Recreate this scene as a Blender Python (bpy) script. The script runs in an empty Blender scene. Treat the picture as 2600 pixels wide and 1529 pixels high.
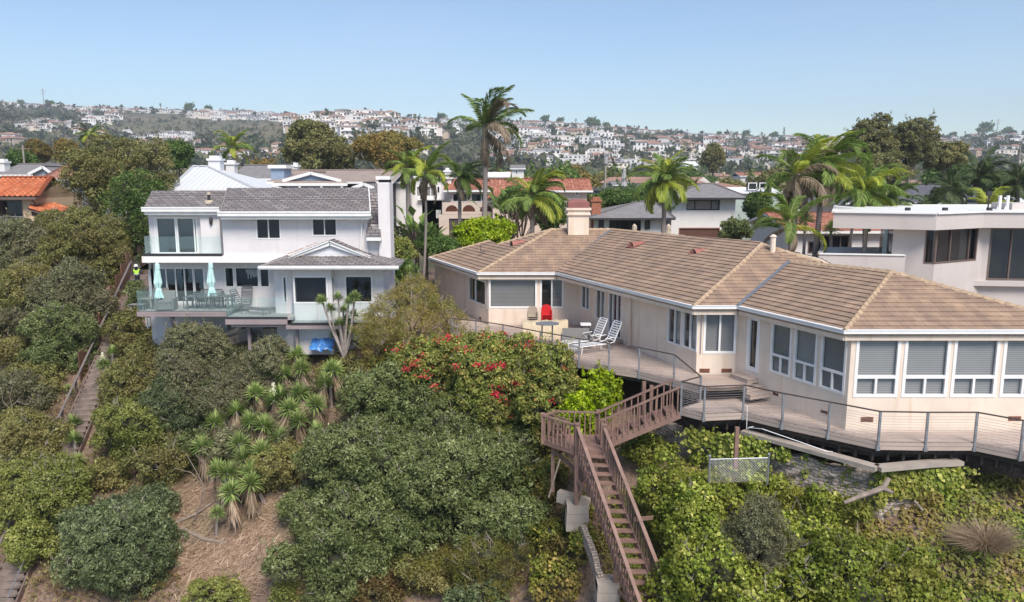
import bpy, math, random
import numpy as np
from mathutils import Vector
R = math.radians
rnd = random.Random(7)
sc = bpy.context.scene
# ---------------------------------------------------------------- camera, sky, sun, exposure
FP = 1950.0; CX = 1300.0; CY = 764.5; HORIZON = 455.0
PITCH = math.atan((CY-HORIZON)/FP)
cam = bpy.data.objects.new('camera', bpy.data.cameras.new('camera'))
sc.collection.objects.link(cam); sc.camera = cam
cam.data.sensor_width = 36; cam.data.lens = 36*FP/2600
cam.data.clip_start = 0.5; cam.data.clip_end = 20000
cam.location = (0, 0, 0); cam.rotation_euler = (math.pi/2-PITCH, 0, 0)
SUN_EL, SUN_AZ = 50, 158            # azimuth clockwise from +Y: behind the camera, a little to the right
w = bpy.data.worlds.new('World'); sc.world = w; w.use_nodes = True
nt = w.node_tree; bg = nt.nodes['Background']
sky = nt.nodes.new('ShaderNodeTexSky'); sky.sky_type = 'NISHITA'; sky.sun_disc = False
sky.sun_elevation = R(SUN_EL); sky.sun_rotation = R(SUN_AZ)
sky.air_density = 1.0; sky.dust_density = .4; sky.ozone_density = 3.2; sky.altitude = 50
tcw = nt.nodes.new('ShaderNodeTexCoord'); mpw = nt.nodes.new('ShaderNodeMapping'); mpw.inputs['Scale'].default_value = (1, 1, 5)
nzw = nt.nodes.new('ShaderNodeTexNoise'); nzw.inputs['Scale'].default_value = 1.6; nzw.inputs['Detail'].default_value = 5
mrw = nt.nodes.new('ShaderNodeMapRange'); mrw.inputs['From Min'].default_value = .45; mrw.inputs['From Max'].default_value = .75; mrw.inputs['To Max'].default_value = .1
mxw = nt.nodes.new('ShaderNodeMix'); mxw.data_type = 'RGBA'; mxw.inputs[7].default_value = (6.2, 6.0, 6.3, 1)      # thin high cloud
nt.links.new(tcw.outputs['Generated'], mpw.inputs[0]); nt.links.new(mpw.outputs[0], nzw.inputs['Vector']); nt.links.new(nzw.outputs[0], mrw.inputs[0])
nt.links.new(mrw.outputs[0], mxw.inputs[0]); nt.links.new(sky.outputs[0], mxw.inputs[6]); nt.links.new(mxw.outputs[2], bg.inputs[0]); bg.inputs[1].default_value = 0.112
sun = bpy.data.objects.new('sun', bpy.data.lights.new('sun', 'SUN')); sc.collection.objects.link(sun)
sun.data.energy = 3.6; sun.data.angle = R(26); sun.data.color = (1, .92, .83)
sdir = Vector((math.sin(R(SUN_AZ))*math.cos(R(SUN_EL)), math.cos(R(SUN_AZ))*math.cos(R(SUN_EL)), math.sin(R(SUN_EL))))
sun.rotation_euler = sdir.to_track_quat('Z', 'Y').to_euler(); sun.location = (0, 0, 60)
sc.view_settings.view_transform = 'Standard'; sc.view_settings.look = 'None'
sc.view_settings.exposure = 0.52; sc.view_settings.gamma = 1
sc.cycles.max_bounces = 6; sc.cycles.diffuse_bounces = 3; sc.cycles.transparent_max_bounces = 12
sc.cycles.glossy_bounces = 3; sc.cycles.transmission_bounces = 4; sc.cycles.volume_bounces = 0
sc.cycles.use_denoising = True
# ---------------------------------------------------------------- picture geometry
sp, cp = math.sin(PITCH), math.cos(PITCH)
def ray(px, py):                      # direction with y = 1
    u = (px-CX)/FP; v = (CY-py)/FP; d = cp+v*sp
    return Vector((u/d, 1.0, (-sp+v*cp)/d))
def at(px, py, Y): return ray(px, py)*Y
def on(px, py, drop):                 # point of that pixel on the level plane z = -drop
    r = ray(px, py); return r*(-drop/r.z)
def zoomer(ox, oy, s): return lambda x, y: (ox+x/s, oy+y/s)
z1 = zoomer(340, 440, 3.3686); z2 = zoomer(1060, 560, 3.3686); z3 = zoomer(1700, 560, 2.6)
z4 = zoomer(1360, 920, 2.433); z5 = zoomer(0, 200, 2.8); z6 = zoomer(900, 200, 2.8)
z7 = zoomer(1700, 260, 2.8); z8 = zoomer(0, 560, 3.3686); z9 = zoomer(0, 1000, 2.8)
z11 = zoomer(1900, 1000, 2.801); z12 = zoomer(340, 640, 6.175); z13 = zoomer(660, 600, 5.7)
# ---------------------------------------------------------------- objects
COL = sc.collection; ORG = {}
def setp(o, label=None, cat=None, group=None, kind=None):
    if label: o['label'] = label
    if cat: o['category'] = cat
    if group: o['group'] = group
    if kind: o['kind'] = kind
    return o
def empty(name, loc, label=None, cat=None, group=None):
    o = bpy.data.objects.new(name, None); COL.objects.link(o); o.location = loc
    o.empty_display_size = .3; ORG[o.name] = Vector(loc)
    return setp(o, label, cat, group)
def children(o): return [c for c in bpy.data.objects if c.parent == o]
def copy_tree(o, parent=None, kids=None):
    if kids is None:
        kids = {}
        for c in bpy.data.objects:
            if c.parent: kids.setdefault(c.parent.name, []).append(c)
    c = o.copy(); COL.objects.link(c); c.parent = parent
    ORG[c.name] = ORG.get(o.name, Vector((0, 0, 0)))
    for ch in kids.get(o.name, []): copy_tree(ch, c, kids)
    return c
class Proto:                          # first placing moves the thing itself, later ones are copies
    def __init__(s, o):
        s.o = o; s.used = False
        s.kids = {}
        def rec(p):
            for c in children(p): s.kids.setdefault(p.name, []).append(c); rec(c)
        rec(o)
    def place(s, loc, rot=0, scale=1, label=None, group=None, cat=None, tilt=None):
        o = copy_tree(s.o, None, s.kids) if s.used else s.o
        s.used = True
        o.location = loc; o.rotation_euler = (tilt[0] if tilt else 0, tilt[1] if tilt else 0, rot)
        o.scale = scale if hasattr(scale, '__len__') else (scale,)*3
        return setp(o, label, cat, group)
class MB:
    def __init__(s): s.v = []; s.f = []; s.m = []; s.uv = []
    def poly(s, pts, m=0, uv=None):
        n = len(s.v); s.v += [tuple(p) for p in pts]; s.f.append(tuple(range(n, n+len(pts)))); s.m.append(m)
        s.uv += uv if uv else [(0, 0)]*len(pts)
    def obox(s, o, ex, ey, ez, m=0):
        o = Vector(o); ex = Vector(ex); ey = Vector(ey); ez = Vector(ez)
        if ex.cross(ey).dot(ez) < 0: ex, ey = ey, ex
        p = [o, o+ex, o+ex+ey, o+ey, o+ez, o+ex+ez, o+ex+ey+ez, o+ey+ez]
        L = (ex.length, ey.length, ez.length)
        for q, a, b in (((0, 3, 2, 1), 1, 0), ((4, 5, 6, 7), 0, 1), ((0, 1, 5, 4), 0, 2), ((1, 2, 6, 5), 1, 2), ((2, 3, 7, 6), 0, 2), ((3, 0, 4, 7), 1, 2)):
            s.poly([p[i] for i in q], m, [(0, 0), (L[a], 0), (L[a], L[b]), (0, L[b])])
    def box(s, a, b, m=0):
        a2 = Vector([min(a[i], b[i]) for i in range(3)]); b2 = Vector([max(a[i], b[i]) for i in range(3)])
        d = b2-a2; s.obox(a2, (d.x, 0, 0), (0, d.y, 0), (0, 0, d.z), m)
    def bar(s, p, q, wd, h, m=0, up=(0, 0, 1), lift=0):
        p = Vector(p); q = Vector(q); d = q-p
        if d.length < 1e-6: return
        up = Vector(up)
        if abs(d.normalized().dot(up)) > .98: up = Vector((0, 1, 0))
        x = d.cross(up).normalized(); z = x.cross(d).normalized()
        s.obox(p-x*wd/2-z*h/2+z*lift, d, x*wd, z*h, m)
    def tube(s, pts, r, n=6, m=0, cap=True):
        pts = [Vector(p) for p in pts]; rr = r if hasattr(r, '__len__') else [r]*len(pts)
        rings = []; base = len(s.v)
        up = Vector((0, 0, 1))
        for i, p in enumerate(pts):
            d = (pts[min(i+1, len(pts)-1)]-pts[max(i-1, 0)]).normalized()
            a = d.cross(up if abs(d.z) < .95 else Vector((1, 0, 0))).normalized(); b = a.cross(d)
            if i and a.dot(pa) < 0: a = -a; b = -b
            pa = a
            for k in range(n):
                t = 2*math.pi*k/n; s.v.append(tuple(p+(a*math.cos(t)+b*math.sin(t))*rr[i]))
        for i in range(len(pts)-1):
            for k in range(n):
                a0 = base+i*n+k; a1 = base+i*n+(k+1) % n
                s.f.append((a0, a1, a1+n, a0+n)); s.m.append(m); s.uv += [(0, 0)]*4
        if cap:
            s.f.append(tuple(base+k for k in range(n))[::-1]); s.m.append(m); s.uv += [(0, 0)]*n
            s.f.append(tuple(base+(len(pts)-1)*n+k for k in range(n))); s.m.append(m); s.uv += [(0, 0)]*n
    def lathe(s, c, prof, n=12, m=0):
        s.tube([Vector(c)+Vector((0, 0, z)) for r, z in prof], [max(r, .002) for r, z in prof], n, m)
    def prism(s, poly, d, m=0):        # extrude a polygon by vector d
        d = Vector(d); a = [Vector(p) for p in poly]; b = [p+d for p in a]
        nn = Vector((0, 0, 0))
        for i in range(len(a)): nn += a[i].cross(a[(i+1) % len(a)])
        if nn.dot(d) > 0: a, b = b, a
        # a faces -d side outward
        s.poly(a, m, [(p.x, p.y) for p in a]); s.poly(b[::-1], m, [(p.x, p.y) for p in b[::-1]])
        n = len(a)
        for i in range(n):
            j = (i+1) % n; s.poly([a[j], a[i], b[i], b[j]], m)
    def build(s, name, mats, parent=None, loc=None, smooth=False):
        org = ORG[parent.name] if parent else Vector(loc or (0, 0, 0))
        me = bpy.data.meshes.new(name); me.from_pydata([(a-org.x, b-org.y, c-org.z) for a, b, c in s.v], [], s.f)
        if not hasattr(mats, '__len__'): mats = [mats]
        for x in mats: me.materials.append(x)
        me.polygons.foreach_set('material_index', s.m)
        uvl = me.uv_layers.new(name='UVMap')
        uvl.data.foreach_set('uv', np.array(s.uv, dtype=np.float32).ravel())
        if smooth: me.polygons.foreach_set('use_smooth', [True]*len(s.f))
        me.update()
        o = bpy.data.objects.new(name, me); COL.objects.link(o)
        ORG[o.name] = org
        if parent: o.parent = parent
        else: o.location = org
        return o
# ---------------------------------------------------------------- materials
def newmat(name):
    m = bpy.data.materials.new(name); m.use_nodes = True
    return m, m.node_tree, m.node_tree.nodes['Principled BSDF']
def N(t, k, **kw):
    n = t.nodes.new('ShaderNode'+k)
    for a, b in kw.items(): setattr(n, a, b)
    return n
def L(t, a, b): t.links.new(a, b)
def sh(c, k): return tuple(min(1, x*k) for x in c[:3])+(1,)
def noise(t, scale, coord='Object', detail=4, vec=None, stretch=None):
    tc = N(t, 'TexCoord'); n = N(t, 'TexNoise'); n.inputs['Scale'].default_value = scale; n.inputs['Detail'].default_value = detail
    src = tc.outputs[coord]
    if stretch:
        mp = N(t, 'Mapping'); mp.inputs['Scale'].default_value = stretch; L(t, src, mp.inputs[0]); src = mp.outputs[0]
    L(t, src, n.inputs['Vector']); return n
def mixc(t, fac, a, b, mode='MIX'):
    m = N(t, 'Mix', data_type='RGBA', blend_type=mode)
    for sock, val in ((m.inputs[0], fac), (m.inputs[6], a), (m.inputs[7], b)):
        if hasattr(val, 'links'): L(t, val, sock)
        elif isinstance(val, (int, float)): sock.default_value = val
        else: sock.default_value = tuple(val[:3])+(1,)
    return m.outputs[2]
def ramp(t, fac, stops):
    r = N(t, 'ValToRGB'); e = r.color_ramp.elements
    while len(e) < len(stops): e.new(.5)
    for k, (p, c) in enumerate(stops): e[k].position = p; e[k].color = tuple(c[:3])+(1,)
    L(t, fac, r.inputs[0]); return r.outputs[0]
def bump(t, bs, h, strength=.3, dist=.02):
    b = N(t, 'Bump'); b.inputs['Strength'].default_value = strength; b.inputs['Distance'].default_value = dist
    L(t, h, b.inputs['Height']); L(t, b.outputs[0], bs.inputs['Normal'])
def mat(name, c, rough=.8, var=.12, scale=2.5, bmp=0, bscale=40, metal=0, stain=None, stain_scale=1.2, streak=False, coat=0, sstretch=.35):
    m, t, b = newmat(name)
    b.inputs['Roughness'].default_value = rough; b.inputs['Metallic'].default_value = metal
    b.inputs['Coat Weight'].default_value = coat
    n = noise(t, scale, stretch=(1, 1, .25) if streak else None)
    f = ramp(t, n.outputs[0], [(.3, (0, 0, 0)), (.7, (1, 1, 1))])
    col = mixc(t, f, sh(c, 1-var), sh(c, 1+var))
    if stain:
        n2 = noise(t, stain_scale, detail=8, stretch=(1, 1, sstretch)); f2 = ramp(t, n2.outputs[0], [(.55, (0, 0, 0)), (.75, (.7, .7, .7))])
        col = mixc(t, f2, col, stain)
    L(t, col, b.inputs['Base Color'])
    if bmp:
        n3 = noise(t, bscale, detail=6); bump(t, b, n3.outputs[0], bmp, .01)
    return m
M = {}
M['white_paint'] = mat('white_paint', (.78, .77, .75), .5, .05)
M['stucco_grey'] = mat('stucco_grey', (.70, .665, .66), .9, .05, 1.5, .5, 60, stain=(.60, .565, .55), stain_scale=3.0, sstretch=.12)
M['stucco_tan'] = mat('stucco_tan', (.74, .62, .51), .9, .07, 1.2, .5, 60, stain=(.60, .44, .31), stain_scale=3.0, sstretch=.1)
M['stucco_white'] = mat('stucco_white', (.70, .67, .65), .9, .05, 1.2, .4, 60)
M['stucco_modern'] = mat('stucco_modern', (.53, .48, .45), .9, .06, .6, .5, 50, stain=(.46, .41, .38))
M['stucco_cream'] = mat('stucco_cream', (.62, .46, .31), .9, .08, 1, .4, 50)
M['stucco_pink'] = mat('stucco_pink', (.62, .50, .42), .9, .07, 1, .4, 50)
M['concrete'] = mat('concrete', (.36, .31, .265), .9, .15, 1.5, .5, 30, stain=(.26, .23, .2))
M['band_white'] = mat('band_white', (.82, .80, .78), .6, .04, 2)
M['rusty_fascia'] = mat('rusty_fascia', (.82, .78, .75), .6, .04, 2, stain=(.55, .2, .08), stain_scale=2.2)
M['dark_trim'] = mat('dark_trim', (.03, .028, .03), .5, .1)
M['deck_fascia'] = mat('deck_fascia', (.30, .24, .24), .7, .1, 1, streak=False)
M['red_wood'] = mat('red_wood', (.23, .14, .11), .65, .2, 3, .3, 20, stain=(.17, .09, .075))
M['old_wood'] = mat('old_wood', (.22, .17, .145), .85, .25, 3, .5, 20, stain=(.09, .07, .06))
M['rail_wood'] = mat('rail_wood', (.17, .115, .095), .8, .3, 3, .4, 20)
M['dark_wood'] = mat('dark_wood', (.05, .038, .032), .85, .3, 3, .4, 20)
M['steel'] = mat('steel', (.30, .31, .33), .45, .2, 5, metal=.6)
M['rail_top'] = mat('rail_top', (.08, .06, .055), .55, .2, 4)
M['cable'] = mat('cable', (.42, .41, .42), .4, .1, 3, metal=.6)
M['white_metal'] = mat('white_metal', (.8, .8, .8), .35, .03)
M['grey_metal'] = mat('grey_metal', (.12, .125, .13), .45, .1)
M['wicker'] = mat('wicker', (.22, .21, .2), .85, .25, 20, .6, 60)
M['aqua_cloth'] = mat('aqua_cloth', (.50, .72, .69), .9, .1, 4)
M['cream_cloth'] = mat('cream_cloth', (.58, .48, .33), .9, .12, 3, .3, 8)
M['beige_cloth'] = mat('beige_cloth', (.5, .42, .32), .9, .1, 3)
M['grey_cloth'] = mat('grey_cloth', (.36, .35, .35), .9, .1, 3)
M['blue_tarp'] = mat('blue_tarp', (.06, .22, .55), .4, .35, 5, .8, 10)
M['red_plastic'] = mat('red_plastic', (.55, .02, .025), .35, .1)
M['tan_plastic'] = mat('tan_plastic', (.38, .31, .24), .45, .1)
M['brick'] = mat('brick', (.34, .13, .075), .9, .25, 4, .4, 20)
M['terracotta_metal'] = mat('terracotta_metal', (.32, .12, .09), .6, .15, 2)
M['copper_cap'] = mat('copper_cap', (.25, .1, .085), .6, .15, 2)
M['blue_siding'] = mat('blue_siding', (.24, .31, .42), .8, .08)
M['green_siding'] = mat('green_siding', (.38, .44, .40), .8, .08)
M['grey_siding'] = mat('grey_siding', (.33, .34, .37), .8, .08)
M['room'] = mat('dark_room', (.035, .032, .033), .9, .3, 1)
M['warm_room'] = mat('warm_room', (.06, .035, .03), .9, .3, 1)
M['brown_frame'] = mat('brown_frame', (.14, .10, .085), .5, .1)
M['garage_brown'] = mat('garage_brown', (.10, .065, .06), .7, .1)
M['bark'] = mat('bark', (.19, .14, .11), .95, .3, 4, .6, 20)
M['pale_bark'] = mat('pale_bark', (.33, .28, .25), .95, .25, 4, .5, 20)
M['twig'] = mat('twig', (.05, .05, .028), .95, .35, 3)  # solid crown cores, coloured dark as the shade between leaf clumps
M['deadwood'] = mat('deadwood', (.25, .20, .165), .95, .3, 4)
M['skin'] = mat('skin', (.45, .27, .2), .6, .05)
M['vest'] = mat('vest', (.45, .75, .05), .7, .08)
M['reflect'] = mat('reflective_band', (.7, .7, .72), .3, .03)
M['navy'] = mat('navy_cloth', (.02, .025, .04), .9, .2)
M['helmet'] = mat('helmet', (.8, .8, .78), .3, .02)
M['stone'] = None
M['flower_red'] = mat('flower_red', (.55, .015, .05), .7, .3, 8)
M['flower_white'] = mat('flower_white', (.85, .82, .62), .7, .05)
M['gravel_roof'] = mat('gravel_roof', (.5, .48, .45), .9, .1)
M['hanging'] = mat('lace', (.75, .75, .72), .9, .05)
def banded(name, c, c2, per, axis='Z', rough=.7, width=.2, soft=.1):
    m, t, b = newmat(name); tc = N(t, 'TexCoord'); sx = N(t, 'SeparateXYZ'); L(t, tc.outputs['Object'], sx.inputs[0])
    a = N(t, 'Math', operation='DIVIDE'); L(t, sx.outputs[axis], a.inputs[0]); a.inputs[1].default_value = per
    f = N(t, 'Math', operation='FRACT'); L(t, a.outputs[0], f.inputs[0])
    col = ramp(t, f.outputs[0], [(0, c2), (width, c2), (min(.98, width+soft), c), (1, c)])
    n = noise(t, 1.5); col = mixc(t, .25, col, mixc(t, n.outputs[0], sh(c, .7), sh(c, 1.25)))
    L(t, col, b.inputs['Base Color']); b.inputs['Roughness'].default_value = rough
    return m
M['blind'] = banded('window_blind', (.44, .425, .41), (.22, .215, .21), .075, rough=.8, width=.3, soft=.3)
M['blind_light'] = banded('light_blind', (.60, .575, .55), (.33, .32, .31), .075, rough=.8, width=.3, soft=.3)
M['siding_white'] = banded('white_siding', (.72, .72, .73), (.5, .5, .52), .18, width=.1)
M['garage_red'] = banded('garage_red', (.28, .12, .08), (.17, .07, .05), .2, width=.15)
M['garage_dark'] = banded('garage_dark', (.085, .06, .058), (.04, .03, .03), .35, width=.12)
M['fence_brown'] = banded('fence_brown', (.22, .11, .07), (.08, .04, .03), .14, axis='X', width=.15)
M['fence_rust'] = banded('fence_rust', (.20, .10, .06), (.08, .04, .03), .14, axis='Y', width=.15)
def stonemat():
    m, t, b = newmat('stone'); tc = N(t, 'TexCoord'); br = N(t, 'TexBrick'); br.offset = .5; n = noise(t, 2.5, detail=6)
    mp = N(t, 'VectorMath', operation='MULTIPLY_ADD'); L(t, n.outputs[0], mp.inputs[0]); mp.inputs[1].default_value = (.25, .16, 0); L(t, tc.outputs['UV'], mp.inputs[2])
    br.inputs['Scale'].default_value = 1; br.inputs['Brick Width'].default_value = .42; br.inputs['Row Height'].default_value = .11; br.inputs['Mortar Size'].default_value = .014; br.inputs['Mortar Smooth'].default_value = .6
    br.inputs['Color1'].default_value = (.33, .27, .225, 1); br.inputs['Color2'].default_value = (.45, .38, .32, 1); br.inputs['Mortar'].default_value = (.20, .165, .135, 1); L(t, mp.outputs[0], br.inputs['Vector'])
    n2 = noise(t, 9, detail=8); col = mixc(t, .5, br.outputs[0], mixc(t, 1.0, br.outputs[0], ramp(t, n2.outputs[0], [(.3, (.45, .45, .45)), (.7, (1.5, 1.5, 1.5))]), 'MULTIPLY')); L(t, col, b.inputs['Base Color']); b.inputs['Roughness'].default_value = .95
    inv = N(t, 'Math', operation='SUBTRACT'); L(t, n2.outputs[0], inv.inputs[0]); L(t, br.outputs['Fac'], inv.inputs[1]); bump(t, b, inv.outputs[0], 1, .06); return m
M['stone'] = stonemat()
def roofmat(name, stops, bw, bh, mortar=.012, mcol=(.06, .045, .04), bmp=.5, stain=None, sscale=.5, offset=.5, streaks=None):
    m, t, b = newmat(name); tc = N(t, 'TexCoord'); br = N(t, 'TexBrick')
    br.inputs['Scale'].default_value = 1; br.inputs['Brick Width'].default_value = bw; br.inputs['Row Height'].default_value = bh
    br.inputs['Mortar Size'].default_value = mortar; br.inputs['Mortar Smooth'].default_value = .3; br.offset = offset
    br.inputs['Color1'].default_value = (0, 0, 0, 1); br.inputs['Color2'].default_value = (1, 1, 1, 1); br.inputs['Mortar'].default_value = (.5, .5, .5, 1)
    L(t, tc.outputs['UV'], br.inputs['Vector'])
    col = ramp(t, br.outputs['Color'], stops)
    n = N(t, 'TexNoise'); n.inputs['Scale'].default_value = sscale; n.inputs['Detail'].default_value = 8
    mp = N(t, 'Mapping'); mp.inputs['Scale'].default_value = streaks or (1, 1, 1); L(t, tc.outputs['UV'], mp.inputs[0]); L(t, mp.outputs[0], n.inputs['Vector'])
    if stain:
        f = ramp(t, n.outputs[0], [(.42, (0, 0, 0)), (.66, (.75, .75, .75))]); col = mixc(t, f, col, stain)
    col = mixc(t, br.outputs['Fac'], col, mcol)
    L(t, col, b.inputs['Base Color']); b.inputs['Roughness'].default_value = .92
    inv = N(t, 'Math', operation='SUBTRACT'); inv.inputs[0].default_value = 1; L(t, br.outputs['Fac'], inv.inputs[1])
    bump(t, b, inv.outputs[0], bmp, .02)
    return m
M['tan_tile'] = roofmat('tan_tile', [(0, (.30, .20, .135)), (.35, (.365, .25, .17)), (.6, (.33, .225, .155)), (1, (.42, .29, .195))], .42, .33, .006, (.10, .075, .055), .3, stain=(.21, .15, .115), sscale=1.6, streaks=(1, .35, 1))
M['tan_cap'] = mat('tan_cap', (.40, .29, .19), .9, .2, 5, .3, 20)
M['grey_shingle'] = roofmat('grey_shingle', [(0, (.17, .155, .155)), (.5, (.24, .215, .21)), (1, (.30, .27, .26))], .46, .27, .028, (.085, .075, .075), 1, stain=(.2, .17, .165), sscale=.6)
M['grey_cap'] = mat('grey_cap', (.24, .215, .21), .9, .15, 5)
M['brown_shingle'] = roofmat('brown_shingle', [(0, (.30, .24, .20)), (1, (.38, .30, .25))], .4, .25, .012, (.2, .15, .13), .4, stain=(.28, .22, .19))
M['far_grey_roof'] = roofmat('far_grey_roof', [(0, (.19, .18, .18)), (1, (.25, .24, .235))], .4, .25, .012, (.13, .12, .12), .4)
M['dark_roof'] = roofmat('dark_roof', [(0, (.09, .09, .105)), (1, (.13, .13, .145))], .4, .25, .012, (.06, .06, .07), .4)
M['metal_roof'] = roofmat('metal_roof', [(0, (.58, .60, .62)), (1, (.62, .64, .66))], .45, 60, .03, (.42, .44, .46), 1, offset=0)
def tilemat(name, a, b_, c):
    m, t, b = newmat(name); tc = N(t, 'TexCoord'); br = N(t, 'TexBrick'); br.offset = 0
    br.inputs['Scale'].default_value = 1; br.inputs['Brick Width'].default_value = .3; br.inputs['Row Height'].default_value = .38
    br.inputs['Mortar Size'].default_value = .02; br.inputs['Mortar Smooth'].default_value = .5
    br.inputs['Color1'].default_value = (0, 0, 0, 1); br.inputs['Color2'].default_value = (1, 1, 1, 1); br.inputs['Mortar'].default_value = (.5, .5, .5, 1)
    L(t, tc.outputs['UV'], br.inputs['Vector'])
    col = ramp(t, br.outputs['Color'], [(0, a), (.5, b_), (1, c)]); n = noise(t, .6, detail=6)
    col = mixc(t, ramp(t, n.outputs[0], [(.4, (0, 0, 0)), (.7, (.5, .5, .5))]), col, sh(a, .7))
    col = mixc(t, br.outputs['Fac'], col, sh(a, .5))
    L(t, col, b.inputs['Base Color']); b.inputs['Roughness'].default_value = .85
    return m
M['orange_tile'] = tilemat('orange_tile', (.50, .13, .05), (.58, .17, .07), (.66, .24, .11))
M['red_tile'] = tilemat('red_tile', (.30, .10, .06), (.40, .15, .09), (.50, .24, .16))
M['brown_tile'] = tilemat('brown_tile', (.30, .13, .09), (.35, .16, .11), (.42, .22, .16))
def deckmat(name, c, bw, rot=0):
    m, t, b = newmat(name); tc = N(t, 'TexCoord'); mp = N(t, 'Mapping'); mp.inputs['Rotation'].default_value = (0, 0, rot)
    L(t, tc.outputs['UV'], mp.inputs[0]); br = N(t, 'TexBrick'); br.inputs['Scale'].default_value = 1
    br.inputs['Brick Width'].default_value = 3.2; br.inputs['Row Height'].default_value = bw; br.inputs['Mortar Size'].default_value = .008
    br.inputs['Color1'].default_value = sh(c, .82); br.inputs['Color2'].default_value = sh(c, 1.12); br.inputs['Mortar'].default_value = sh(c, .25)
    L(t, mp.outputs[0], br.inputs['Vector']); n = noise(t, .9, detail=8)
    col = mixc(t, ramp(t, n.outputs[0], [(.45, (0, 0, 0)), (.75, (.6, .6, .6))]), br.outputs[0], sh(c, .6))
    L(t, col, b.inputs['Base Color']); b.inputs['Roughness'].default_value = .85
    return m
M['deck_boards'] = deckmat('deck_boards', (.46, .36, .30), .14, R(20))
M['deck_boards2'] = deckmat('deck_boards2', (.50, .40, .34), .14, 0)
M['deck_grey'] = deckmat('deck_grey', (.42, .41, .39), .14, R(90))
def glassmat(name, refl, tint=(1, 1, 1), diff=0, dcol=(.5, .7, .68), frn=True):
    m, t, b = newmat(name); t.nodes.remove(b); out = t.nodes['Material Output']
    tr = N(t, 'BsdfTransparent'); tr.inputs[0].default_value = tuple(tint)+(1,)
    gl = N(t, 'BsdfGlossy'); gl.inputs[0].default_value = (.62, .66, .70, 1); gl.inputs['Roughness'].default_value = .03
    mx = N(t, 'MixShader'); lw = N(t, 'LayerWeight'); lw.inputs[0].default_value = .12
    mr = N(t, 'MapRange'); L(t, lw.outputs['Facing'], mr.inputs[0]); mr.inputs['To Min'].default_value = refl; mr.inputs['To Max'].default_value = .6
    L(t, mr.outputs[0], mx.inputs[0]); L(t, tr.outputs[0], mx.inputs[1]); L(t, gl.outputs[0], mx.inputs[2])
    last = mx
    if diff:
        df = N(t, 'BsdfDiffuse'); df.inputs[0].default_value = tuple(dcol)+(1,); m2 = N(t, 'MixShader'); m2.inputs[0].default_value = diff
        L(t, mx.outputs[0], m2.inputs[1]); L(t, df.outputs[0], m2.inputs[2]); last = m2
    L(t, last.outputs[0], out.inputs[0]); return m
M['glass'] = glassmat('window_glass', .05, (.72, .74, .75))
M['glass_sea'] = glassmat('sea_reflecting_glass', .2, (.5, .52, .55))
M['glass_rail'] = glassmat('railing_glass', .05, (.86, .95, .94), .10, (.55, .72, .71))
def leafmat(name, stops, nscale=.5, nvar=.45, other=None, transl=.33, rough=.55):
    m, t, b = newmat(name); out = t.nodes['Material Output']
    a = N(t, 'Attribute'); a.attribute_name = 'tint'
    col = ramp(t, a.outputs['Fac'], stops)
    n = noise(t, nscale, detail=3)
    f = ramp(t, n.outputs[0], [(.38, (0, 0, 0)), (.62, (1, 1, 1))])
    if other: col = mixc(t, mixc(t, f, (0, 0, 0), (nvar,)*3), col, other)
    else: col = mixc(t, f, col, mixc(t, 1.0, col, (1-nvar*.6, 1-nvar*.5, 1-nvar*.6), 'MULTIPLY'))
    oi = N(t, 'ObjectInfo'); hv = N(t, 'HueSaturation'); hr = N(t, 'MapRange'); L(t, oi.outputs['Random'], hr.inputs[0])
    hr.inputs['To Min'].default_value = 1.08; hr.inputs['To Max'].default_value = 1.5; hv.inputs['Saturation'].default_value = 1.08; L(t, hr.outputs[0], hv.inputs['Value']); L(t, col, hv.inputs['Color'])
    L(t, hv.outputs[0], b.inputs['Base Color']); b.inputs['Roughness'].default_value = rough; b.inputs['Specular IOR Level'].default_value = .35
    tl = N(t, 'BsdfTranslucent'); L(t, hv.outputs[0], tl.inputs[0]); mx = N(t, 'MixShader'); mx.inputs[0].default_value = transl
    L(t, b.outputs[0], mx.inputs[1]); L(t, tl.outputs[0], mx.inputs[2]); L(t, mx.outputs[0], out.inputs[0])
    return m
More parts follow.
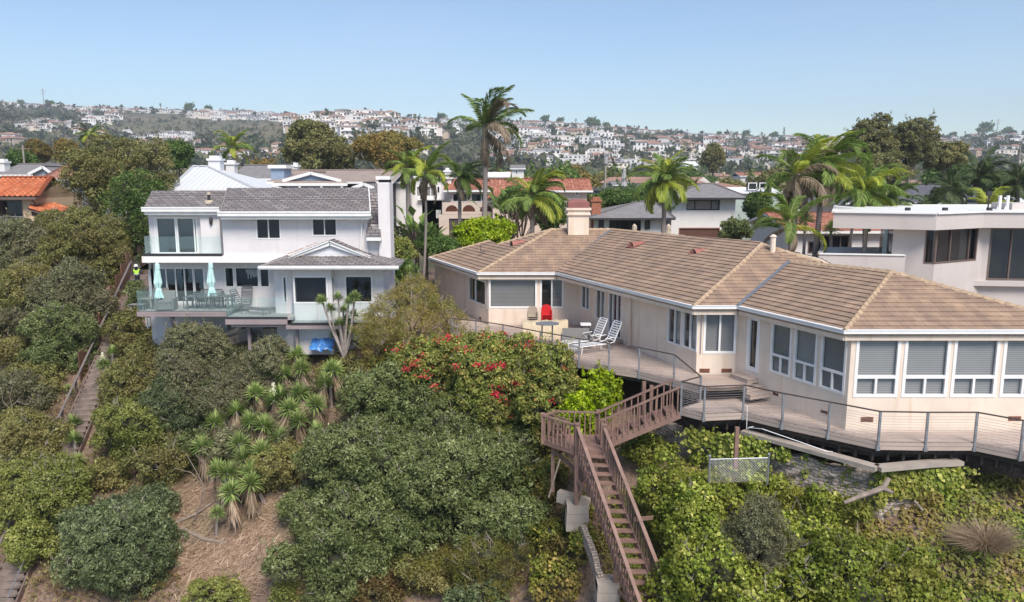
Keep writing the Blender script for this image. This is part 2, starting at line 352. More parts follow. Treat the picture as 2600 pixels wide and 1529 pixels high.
LM = {
 'laurel': leafmat('laurel_leaf', [(0, (.09, .11, .04)), (.5, (.17, .20, .08)), (.85, (.26, .285, .13)), (1, (.40, .41, .23))], .35),
 'bluegreen': leafmat('bluegreen_leaf', [(0, (.07, .09, .045)), (.6, (.15, .18, .085)), (1, (.30, .33, .18))], .4),
 'olive': leafmat('olive_leaf', [(0, (.10, .11, .035)), (.5, (.20, .20, .07)), (1, (.32, .31, .13))], .5, .35, (.17, .11, .055)),
 'yellowgreen': leafmat('yellowgreen_leaf', [(0, (.14, .16, .04)), (.5, (.24, .25, .075)), (1, (.38, .38, .15))], .5),
 'greyscrub': leafmat('greyscrub_leaf', [(0, (.09, .10, .045)), (.5, (.165, .17, .09)), (1, (.28, .27, .15))], .6, .35, (.16, .12, .085)),
 'tree': leafmat('tree_leaf', [(0, (.05, .09, .025)), (.5, (.11, .17, .045)), (1, (.20, .27, .09))], .4),
 'eucalyptus': leafmat('eucalyptus_leaf', [(0, (.09, .095, .04)), (.5, (.165, .17, .07)), (1, (.27, .26, .11))], .25, .25, (.20, .135, .06)),
 'rusty': leafmat('rusty_leaf', [(0, (.12, .10, .035)), (.5, (.23, .165, .055)), (1, (.34, .22, .08))], .3, .5, (.14, .15, .045)),
 'ivy': leafmat('ivy_leaf', [(0, (.06, .09, .015)), (.45, (.16, .21, .035)), (.8, (.30, .34, .075)), (1, (.50, .49, .17))], .6, .5, (.22, .19, .05), .3),
 'ivyground': leafmat('ivyground_leaf', [(0, (.06, .09, .02)), (.5, (.14, .18, .035)), (.85, (.30, .30, .06)), (1, (.44, .33, .12))], .6, .6, (.19, .115, .055), .3),
 'bright': leafmat('bright_leaf', [(0, (.15, .22, .015)), (.5, (.27, .36, .03)), (1, (.48, .52, .08))], 1.0, .4, None, .3),
 'bougain': leafmat('bougain_leaf', [(0, (.08, .11, .03)), (.5, (.20, .23, .06)), (.85, (.36, .37, .11)), (1, (.42, .25, .10))], .7, .25, (.17, .10, .05)),
 'feathery': leafmat('feathery_leaf', [(0, (.14, .15, .04)), (.5, (.27, .26, .08)), (1, (.42, .35, .13))], .8, .35, (.28, .15, .06)),
 'broom': leafmat('broom_leaf', [(0, (.08, .09, .02)), (.5, (.15, .15, .035)), (1, (.27, .24, .06))], .9, .5, (.10, .07, .04)),
 'litter': leafmat('litter_leaf', [(0, (.10, .055, .03)), (.5, (.17, .10, .05)), (.8, (.14, .13, .05)), (1, (.30, .20, .12))], .6, .5, (.10, .11, .035)),
 'palm': leafmat('palm_leaf', [(0, (.09, .14, .04)), (.5, (.17, .245, .065)), (1, (.28, .34, .11))], .8, .4, None, .3),
 'palmdark': leafmat('palmdark_leaf', [(0, (.04, .065, .03)), (.5, (.075, .11, .045)), (1, (.14, .17, .07))], .8),
 'palmyellow': leafmat('palmyellow_leaf', [(0, (.20, .23, .04)), (.5, (.32, .37, .07)), (1, (.46, .46, .11))], .8, .4, None, .3),
 'palmdead': leafmat('palmdead_leaf', [(0, (.16, .12, .08)), (.5, (.25, .19, .14)), (1, (.36, .29, .22))], .8),
 'yucca': leafmat('yucca_leaf', [(0, (.085, .135, .04)), (.5, (.18, .255, .08)), (1, (.40, .44, .19))], 2, .3, None, .2, .45),
 'skirt': leafmat('skirt_leaf', [(0, (.20, .14, .10)), (.5, (.34, .25, .18)), (1, (.48, .38, .29))], 2, .3),
 'drygrass': leafmat('drygrass_leaf', [(0, (.18, .115, .085)), (.5, (.33, .235, .17)), (1, (.53, .42, .32))], .5, .4),
 'hill': leafmat('hill_leaf', [(0, (.04, .06, .025)), (.5, (.08, .105, .045)), (1, (.15, .16, .075))], .02, .5, (.10, .085, .05)),
}
# ---------------------------------------------------------------- terrain
TX = [-60, -27, -15, -7, -2, 1.5, 4, 8, 11.5, 16, 40]
TE = [52, 52, 46, 41.8, 41, 37.5, 33, 27.4, 24.6, 24.2, 24]      # depth of the bluff edge
TD = [7.3, 7.3, 9.4, 9.3, 9.2, 9.2, 9.7, 11.0, 11.5, 10.4, 10.0]   # its drop below the camera
TS = [.6, .6, .62, .62, .62, .62, .62, .62, .62, .62, .62]
SKY_PX = [-900, 0, 140, 330, 480, 620, 760, 900, 1020, 1180, 1300, 1400, 1530, 1680, 1850, 2000, 2200, 2400, 2500, 2600, 3600]
SKY_PY = [262, 257, 264, 274, 277, 282, 290, 298, 296, 302, 303, 306, 318, 331, 339, 344, 347, 345, 337, 334, 330]
YR = 1300.0
SKY_T = [ray(CX, y).z for y in SKY_PY]; SKY_U = [ray(x, y).x for x, y in zip(SKY_PX, SKY_PY)]
def hashn(x, y, s):
    return (np.sin(x/s*1.7+1.3*np.cos(y/s*1.1))+np.sin(y/s*2.3+1.7*np.cos(x/s*.9+1))+.5*np.sin((x+y)/s*3.1)+.5*np.sin((x-y)/s*4.3+2))/3
def gz(X, Y):
    X = np.asarray(X, float); Y = np.asarray(Y, float)
    e = np.interp(X, TX, TE); d = np.interp(X, TX, TD); s = np.interp(X, TX, TS)
    slope = -(d+s*np.maximum(e-Y, 0))+.12*hashn(X, Y, 2.1)*np.clip((e-Y)/3, 0, 1)
    near = np.maximum(slope, -33.5)
    k = np.clip((Y-e-.6)/14, 0, 1); near = near*(1-k)+(-7.6)*k
    u = X/np.maximum(Y, 1)
    ridge = np.interp(u, SKY_U, SKY_T)*YR-7
    q = np.clip((Y-330)/(YR-330), 0, 1)
    prof = q**1.25*(1-.0*q)
    bumps = (hashn(X, Y, 90)*11+hashn(X+300, Y, 38)*4)*np.clip((Y-400)/300, 0, 1)*np.clip((1250-Y)/250, 0, 1)
    hump = 26*np.exp(-((u+.17)/.13)**2)*np.exp(-((Y-820)/170)**2)
    far = -7.6+(ridge+7.6)*prof+bumps+hump
    back = np.clip((Y-YR)/500, 0, 1); far = far*(1-back)+(-20)*back
    return np.where(Y > 150, far, near)
def gzf(x, y): return float(gz(x, y))
def ground_hit(px, py, y0=14, y1=1290, step=.25):
    r = ray(px, py); Y = y0
    while Y < y1:
        if r.z*Y < gzf(r.x*Y, Y): return Vector((r.x*Y, Y, gzf(r.x*Y, Y)))
        Y += step if Y < 90 else 4
    return r*Y
def build_ground():
    def sp_(a, b, n): return list(np.linspace(a, b, n, endpoint=False))
    xs = sp_(-1500, -500, 25)+sp_(-500, -100, 25)+sp_(-100, -34, 16)+sp_(-34, 26, 110)+sp_(26, 100, 18)+sp_(100, 500, 25)+sp_(500, 1500, 25)+[1500]
    ys = sp_(-60, 10, 8)+sp_(10, 60, 90)+sp_(60, 150, 20)+sp_(150, 1350, 100)+sp_(1350, 1900, 10)+[1900]
    X, Y = np.meshgrid(xs, ys); Z = gz(X, Y); nx = len(xs)
    mb = MB(); mb.v = list(zip(X.ravel().tolist(), Y.ravel().tolist(), Z.ravel().tolist()))
    for j in range(len(ys)-1):
        for i in range(nx-1):
            a = j*nx+i; mb.f.append((a, a+1, a+1+nx, a+nx)); mb.m.append(0 if ys[j] < 62 else 1); mb.uv += [(0, 0)]*4
    m, t, b = newmat('slope_soil'); b.inputs['Roughness'].default_value = .95
    n = noise(t, .7, detail=10); n2 = noise(t, 9, detail=6)
    c = ramp(t, n.outputs[0], [(.3, (.11, .065, .045)), (.5, (.22, .145, .10)), (.7, (.31, .21, .155))])
    c = mixc(t, .5, c, ramp(t, n2.outputs[0], [(.3, (.08, .05, .035)), (.7, (.34, .25, .19))])); L(t, c, b.inputs['Base Color']); bump(t, b, n2.outputs[0], .8, .08)
    m2, t, b = newmat('hill_scrub'); b.inputs['Roughness'].default_value = .95
    n = noise(t, .012, detail=8); n2 = noise(t, .1, detail=6)
    c = ramp(t, n.outputs[0], [(.35, (.085, .085, .045)), (.5, (.13, .12, .065)), (.62, (.20, .155, .10)), (.75, (.26, .20, .15))])
    c = mixc(t, .5, c, ramp(t, n2.outputs[0], [(.35, (.05, .06, .03)), (.6, (.17, .15, .09))])); L(t, c, b.inputs['Base Color'])
    o = mb.build('ground', [m, m2], smooth=True); setp(o, kind='structure')
    mo, t, b = newmat('ocean_water'); b.inputs['Base Color'].default_value = (.02, .06, .09, 1); b.inputs['Roughness'].default_value = .15
    n = noise(t, .4, detail=4); bump(t, b, n.outputs[0], .4, .3)
    mb = MB(); mb.poly([(-6000, -12000, -33), (6000, -12000, -33), (6000, -9, -33), (-6000, -9, -33)])
    setp(mb.build('ocean', mo), kind='structure')
build_ground()
# ---------------------------------------------------------------- foliage
def ico(sub=1):
    import bmesh
    bm = bmesh.new(); bmesh.ops.create_icosphere(bm, subdivisions=sub, radius=1)
    v = np.array([tuple(x.co) for x in bm.verts]); f = np.array([[q.index for q in x.verts] for x in bm.faces]); bm.free(); return v, f
ICO1, ICO2 = ico(1), ico(2)
def nrm(a): return a/np.maximum(np.linalg.norm(a, axis=1, keepdims=True), 1e-9)
def leaf_quads(g, P, Nn, ln, wd, droop=0, align=None, lift=0):
    n = len(P); t = g.normal(size=(n, 3))
    if align is not None: t = t*.5+align
    t = t-(t*Nn).sum(1)[:, None]*Nn; t = nrm(t); t[:, 2] -= droop; t = nrm(t)
    b = nrm(np.cross(Nn, t)); k = (.45+1.2*g.random(n)**1.3)[:, None]
    a = t*ln*k; b = b*wd*k*.5
    V = np.stack([P, P+a*.5+b, P+a, P+a*.5-b], 1); V[:, 1:4:2] += Nn[:, None]*wd*k[:, None]*.2
    return V.reshape(-1, 3)
def mesh_quads(name, V, tint, mats, core=None, cmat=1):
    n = len(V)//4; fv = np.arange(4*n).reshape(-1, 4)
    cv = np.zeros((0, 3)); cf = np.zeros((0, 3), int)
    if core is not None: cv, cf = core
    me = bpy.data.meshes.new(name); me.vertices.add(4*n+len(cv))
    me.vertices.foreach_set('co', np.concatenate([V, cv]).astype(np.float32).ravel())
    me.loops.add(4*n+3*len(cf)); me.loops.foreach_set('vertex_index', np.concatenate([fv.ravel(), (cf+4*n).ravel()]).astype(np.int32))
    me.polygons.add(n+len(cf))
    me.polygons.foreach_set('loop_start', np.concatenate([np.arange(n)*4, 4*n+np.arange(len(cf))*3]).astype(np.int32))
    for x in mats: me.materials.append(x)
    mi = np.zeros(n+len(cf), np.int32); mi[n:] = cmat; me.polygons.foreach_set('material_index', mi)
    at_ = me.attributes.new('tint', 'FLOAT', 'FACE'); at_.data.foreach_set('value', np.concatenate([tint, np.zeros(len(cf))]).astype(np.float32))
    me.update(calc_edges=True); return me
def crown_mesh(name, seed, rad, kind, n1=12, clump=.34, per=150, ln=.14, wd=.06, flat=.35, droop=.15, sparse=1., core=True, spread=.9, up=.35, lobe=.42, fill=1.0, shoots=.22):
    """leaves gathered in clumps on the outside of several lobes that together fill an ellipsoid standing on z=0"""
    g = np.random.default_rng(seed); rad = np.array(rad, float)
    dirs = nrm(g.normal(size=(n1, 3))+np.array([0, 0, .35])); dirs[0] = (0, 0, .3)
    n1 = int(n1*1.5); dirs = nrm(g.normal(size=(n1, 3))+np.array([0, 0, .35])); dirs[0] = (0, 0, .3); lr = (lobe*(.55+.65*g.random(n1)))
    C = dirs*(1.06-lr*.9)[:, None]*(.82+.28*g.random(n1))[:, None]*rad; LR = lr[:, None]*rad*np.array([1, 1, 1.])
    big = np.array([rad*.56]); C = np.concatenate([C, [[0, 0, -.1*rad[2]]]]); LR = np.concatenate([LR, big])
    pts, nor = [], []
    area = 4*math.pi*(LR.prod(1))**(2/3)
    for ci, (c, r, a) in enumerate(zip(C, LR, area)):
        k = max(4, int(a/(clump**2*1.75)*fill)); q_ = (np.arange(k)+.5)/k; z_ = 1-2*q_; a_ = np.arange(k)*2.39996+g.random()*6; s_ = np.sqrt(1-z_**2); d = nrm(np.stack([np.cos(a_)*s_, np.sin(a_)*s_, z_], 1)+g.normal(size=(k, 3))*.35/math.sqrt(k)); d = d[d[:, 2] > -.6]
        p = c+d*r*(.84+.36*g.random(len(d))**1.5)[:, None]
        keep = np.ones(len(p), bool)
        for cj, (c2, r2) in enumerate(zip(C, LR)):
            if ci == cj: continue
            keep &= (((p-c2)/r2)**2).sum(1) > .8
        pts.append(p[keep]); nor.append(nrm(d/r)[keep])
    P = np.concatenate(pts); Q = np.concatenate(nor)
    k = g.random(len(P)) < sparse; P = P[k]; Q = Q[k]
    csz = clump*(.6+.7*g.random(len(P))); ct = g.normal(size=len(P))*.12
    per_c = np.maximum(8, (per*(csz/clump)**2).astype(int)); idx = np.repeat(np.arange(len(P)), per_c)
    d = nrm(g.normal(size=(len(idx), 3))+Q[idx]*spread+np.array([0, 0, up]))
    pos = P[idx]+d*(csz[idx]*(.55+.5*g.random(len(idx))))[:, None]*np.array([1, 1, .85])-Q[idx]*(csz[idx]*.25)[:, None]
    nn = nrm(d+g.normal(size=d.shape)*.55)
    V = leaf_quads(g, pos, nn, ln, wd, droop)
    tint = np.clip(.45+ct[idx]+g.normal(size=len(idx))*.22, 0, 1)
    ns = int(len(P)*shoots)
    if ns:
        k = g.integers(0, len(P), ns); k = k[Q[k][:, 2] > -.1]; ns = len(k); dr = nrm(Q[k]*.6+np.array([0, 0, .9])+g.normal(size=(ns, 3))*.4); L_ = (clump*(.9+1.3*g.random(ns)))[:, None]; m_ = 16; kk = np.repeat(np.arange(ns), m_); tt = np.tile(np.linspace(.25, 1, m_), ns)[:, None]
        pp = P[k][kk]+Q[k][kk]*clump*.4+dr[kk]*L_[kk]*tt+g.normal(size=(ns*m_, 3))*clump*.09; V2_ = leaf_quads(g, pp, nrm(g.normal(size=pp.shape)+Q[k][kk]), ln*.9, wd*.85, 0, align=dr[kk])
        V = np.concatenate([V, V2_]); tint = np.concatenate([tint, np.clip(.65+g.normal(size=len(pp))*.2, 0, 1)])
    cr = None
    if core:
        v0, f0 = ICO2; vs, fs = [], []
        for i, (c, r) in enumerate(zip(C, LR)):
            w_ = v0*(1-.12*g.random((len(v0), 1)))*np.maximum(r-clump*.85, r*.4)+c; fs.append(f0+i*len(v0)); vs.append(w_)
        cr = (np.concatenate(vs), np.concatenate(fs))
    return mesh_quads(name, V, tint, [LM[kind], M['twig']], cr, 1), C, LR
def mesh_obj(name, me, parent=None, loc=(0, 0, 0)):
    o = bpy.data.objects.new(name, me); COL.objects.link(o); o.parent = parent; o.location = loc
    ORG[o.name] = ORG[parent.name] if parent else Vector(loc); return o
def tree(name, label, cat, base, top, rad, kind, seed=1, group=None, bark='bark', limbs=True, twigs=0, trunk_r=None, **kw):
    """thing > crown, trunk (with limbs).  base: on the ground, top: centre of the crown (world)"""
    base = Vector(base); top = Vector(top); e = empty(name, base, label, cat, group)
    me, C, LR = crown_mesh('crown', seed, rad, kind, **kw); mesh_obj('crown', me, e, top-base)
    mb = MB(); r = trunk_r or max(.05, .06*max(rad)); rr = random.Random(seed)
    mid = base.lerp(top, .5)+Vector((rr.uniform(-.1, .1)*rad[0], rr.uniform(-.1, .1)*rad[1], 0)); fork = base.lerp(top, .72)
    mb.tube([base-Vector((0, 0, .2)), mid, fork, top], [r*1.25, r, r*.75, r*.4], 7)
    if limbs:
        for k in range(min(len(C), 8)):
            c = top+Vector(C[k]); s_ = mid.lerp(fork, rr.random())
            m_ = s_.lerp(c, .5)+Vector((rr.uniform(-.15, .15), rr.uniform(-.15, .15), .1))*rad[0]
            mb.tube([s_, m_, c], [r*.5, r*.32, r*.1], 5)
    mb.build('trunk', M[bark], e)
    if twigs:
        mb = MB()
        for k in range(twigs):
            i = rr.randrange(len(C)); c = top+Vector(C[i]); r = Vector(LR[i]); a = rr.uniform(0, 6.28); el = rr.uniform(-.1, 1.5); d = Vector((math.cos(a)*math.cos(el)*r.x, math.sin(a)*math.cos(el)*r.y, math.sin(el)*r.z))
            q = c+d*1.05; l = rr.uniform(.25, .6); t_ = Vector((d.x*.5+rr.uniform(-.4, .4), d.y*.5+rr.uniform(-.4, .4), abs(d.z)*.5+rr.uniform(.1, .6))).normalized()
            p0 = c+d*.75; mb.tube([p0, q, q+t_*l], [.016, .012, .004], 3, cap=False)
            for s_ in range(2): m_ = q+t_*l*rr.uniform(.1, .6); mb.tube([m_, m_+(t_+Vector((rr.uniform(-.9, .9), rr.uniform(-.9, .9), .1))).normalized()*l*.5], [.008, .003], 3, cap=False)
        mb.build('bare_twigs', M['pale_bark'], e)['kind'] = 'stuff'
    return e
SEED = [100]
def shrub(cx, cy, rx, ry, kind, label, Y=None, name='shrub', cat='shrub', depth=.85, group=None, foot=.75, **kw):
    """a bush filling that ellipse of the picture, rooted on the slope below it"""
    SEED[0] += 1; auto = ground_hit(cx, cy+ry*foot).y
    Y = auto if Y is None else (Y if kw.pop('fix', False) else min(max(auto, Y-3), Y+1.2)); kw.pop('fix', 0)
    c = at(cx, cy, Y); rxm = rx/FP*Y*1.12; rz = ry/FP*Y*1.1; g_ = gzf(c.x, Y)
    if c.z-rz > g_-.1: h = min((c.z+rz-g_)/2+.1, rz*1.7); c.z = c.z+rz-h; rz = h
    b = Vector((c.x, Y+rz*.2, gzf(c.x, Y+rz*.2)))
    if b.z > c.z-.3*rz: b.z = c.z-.3*rz
    kw.setdefault('twigs', int(18*rxm*rxm) if rxm > 1.5 else 0)
    return tree(name, label, cat, b, c, (rxm, rxm*depth if rxm < 3 else 3*depth, rz), kind, SEED[0], group, **kw)
# --- palms
def frond_mesh(seed, length, kind, droop=1.0, wd=.055, leaflet=.58, n=60, rise=.6, twist=0, dead=False, mats=None):
    """an arching midrib with two rows of leaflets; starts at the origin and runs along +X"""
    g = np.random.default_rng(seed); P = []; ang = rise; p = np.array([0., 0, 0]); st = length/n
    for i in range(n+1):
        P.append(p.copy()); p = p+np.array([math.cos(ang), 0, math.sin(ang)])*st; ang -= droop*(1.7*(i/n)+.25)/n*1.6
    P = np.array(P); V = []; tn = []
    for i in range(4, n+1):
        f = i/n; d = P[i]-P[i-1]; d /= np.linalg.norm(d); up = np.cross(d, [0, 1, 0]); up = up if up[2] > 0 else -up
        ll = leaflet*(math.sin(math.pi*min(1, f*.92+.08))**.6)*(.85+.3*g.random())
        for s in (-1, 1):
            for q in range(2):
                a = np.array([0, s, 0])*(.85+.1*g.normal())+d*(.55+.5*f+.1*g.normal())+up*(.25-.25*q+.15*g.normal()+twist*s)
                a = a/np.linalg.norm(a); a[2] -= .25+.25*g.random()+(.5 if dead else 0); a /= np.linalg.norm(a)
                e = P[i]+d*st*(q*.5); b = np.cross(a, up+g.normal(size=3)*.35); b = b/np.linalg.norm(b)*wd*.5
                tip = e+a*ll; tip[2] -= ll*.25; V += [e, e+a*ll*.5+b, tip, e+a*ll*.5-b]; tn.append(.5+.22*g.normal()+.15*(1-f))
    # midrib
    r0 = .035
    for i in range(n):
        w0 = r0*(1-i/n)+.006; a, b = P[i], P[i+1]; y = np.array([0, w0, 0]); z = np.array([0, 0, w0])
        V += [a-y, b-y, b+z, a+z, a+z, b+z, b+y, a+y]; tn += [.95, .95]
    return mesh_quads('frond', np.array(V), np.clip(np.array(tn), 0, 1), mats or [LM[kind]])
FR = {}
def frond_lib(kind):
    if kind not in FR:
        FR[kind] = [frond_mesh(31+k, 1.0*2.6, kind, droop=[1.15, .9, 1.4, .6][k], rise=.0, dead=(kind == 'palmdead'), wd=.045) for k in range(4)]
    return FR[kind]
def palm(name, label, base_px, crown_px, Y, size, kinds=('palm',), n=16, wind=.5, seed=1, trunk_r=.16, group=None, dead=3, spear=1, el=(.05, 1.35), base=None, shaft=True, bulge=1.0):
    rr = random.Random(seed); top = at(*crown_px, Y)
    if base is None:
        b = at(*base_px, Y); b = Vector((b.x, Y, gzf(b.x, Y)))
    else: b = base
    e = empty(name, b, label, 'palm tree', group)
    mb = MB(); k = 14; pts = []; rs = []
    for i in range(k+1):
        f = i/k; q = b.lerp(top, f)+Vector((math.sin(f*3)*.12, 0, 0)); pts.append(q-Vector((0, 0, .3 if i == 0 else 0)))
        rs.append(trunk_r*(1.15-.3*f)*(1+.04*math.sin(i*2.1)))
    mb.tube(pts, rs, 10); mb.build('trunk', M['palm_trunk'], e, smooth=True)
    if shaft:
        mb = MB(); d = (pts[-1]-pts[-2]).normalized(); mb.tube([top-d*.5, top-d*.1, top+d*.45, top+d*1.0*size], [trunk_r*1.0, trunk_r*1.25*bulge, trunk_r*.8, trunk_r*.25], 8)
        mb.build('crownshaft', M['palm_shaft'], e, smooth=True)
    for i in range(n+dead+spear):
        isdead = i >= n and i < n+dead; isp = i >= n+dead
        kind = 'palmdead' if isdead else kinds[i % len(kinds)]
        o = bpy.data.objects.new('frond', frond_lib(kind)[(i*7+seed) % 4]); COL.objects.link(o); o.parent = e
        az = 2*math.pi*(i*.381966)+rr.uniform(-.25, .25)
        elv = el[0]+(el[1]-el[0])*((i+.5)/n) if not isdead else rr.uniform(-.9, -.2)
        if isp: elv = 1.45; az = rr.uniform(-.5, .5)
        dv = Vector((math.cos(az)*math.cos(elv)+wind*.45, math.sin(az)*math.cos(elv), math.sin(elv))).normalized()
        o.rotation_euler = (rr.uniform(-.3, .3), -math.asin(dv.z), math.atan2(dv.y, dv.x)); o.rotation_mode = 'XYZ'
        s_ = size*rr.uniform(.82, 1.12)*(1.0 if not isdead else .8); o.scale = (s_, s_, s_)
        o.location = (top-b)+Vector((0, 0, .25*size*math.sin(max(elv, 0))))
        ORG[o.name] = ORG[e.name]
    return e
def trunkmat():
    m, t, b = newmat('palm_trunk'); tc = N(t, 'TexCoord'); w_ = N(t, 'TexWave', bands_direction='Z'); w_.inputs['Scale'].default_value = 2.2; w_.inputs['Distortion'].default_value = 1.5
    L(t, tc.outputs['Object'], w_.inputs[0]); n = noise(t, 3)
    c = mixc(t, n.outputs[0], ramp(t, w_.outputs[0], [(.1, (.15, .12, .105)), (.4, (.32, .28, .25))]), (.25, .21, .19)); L(t, c, b.inputs['Base Color']); b.inputs['Roughness'].default_value = .9
    bump(t, b, w_.outputs[0], .5, .02); return m
M['palm_trunk'] = trunkmat()
M['palm_shaft'] = mat('palm_shaft', (.25, .21, .13), .7, .4, 3)
# --- yuccas
def rosette_mesh(seed, kind='yucca', n=120, ln=.44, wd=.046, lo=-.3):
    g = np.random.default_rng(seed); V = []; tn = []
    for i in range(n):
        el = lo+(1.5-lo)*(i/n)**.9; az = i*2.39996+g.normal()*.15
        d = np.array([math.cos(az)*math.cos(el), math.sin(az)*math.cos(el), math.sin(el)]); s = np.array([-math.sin(az), math.cos(az), 0])
        l = ln*(.8+.35*g.random()); w_ = wd*(.8+.4*g.random())
        a = d*l*.5; tip = d*l; tip[2] -= .08*l*math.cos(el); o = d*.03
        V += [o-s*w_*.35, a-s*w_*.5, tip, a+s*w_*.5]; tn.append(.5+.2*g.normal()+.2*math.sin(el))
    return mesh_quads('rosette', np.array(V), np.clip(np.array(tn), 0, 1), [LM[kind]])
def skirt_mesh(seed, ln=.62, n=130):
    g = np.random.default_rng(seed); V = []; tn = []
    for i in range(n):
        az = g.random()*6.283; h = -g.random()*.55; el = -1.15-.3*g.random()
        d = np.array([math.cos(az)*math.cos(el), math.sin(az)*math.cos(el), math.sin(el)]); s = np.array([-math.sin(az), math.cos(az), 0]); l = ln*(.5+.6*g.random())
        o = np.array([math.cos(az)*.07, math.sin(az)*.07, h]); w_ = .045
        V += [o-s*w_*.3, o+d*l*.5-s*w_*.5, o+d*l, o+d*l*.5+s*w_*.5]; tn.append(g.random())
    return mesh_quads('dead_skirt', np.array(V), np.array(tn), [LM['skirt']])
ROS = [rosette_mesh(k) for k in range(4)]; SKT = [skirt_mesh(k) for k in range(2)]
def yucca(label, px, py, Y=None, size=1.0, lean=(0, 0), skirt=True, flower=False, stem=1.0, group='yuccas on the slope', base=None, heads=None):
    """one stem with a rosette of blades, a hanging skirt of dead blades and sometimes a flower spike"""
    SEED[0] += 1; rr = random.Random(SEED[0])
    hs = heads or [(px, py)]
    if Y is None: Y = ground_hit(px, py+30*size*stem).y
    h0 = at(hs[0][0], hs[0][1], Y)
    if base is None: b = Vector((h0.x-lean[0], Y-lean[1], 0)); b.z = min(gzf(b.x, b.y), h0.z-.3*stem)
    else: b = base
    e = empty('yucca', b, label, 'yucca', group)
    for k, (hx, hy) in enumerate(hs):
        h = at(hx, hy, Y+(rr.uniform(-.5, .5) if k else 0)); d = (h-b)
        mb = MB(); mid = b+Vector((d.x*.55+rr.uniform(-.1, .1), d.y*.5, d.z*.5)); mb.tube([b-Vector((0, 0, .1)), mid, h], [.07*size, .055*size, .05*size], 6)
        mb.build('trunk', M['pale_bark'], e)
        tx, ty = (rr.uniform(-.35, .35), rr.uniform(-.35, .35))
        for nm, me in (('rosette', ROS[rr.randrange(4)]),)+((('dead_skirt', SKT[rr.randrange(2)]),) if skirt else ()):
            o = bpy.data.objects.new(nm, me); COL.objects.link(o); o.parent = e; o.location = h-b
            o.scale = (size,)*3; o.rotation_euler = (tx, ty, rr.uniform(0, 6)) if nm == 'rosette' else (tx*.4+lean[1]*.3, ty*.4-lean[0]*.5, rr.uniform(0, 6))
            ORG[o.name] = b
        if flower and k == 0:
            mb = MB(); mb.tube([h, h+Vector((0, 0, .55*size))], .02, 5)
            for q in range(60):
                z = rr.uniform(.2, .62)*size; r = .13*size*(1-(z/size-.2)/.6); a = rr.uniform(0, 6.28); p = h+Vector((math.cos(a)*r*rr.random(), math.sin(a)*r*rr.random(), z))
                mb.tube([p, p+Vector((math.cos(a)*.02, math.sin(a)*.02, -.05))], [.03, .012], 4)
            mb.build('flower_spike', M['flower_white'], e)
    return e
# ---------------------------------------------------------------- walls, windows, roofs
class Facade:                          # a vertical wall plane from A (left) to B (right) as seen from outside
    def __init__(s, A, B):
        s.o = Vector((A[0], A[1], 0)); d = Vector((B[0]-A[0], B[1]-A[1], 0)); s.len = d.length; s.d = d.normalized()
        s.n = Vector((s.d.y, -s.d.x, 0))
    def hit(s, px, py):
        r = ray(px, py); t = s.o.dot(s.n)/r.dot(s.n); p = r*t; return (p-s.o).dot(s.d), p.z
    def pt(s, a, z, off=0): p = s.o+s.d*a+s.n*off; return Vector((p.x, p.y, z))
    def rect(s, p0, p1):               # p0: left x / top-left y, p1: right x / bottom-right y (pixels)
        my = (p0[1]+p1[1])/2
        return (s.hit(p0[0], my)[0], s.hit(p1[0], my)[0], s.hit(*p1)[1], s.hit(*p0)[1])
    def box(s, mb, a0, a1, z0, z1, f0, f1, m=0):
        mb.obox(s.pt(a0, z0, f0), s.d*(a1-a0), s.n*(f1-f0), (0, 0, z1-z0), m)
    def wall(s, mb, a0, a1, z0, z1, ops=(), th=.16, m=0, back=True):
        xs = sorted({a0, a1}|{min(max(v, a0), a1) for o in ops for v in o[:2]}); zs = sorted({z0, z1}|{min(max(v, z0), z1) for o in ops for v in o[2:4]})
        for i in range(len(xs)-1):
            for j in range(len(zs)-1):
                cx, cz = (xs[i]+xs[i+1])/2, (zs[j]+zs[j+1])/2
                if any(o[0] < cx < o[1] and o[2] < cz < o[3] for o in ops): continue
                q = [s.pt(xs[i], zs[j]), s.pt(xs[i+1], zs[j]), s.pt(xs[i+1], zs[j+1]), s.pt(xs[i], zs[j+1])]
                mb.poly(q, m); mb.poly([p-s.n*th for p in q[::-1]], m)
        for o in ops:
            a, b, c, d = o[:4]; f, k = 0, -th
            mb.poly([s.pt(a, c, f), s.pt(a, d, f), s.pt(a, d, k), s.pt(a, c, k)], m); mb.poly([s.pt(b, d, f), s.pt(b, c, f), s.pt(b, c, k), s.pt(b, d, k)], m)
            mb.poly([s.pt(a, c, f), s.pt(a, c, k), s.pt(b, c, k), s.pt(b, c, f)], m); mb.poly([s.pt(a, d, k), s.pt(a, d, f), s.pt(b, d, f), s.pt(b, d, k)], m)
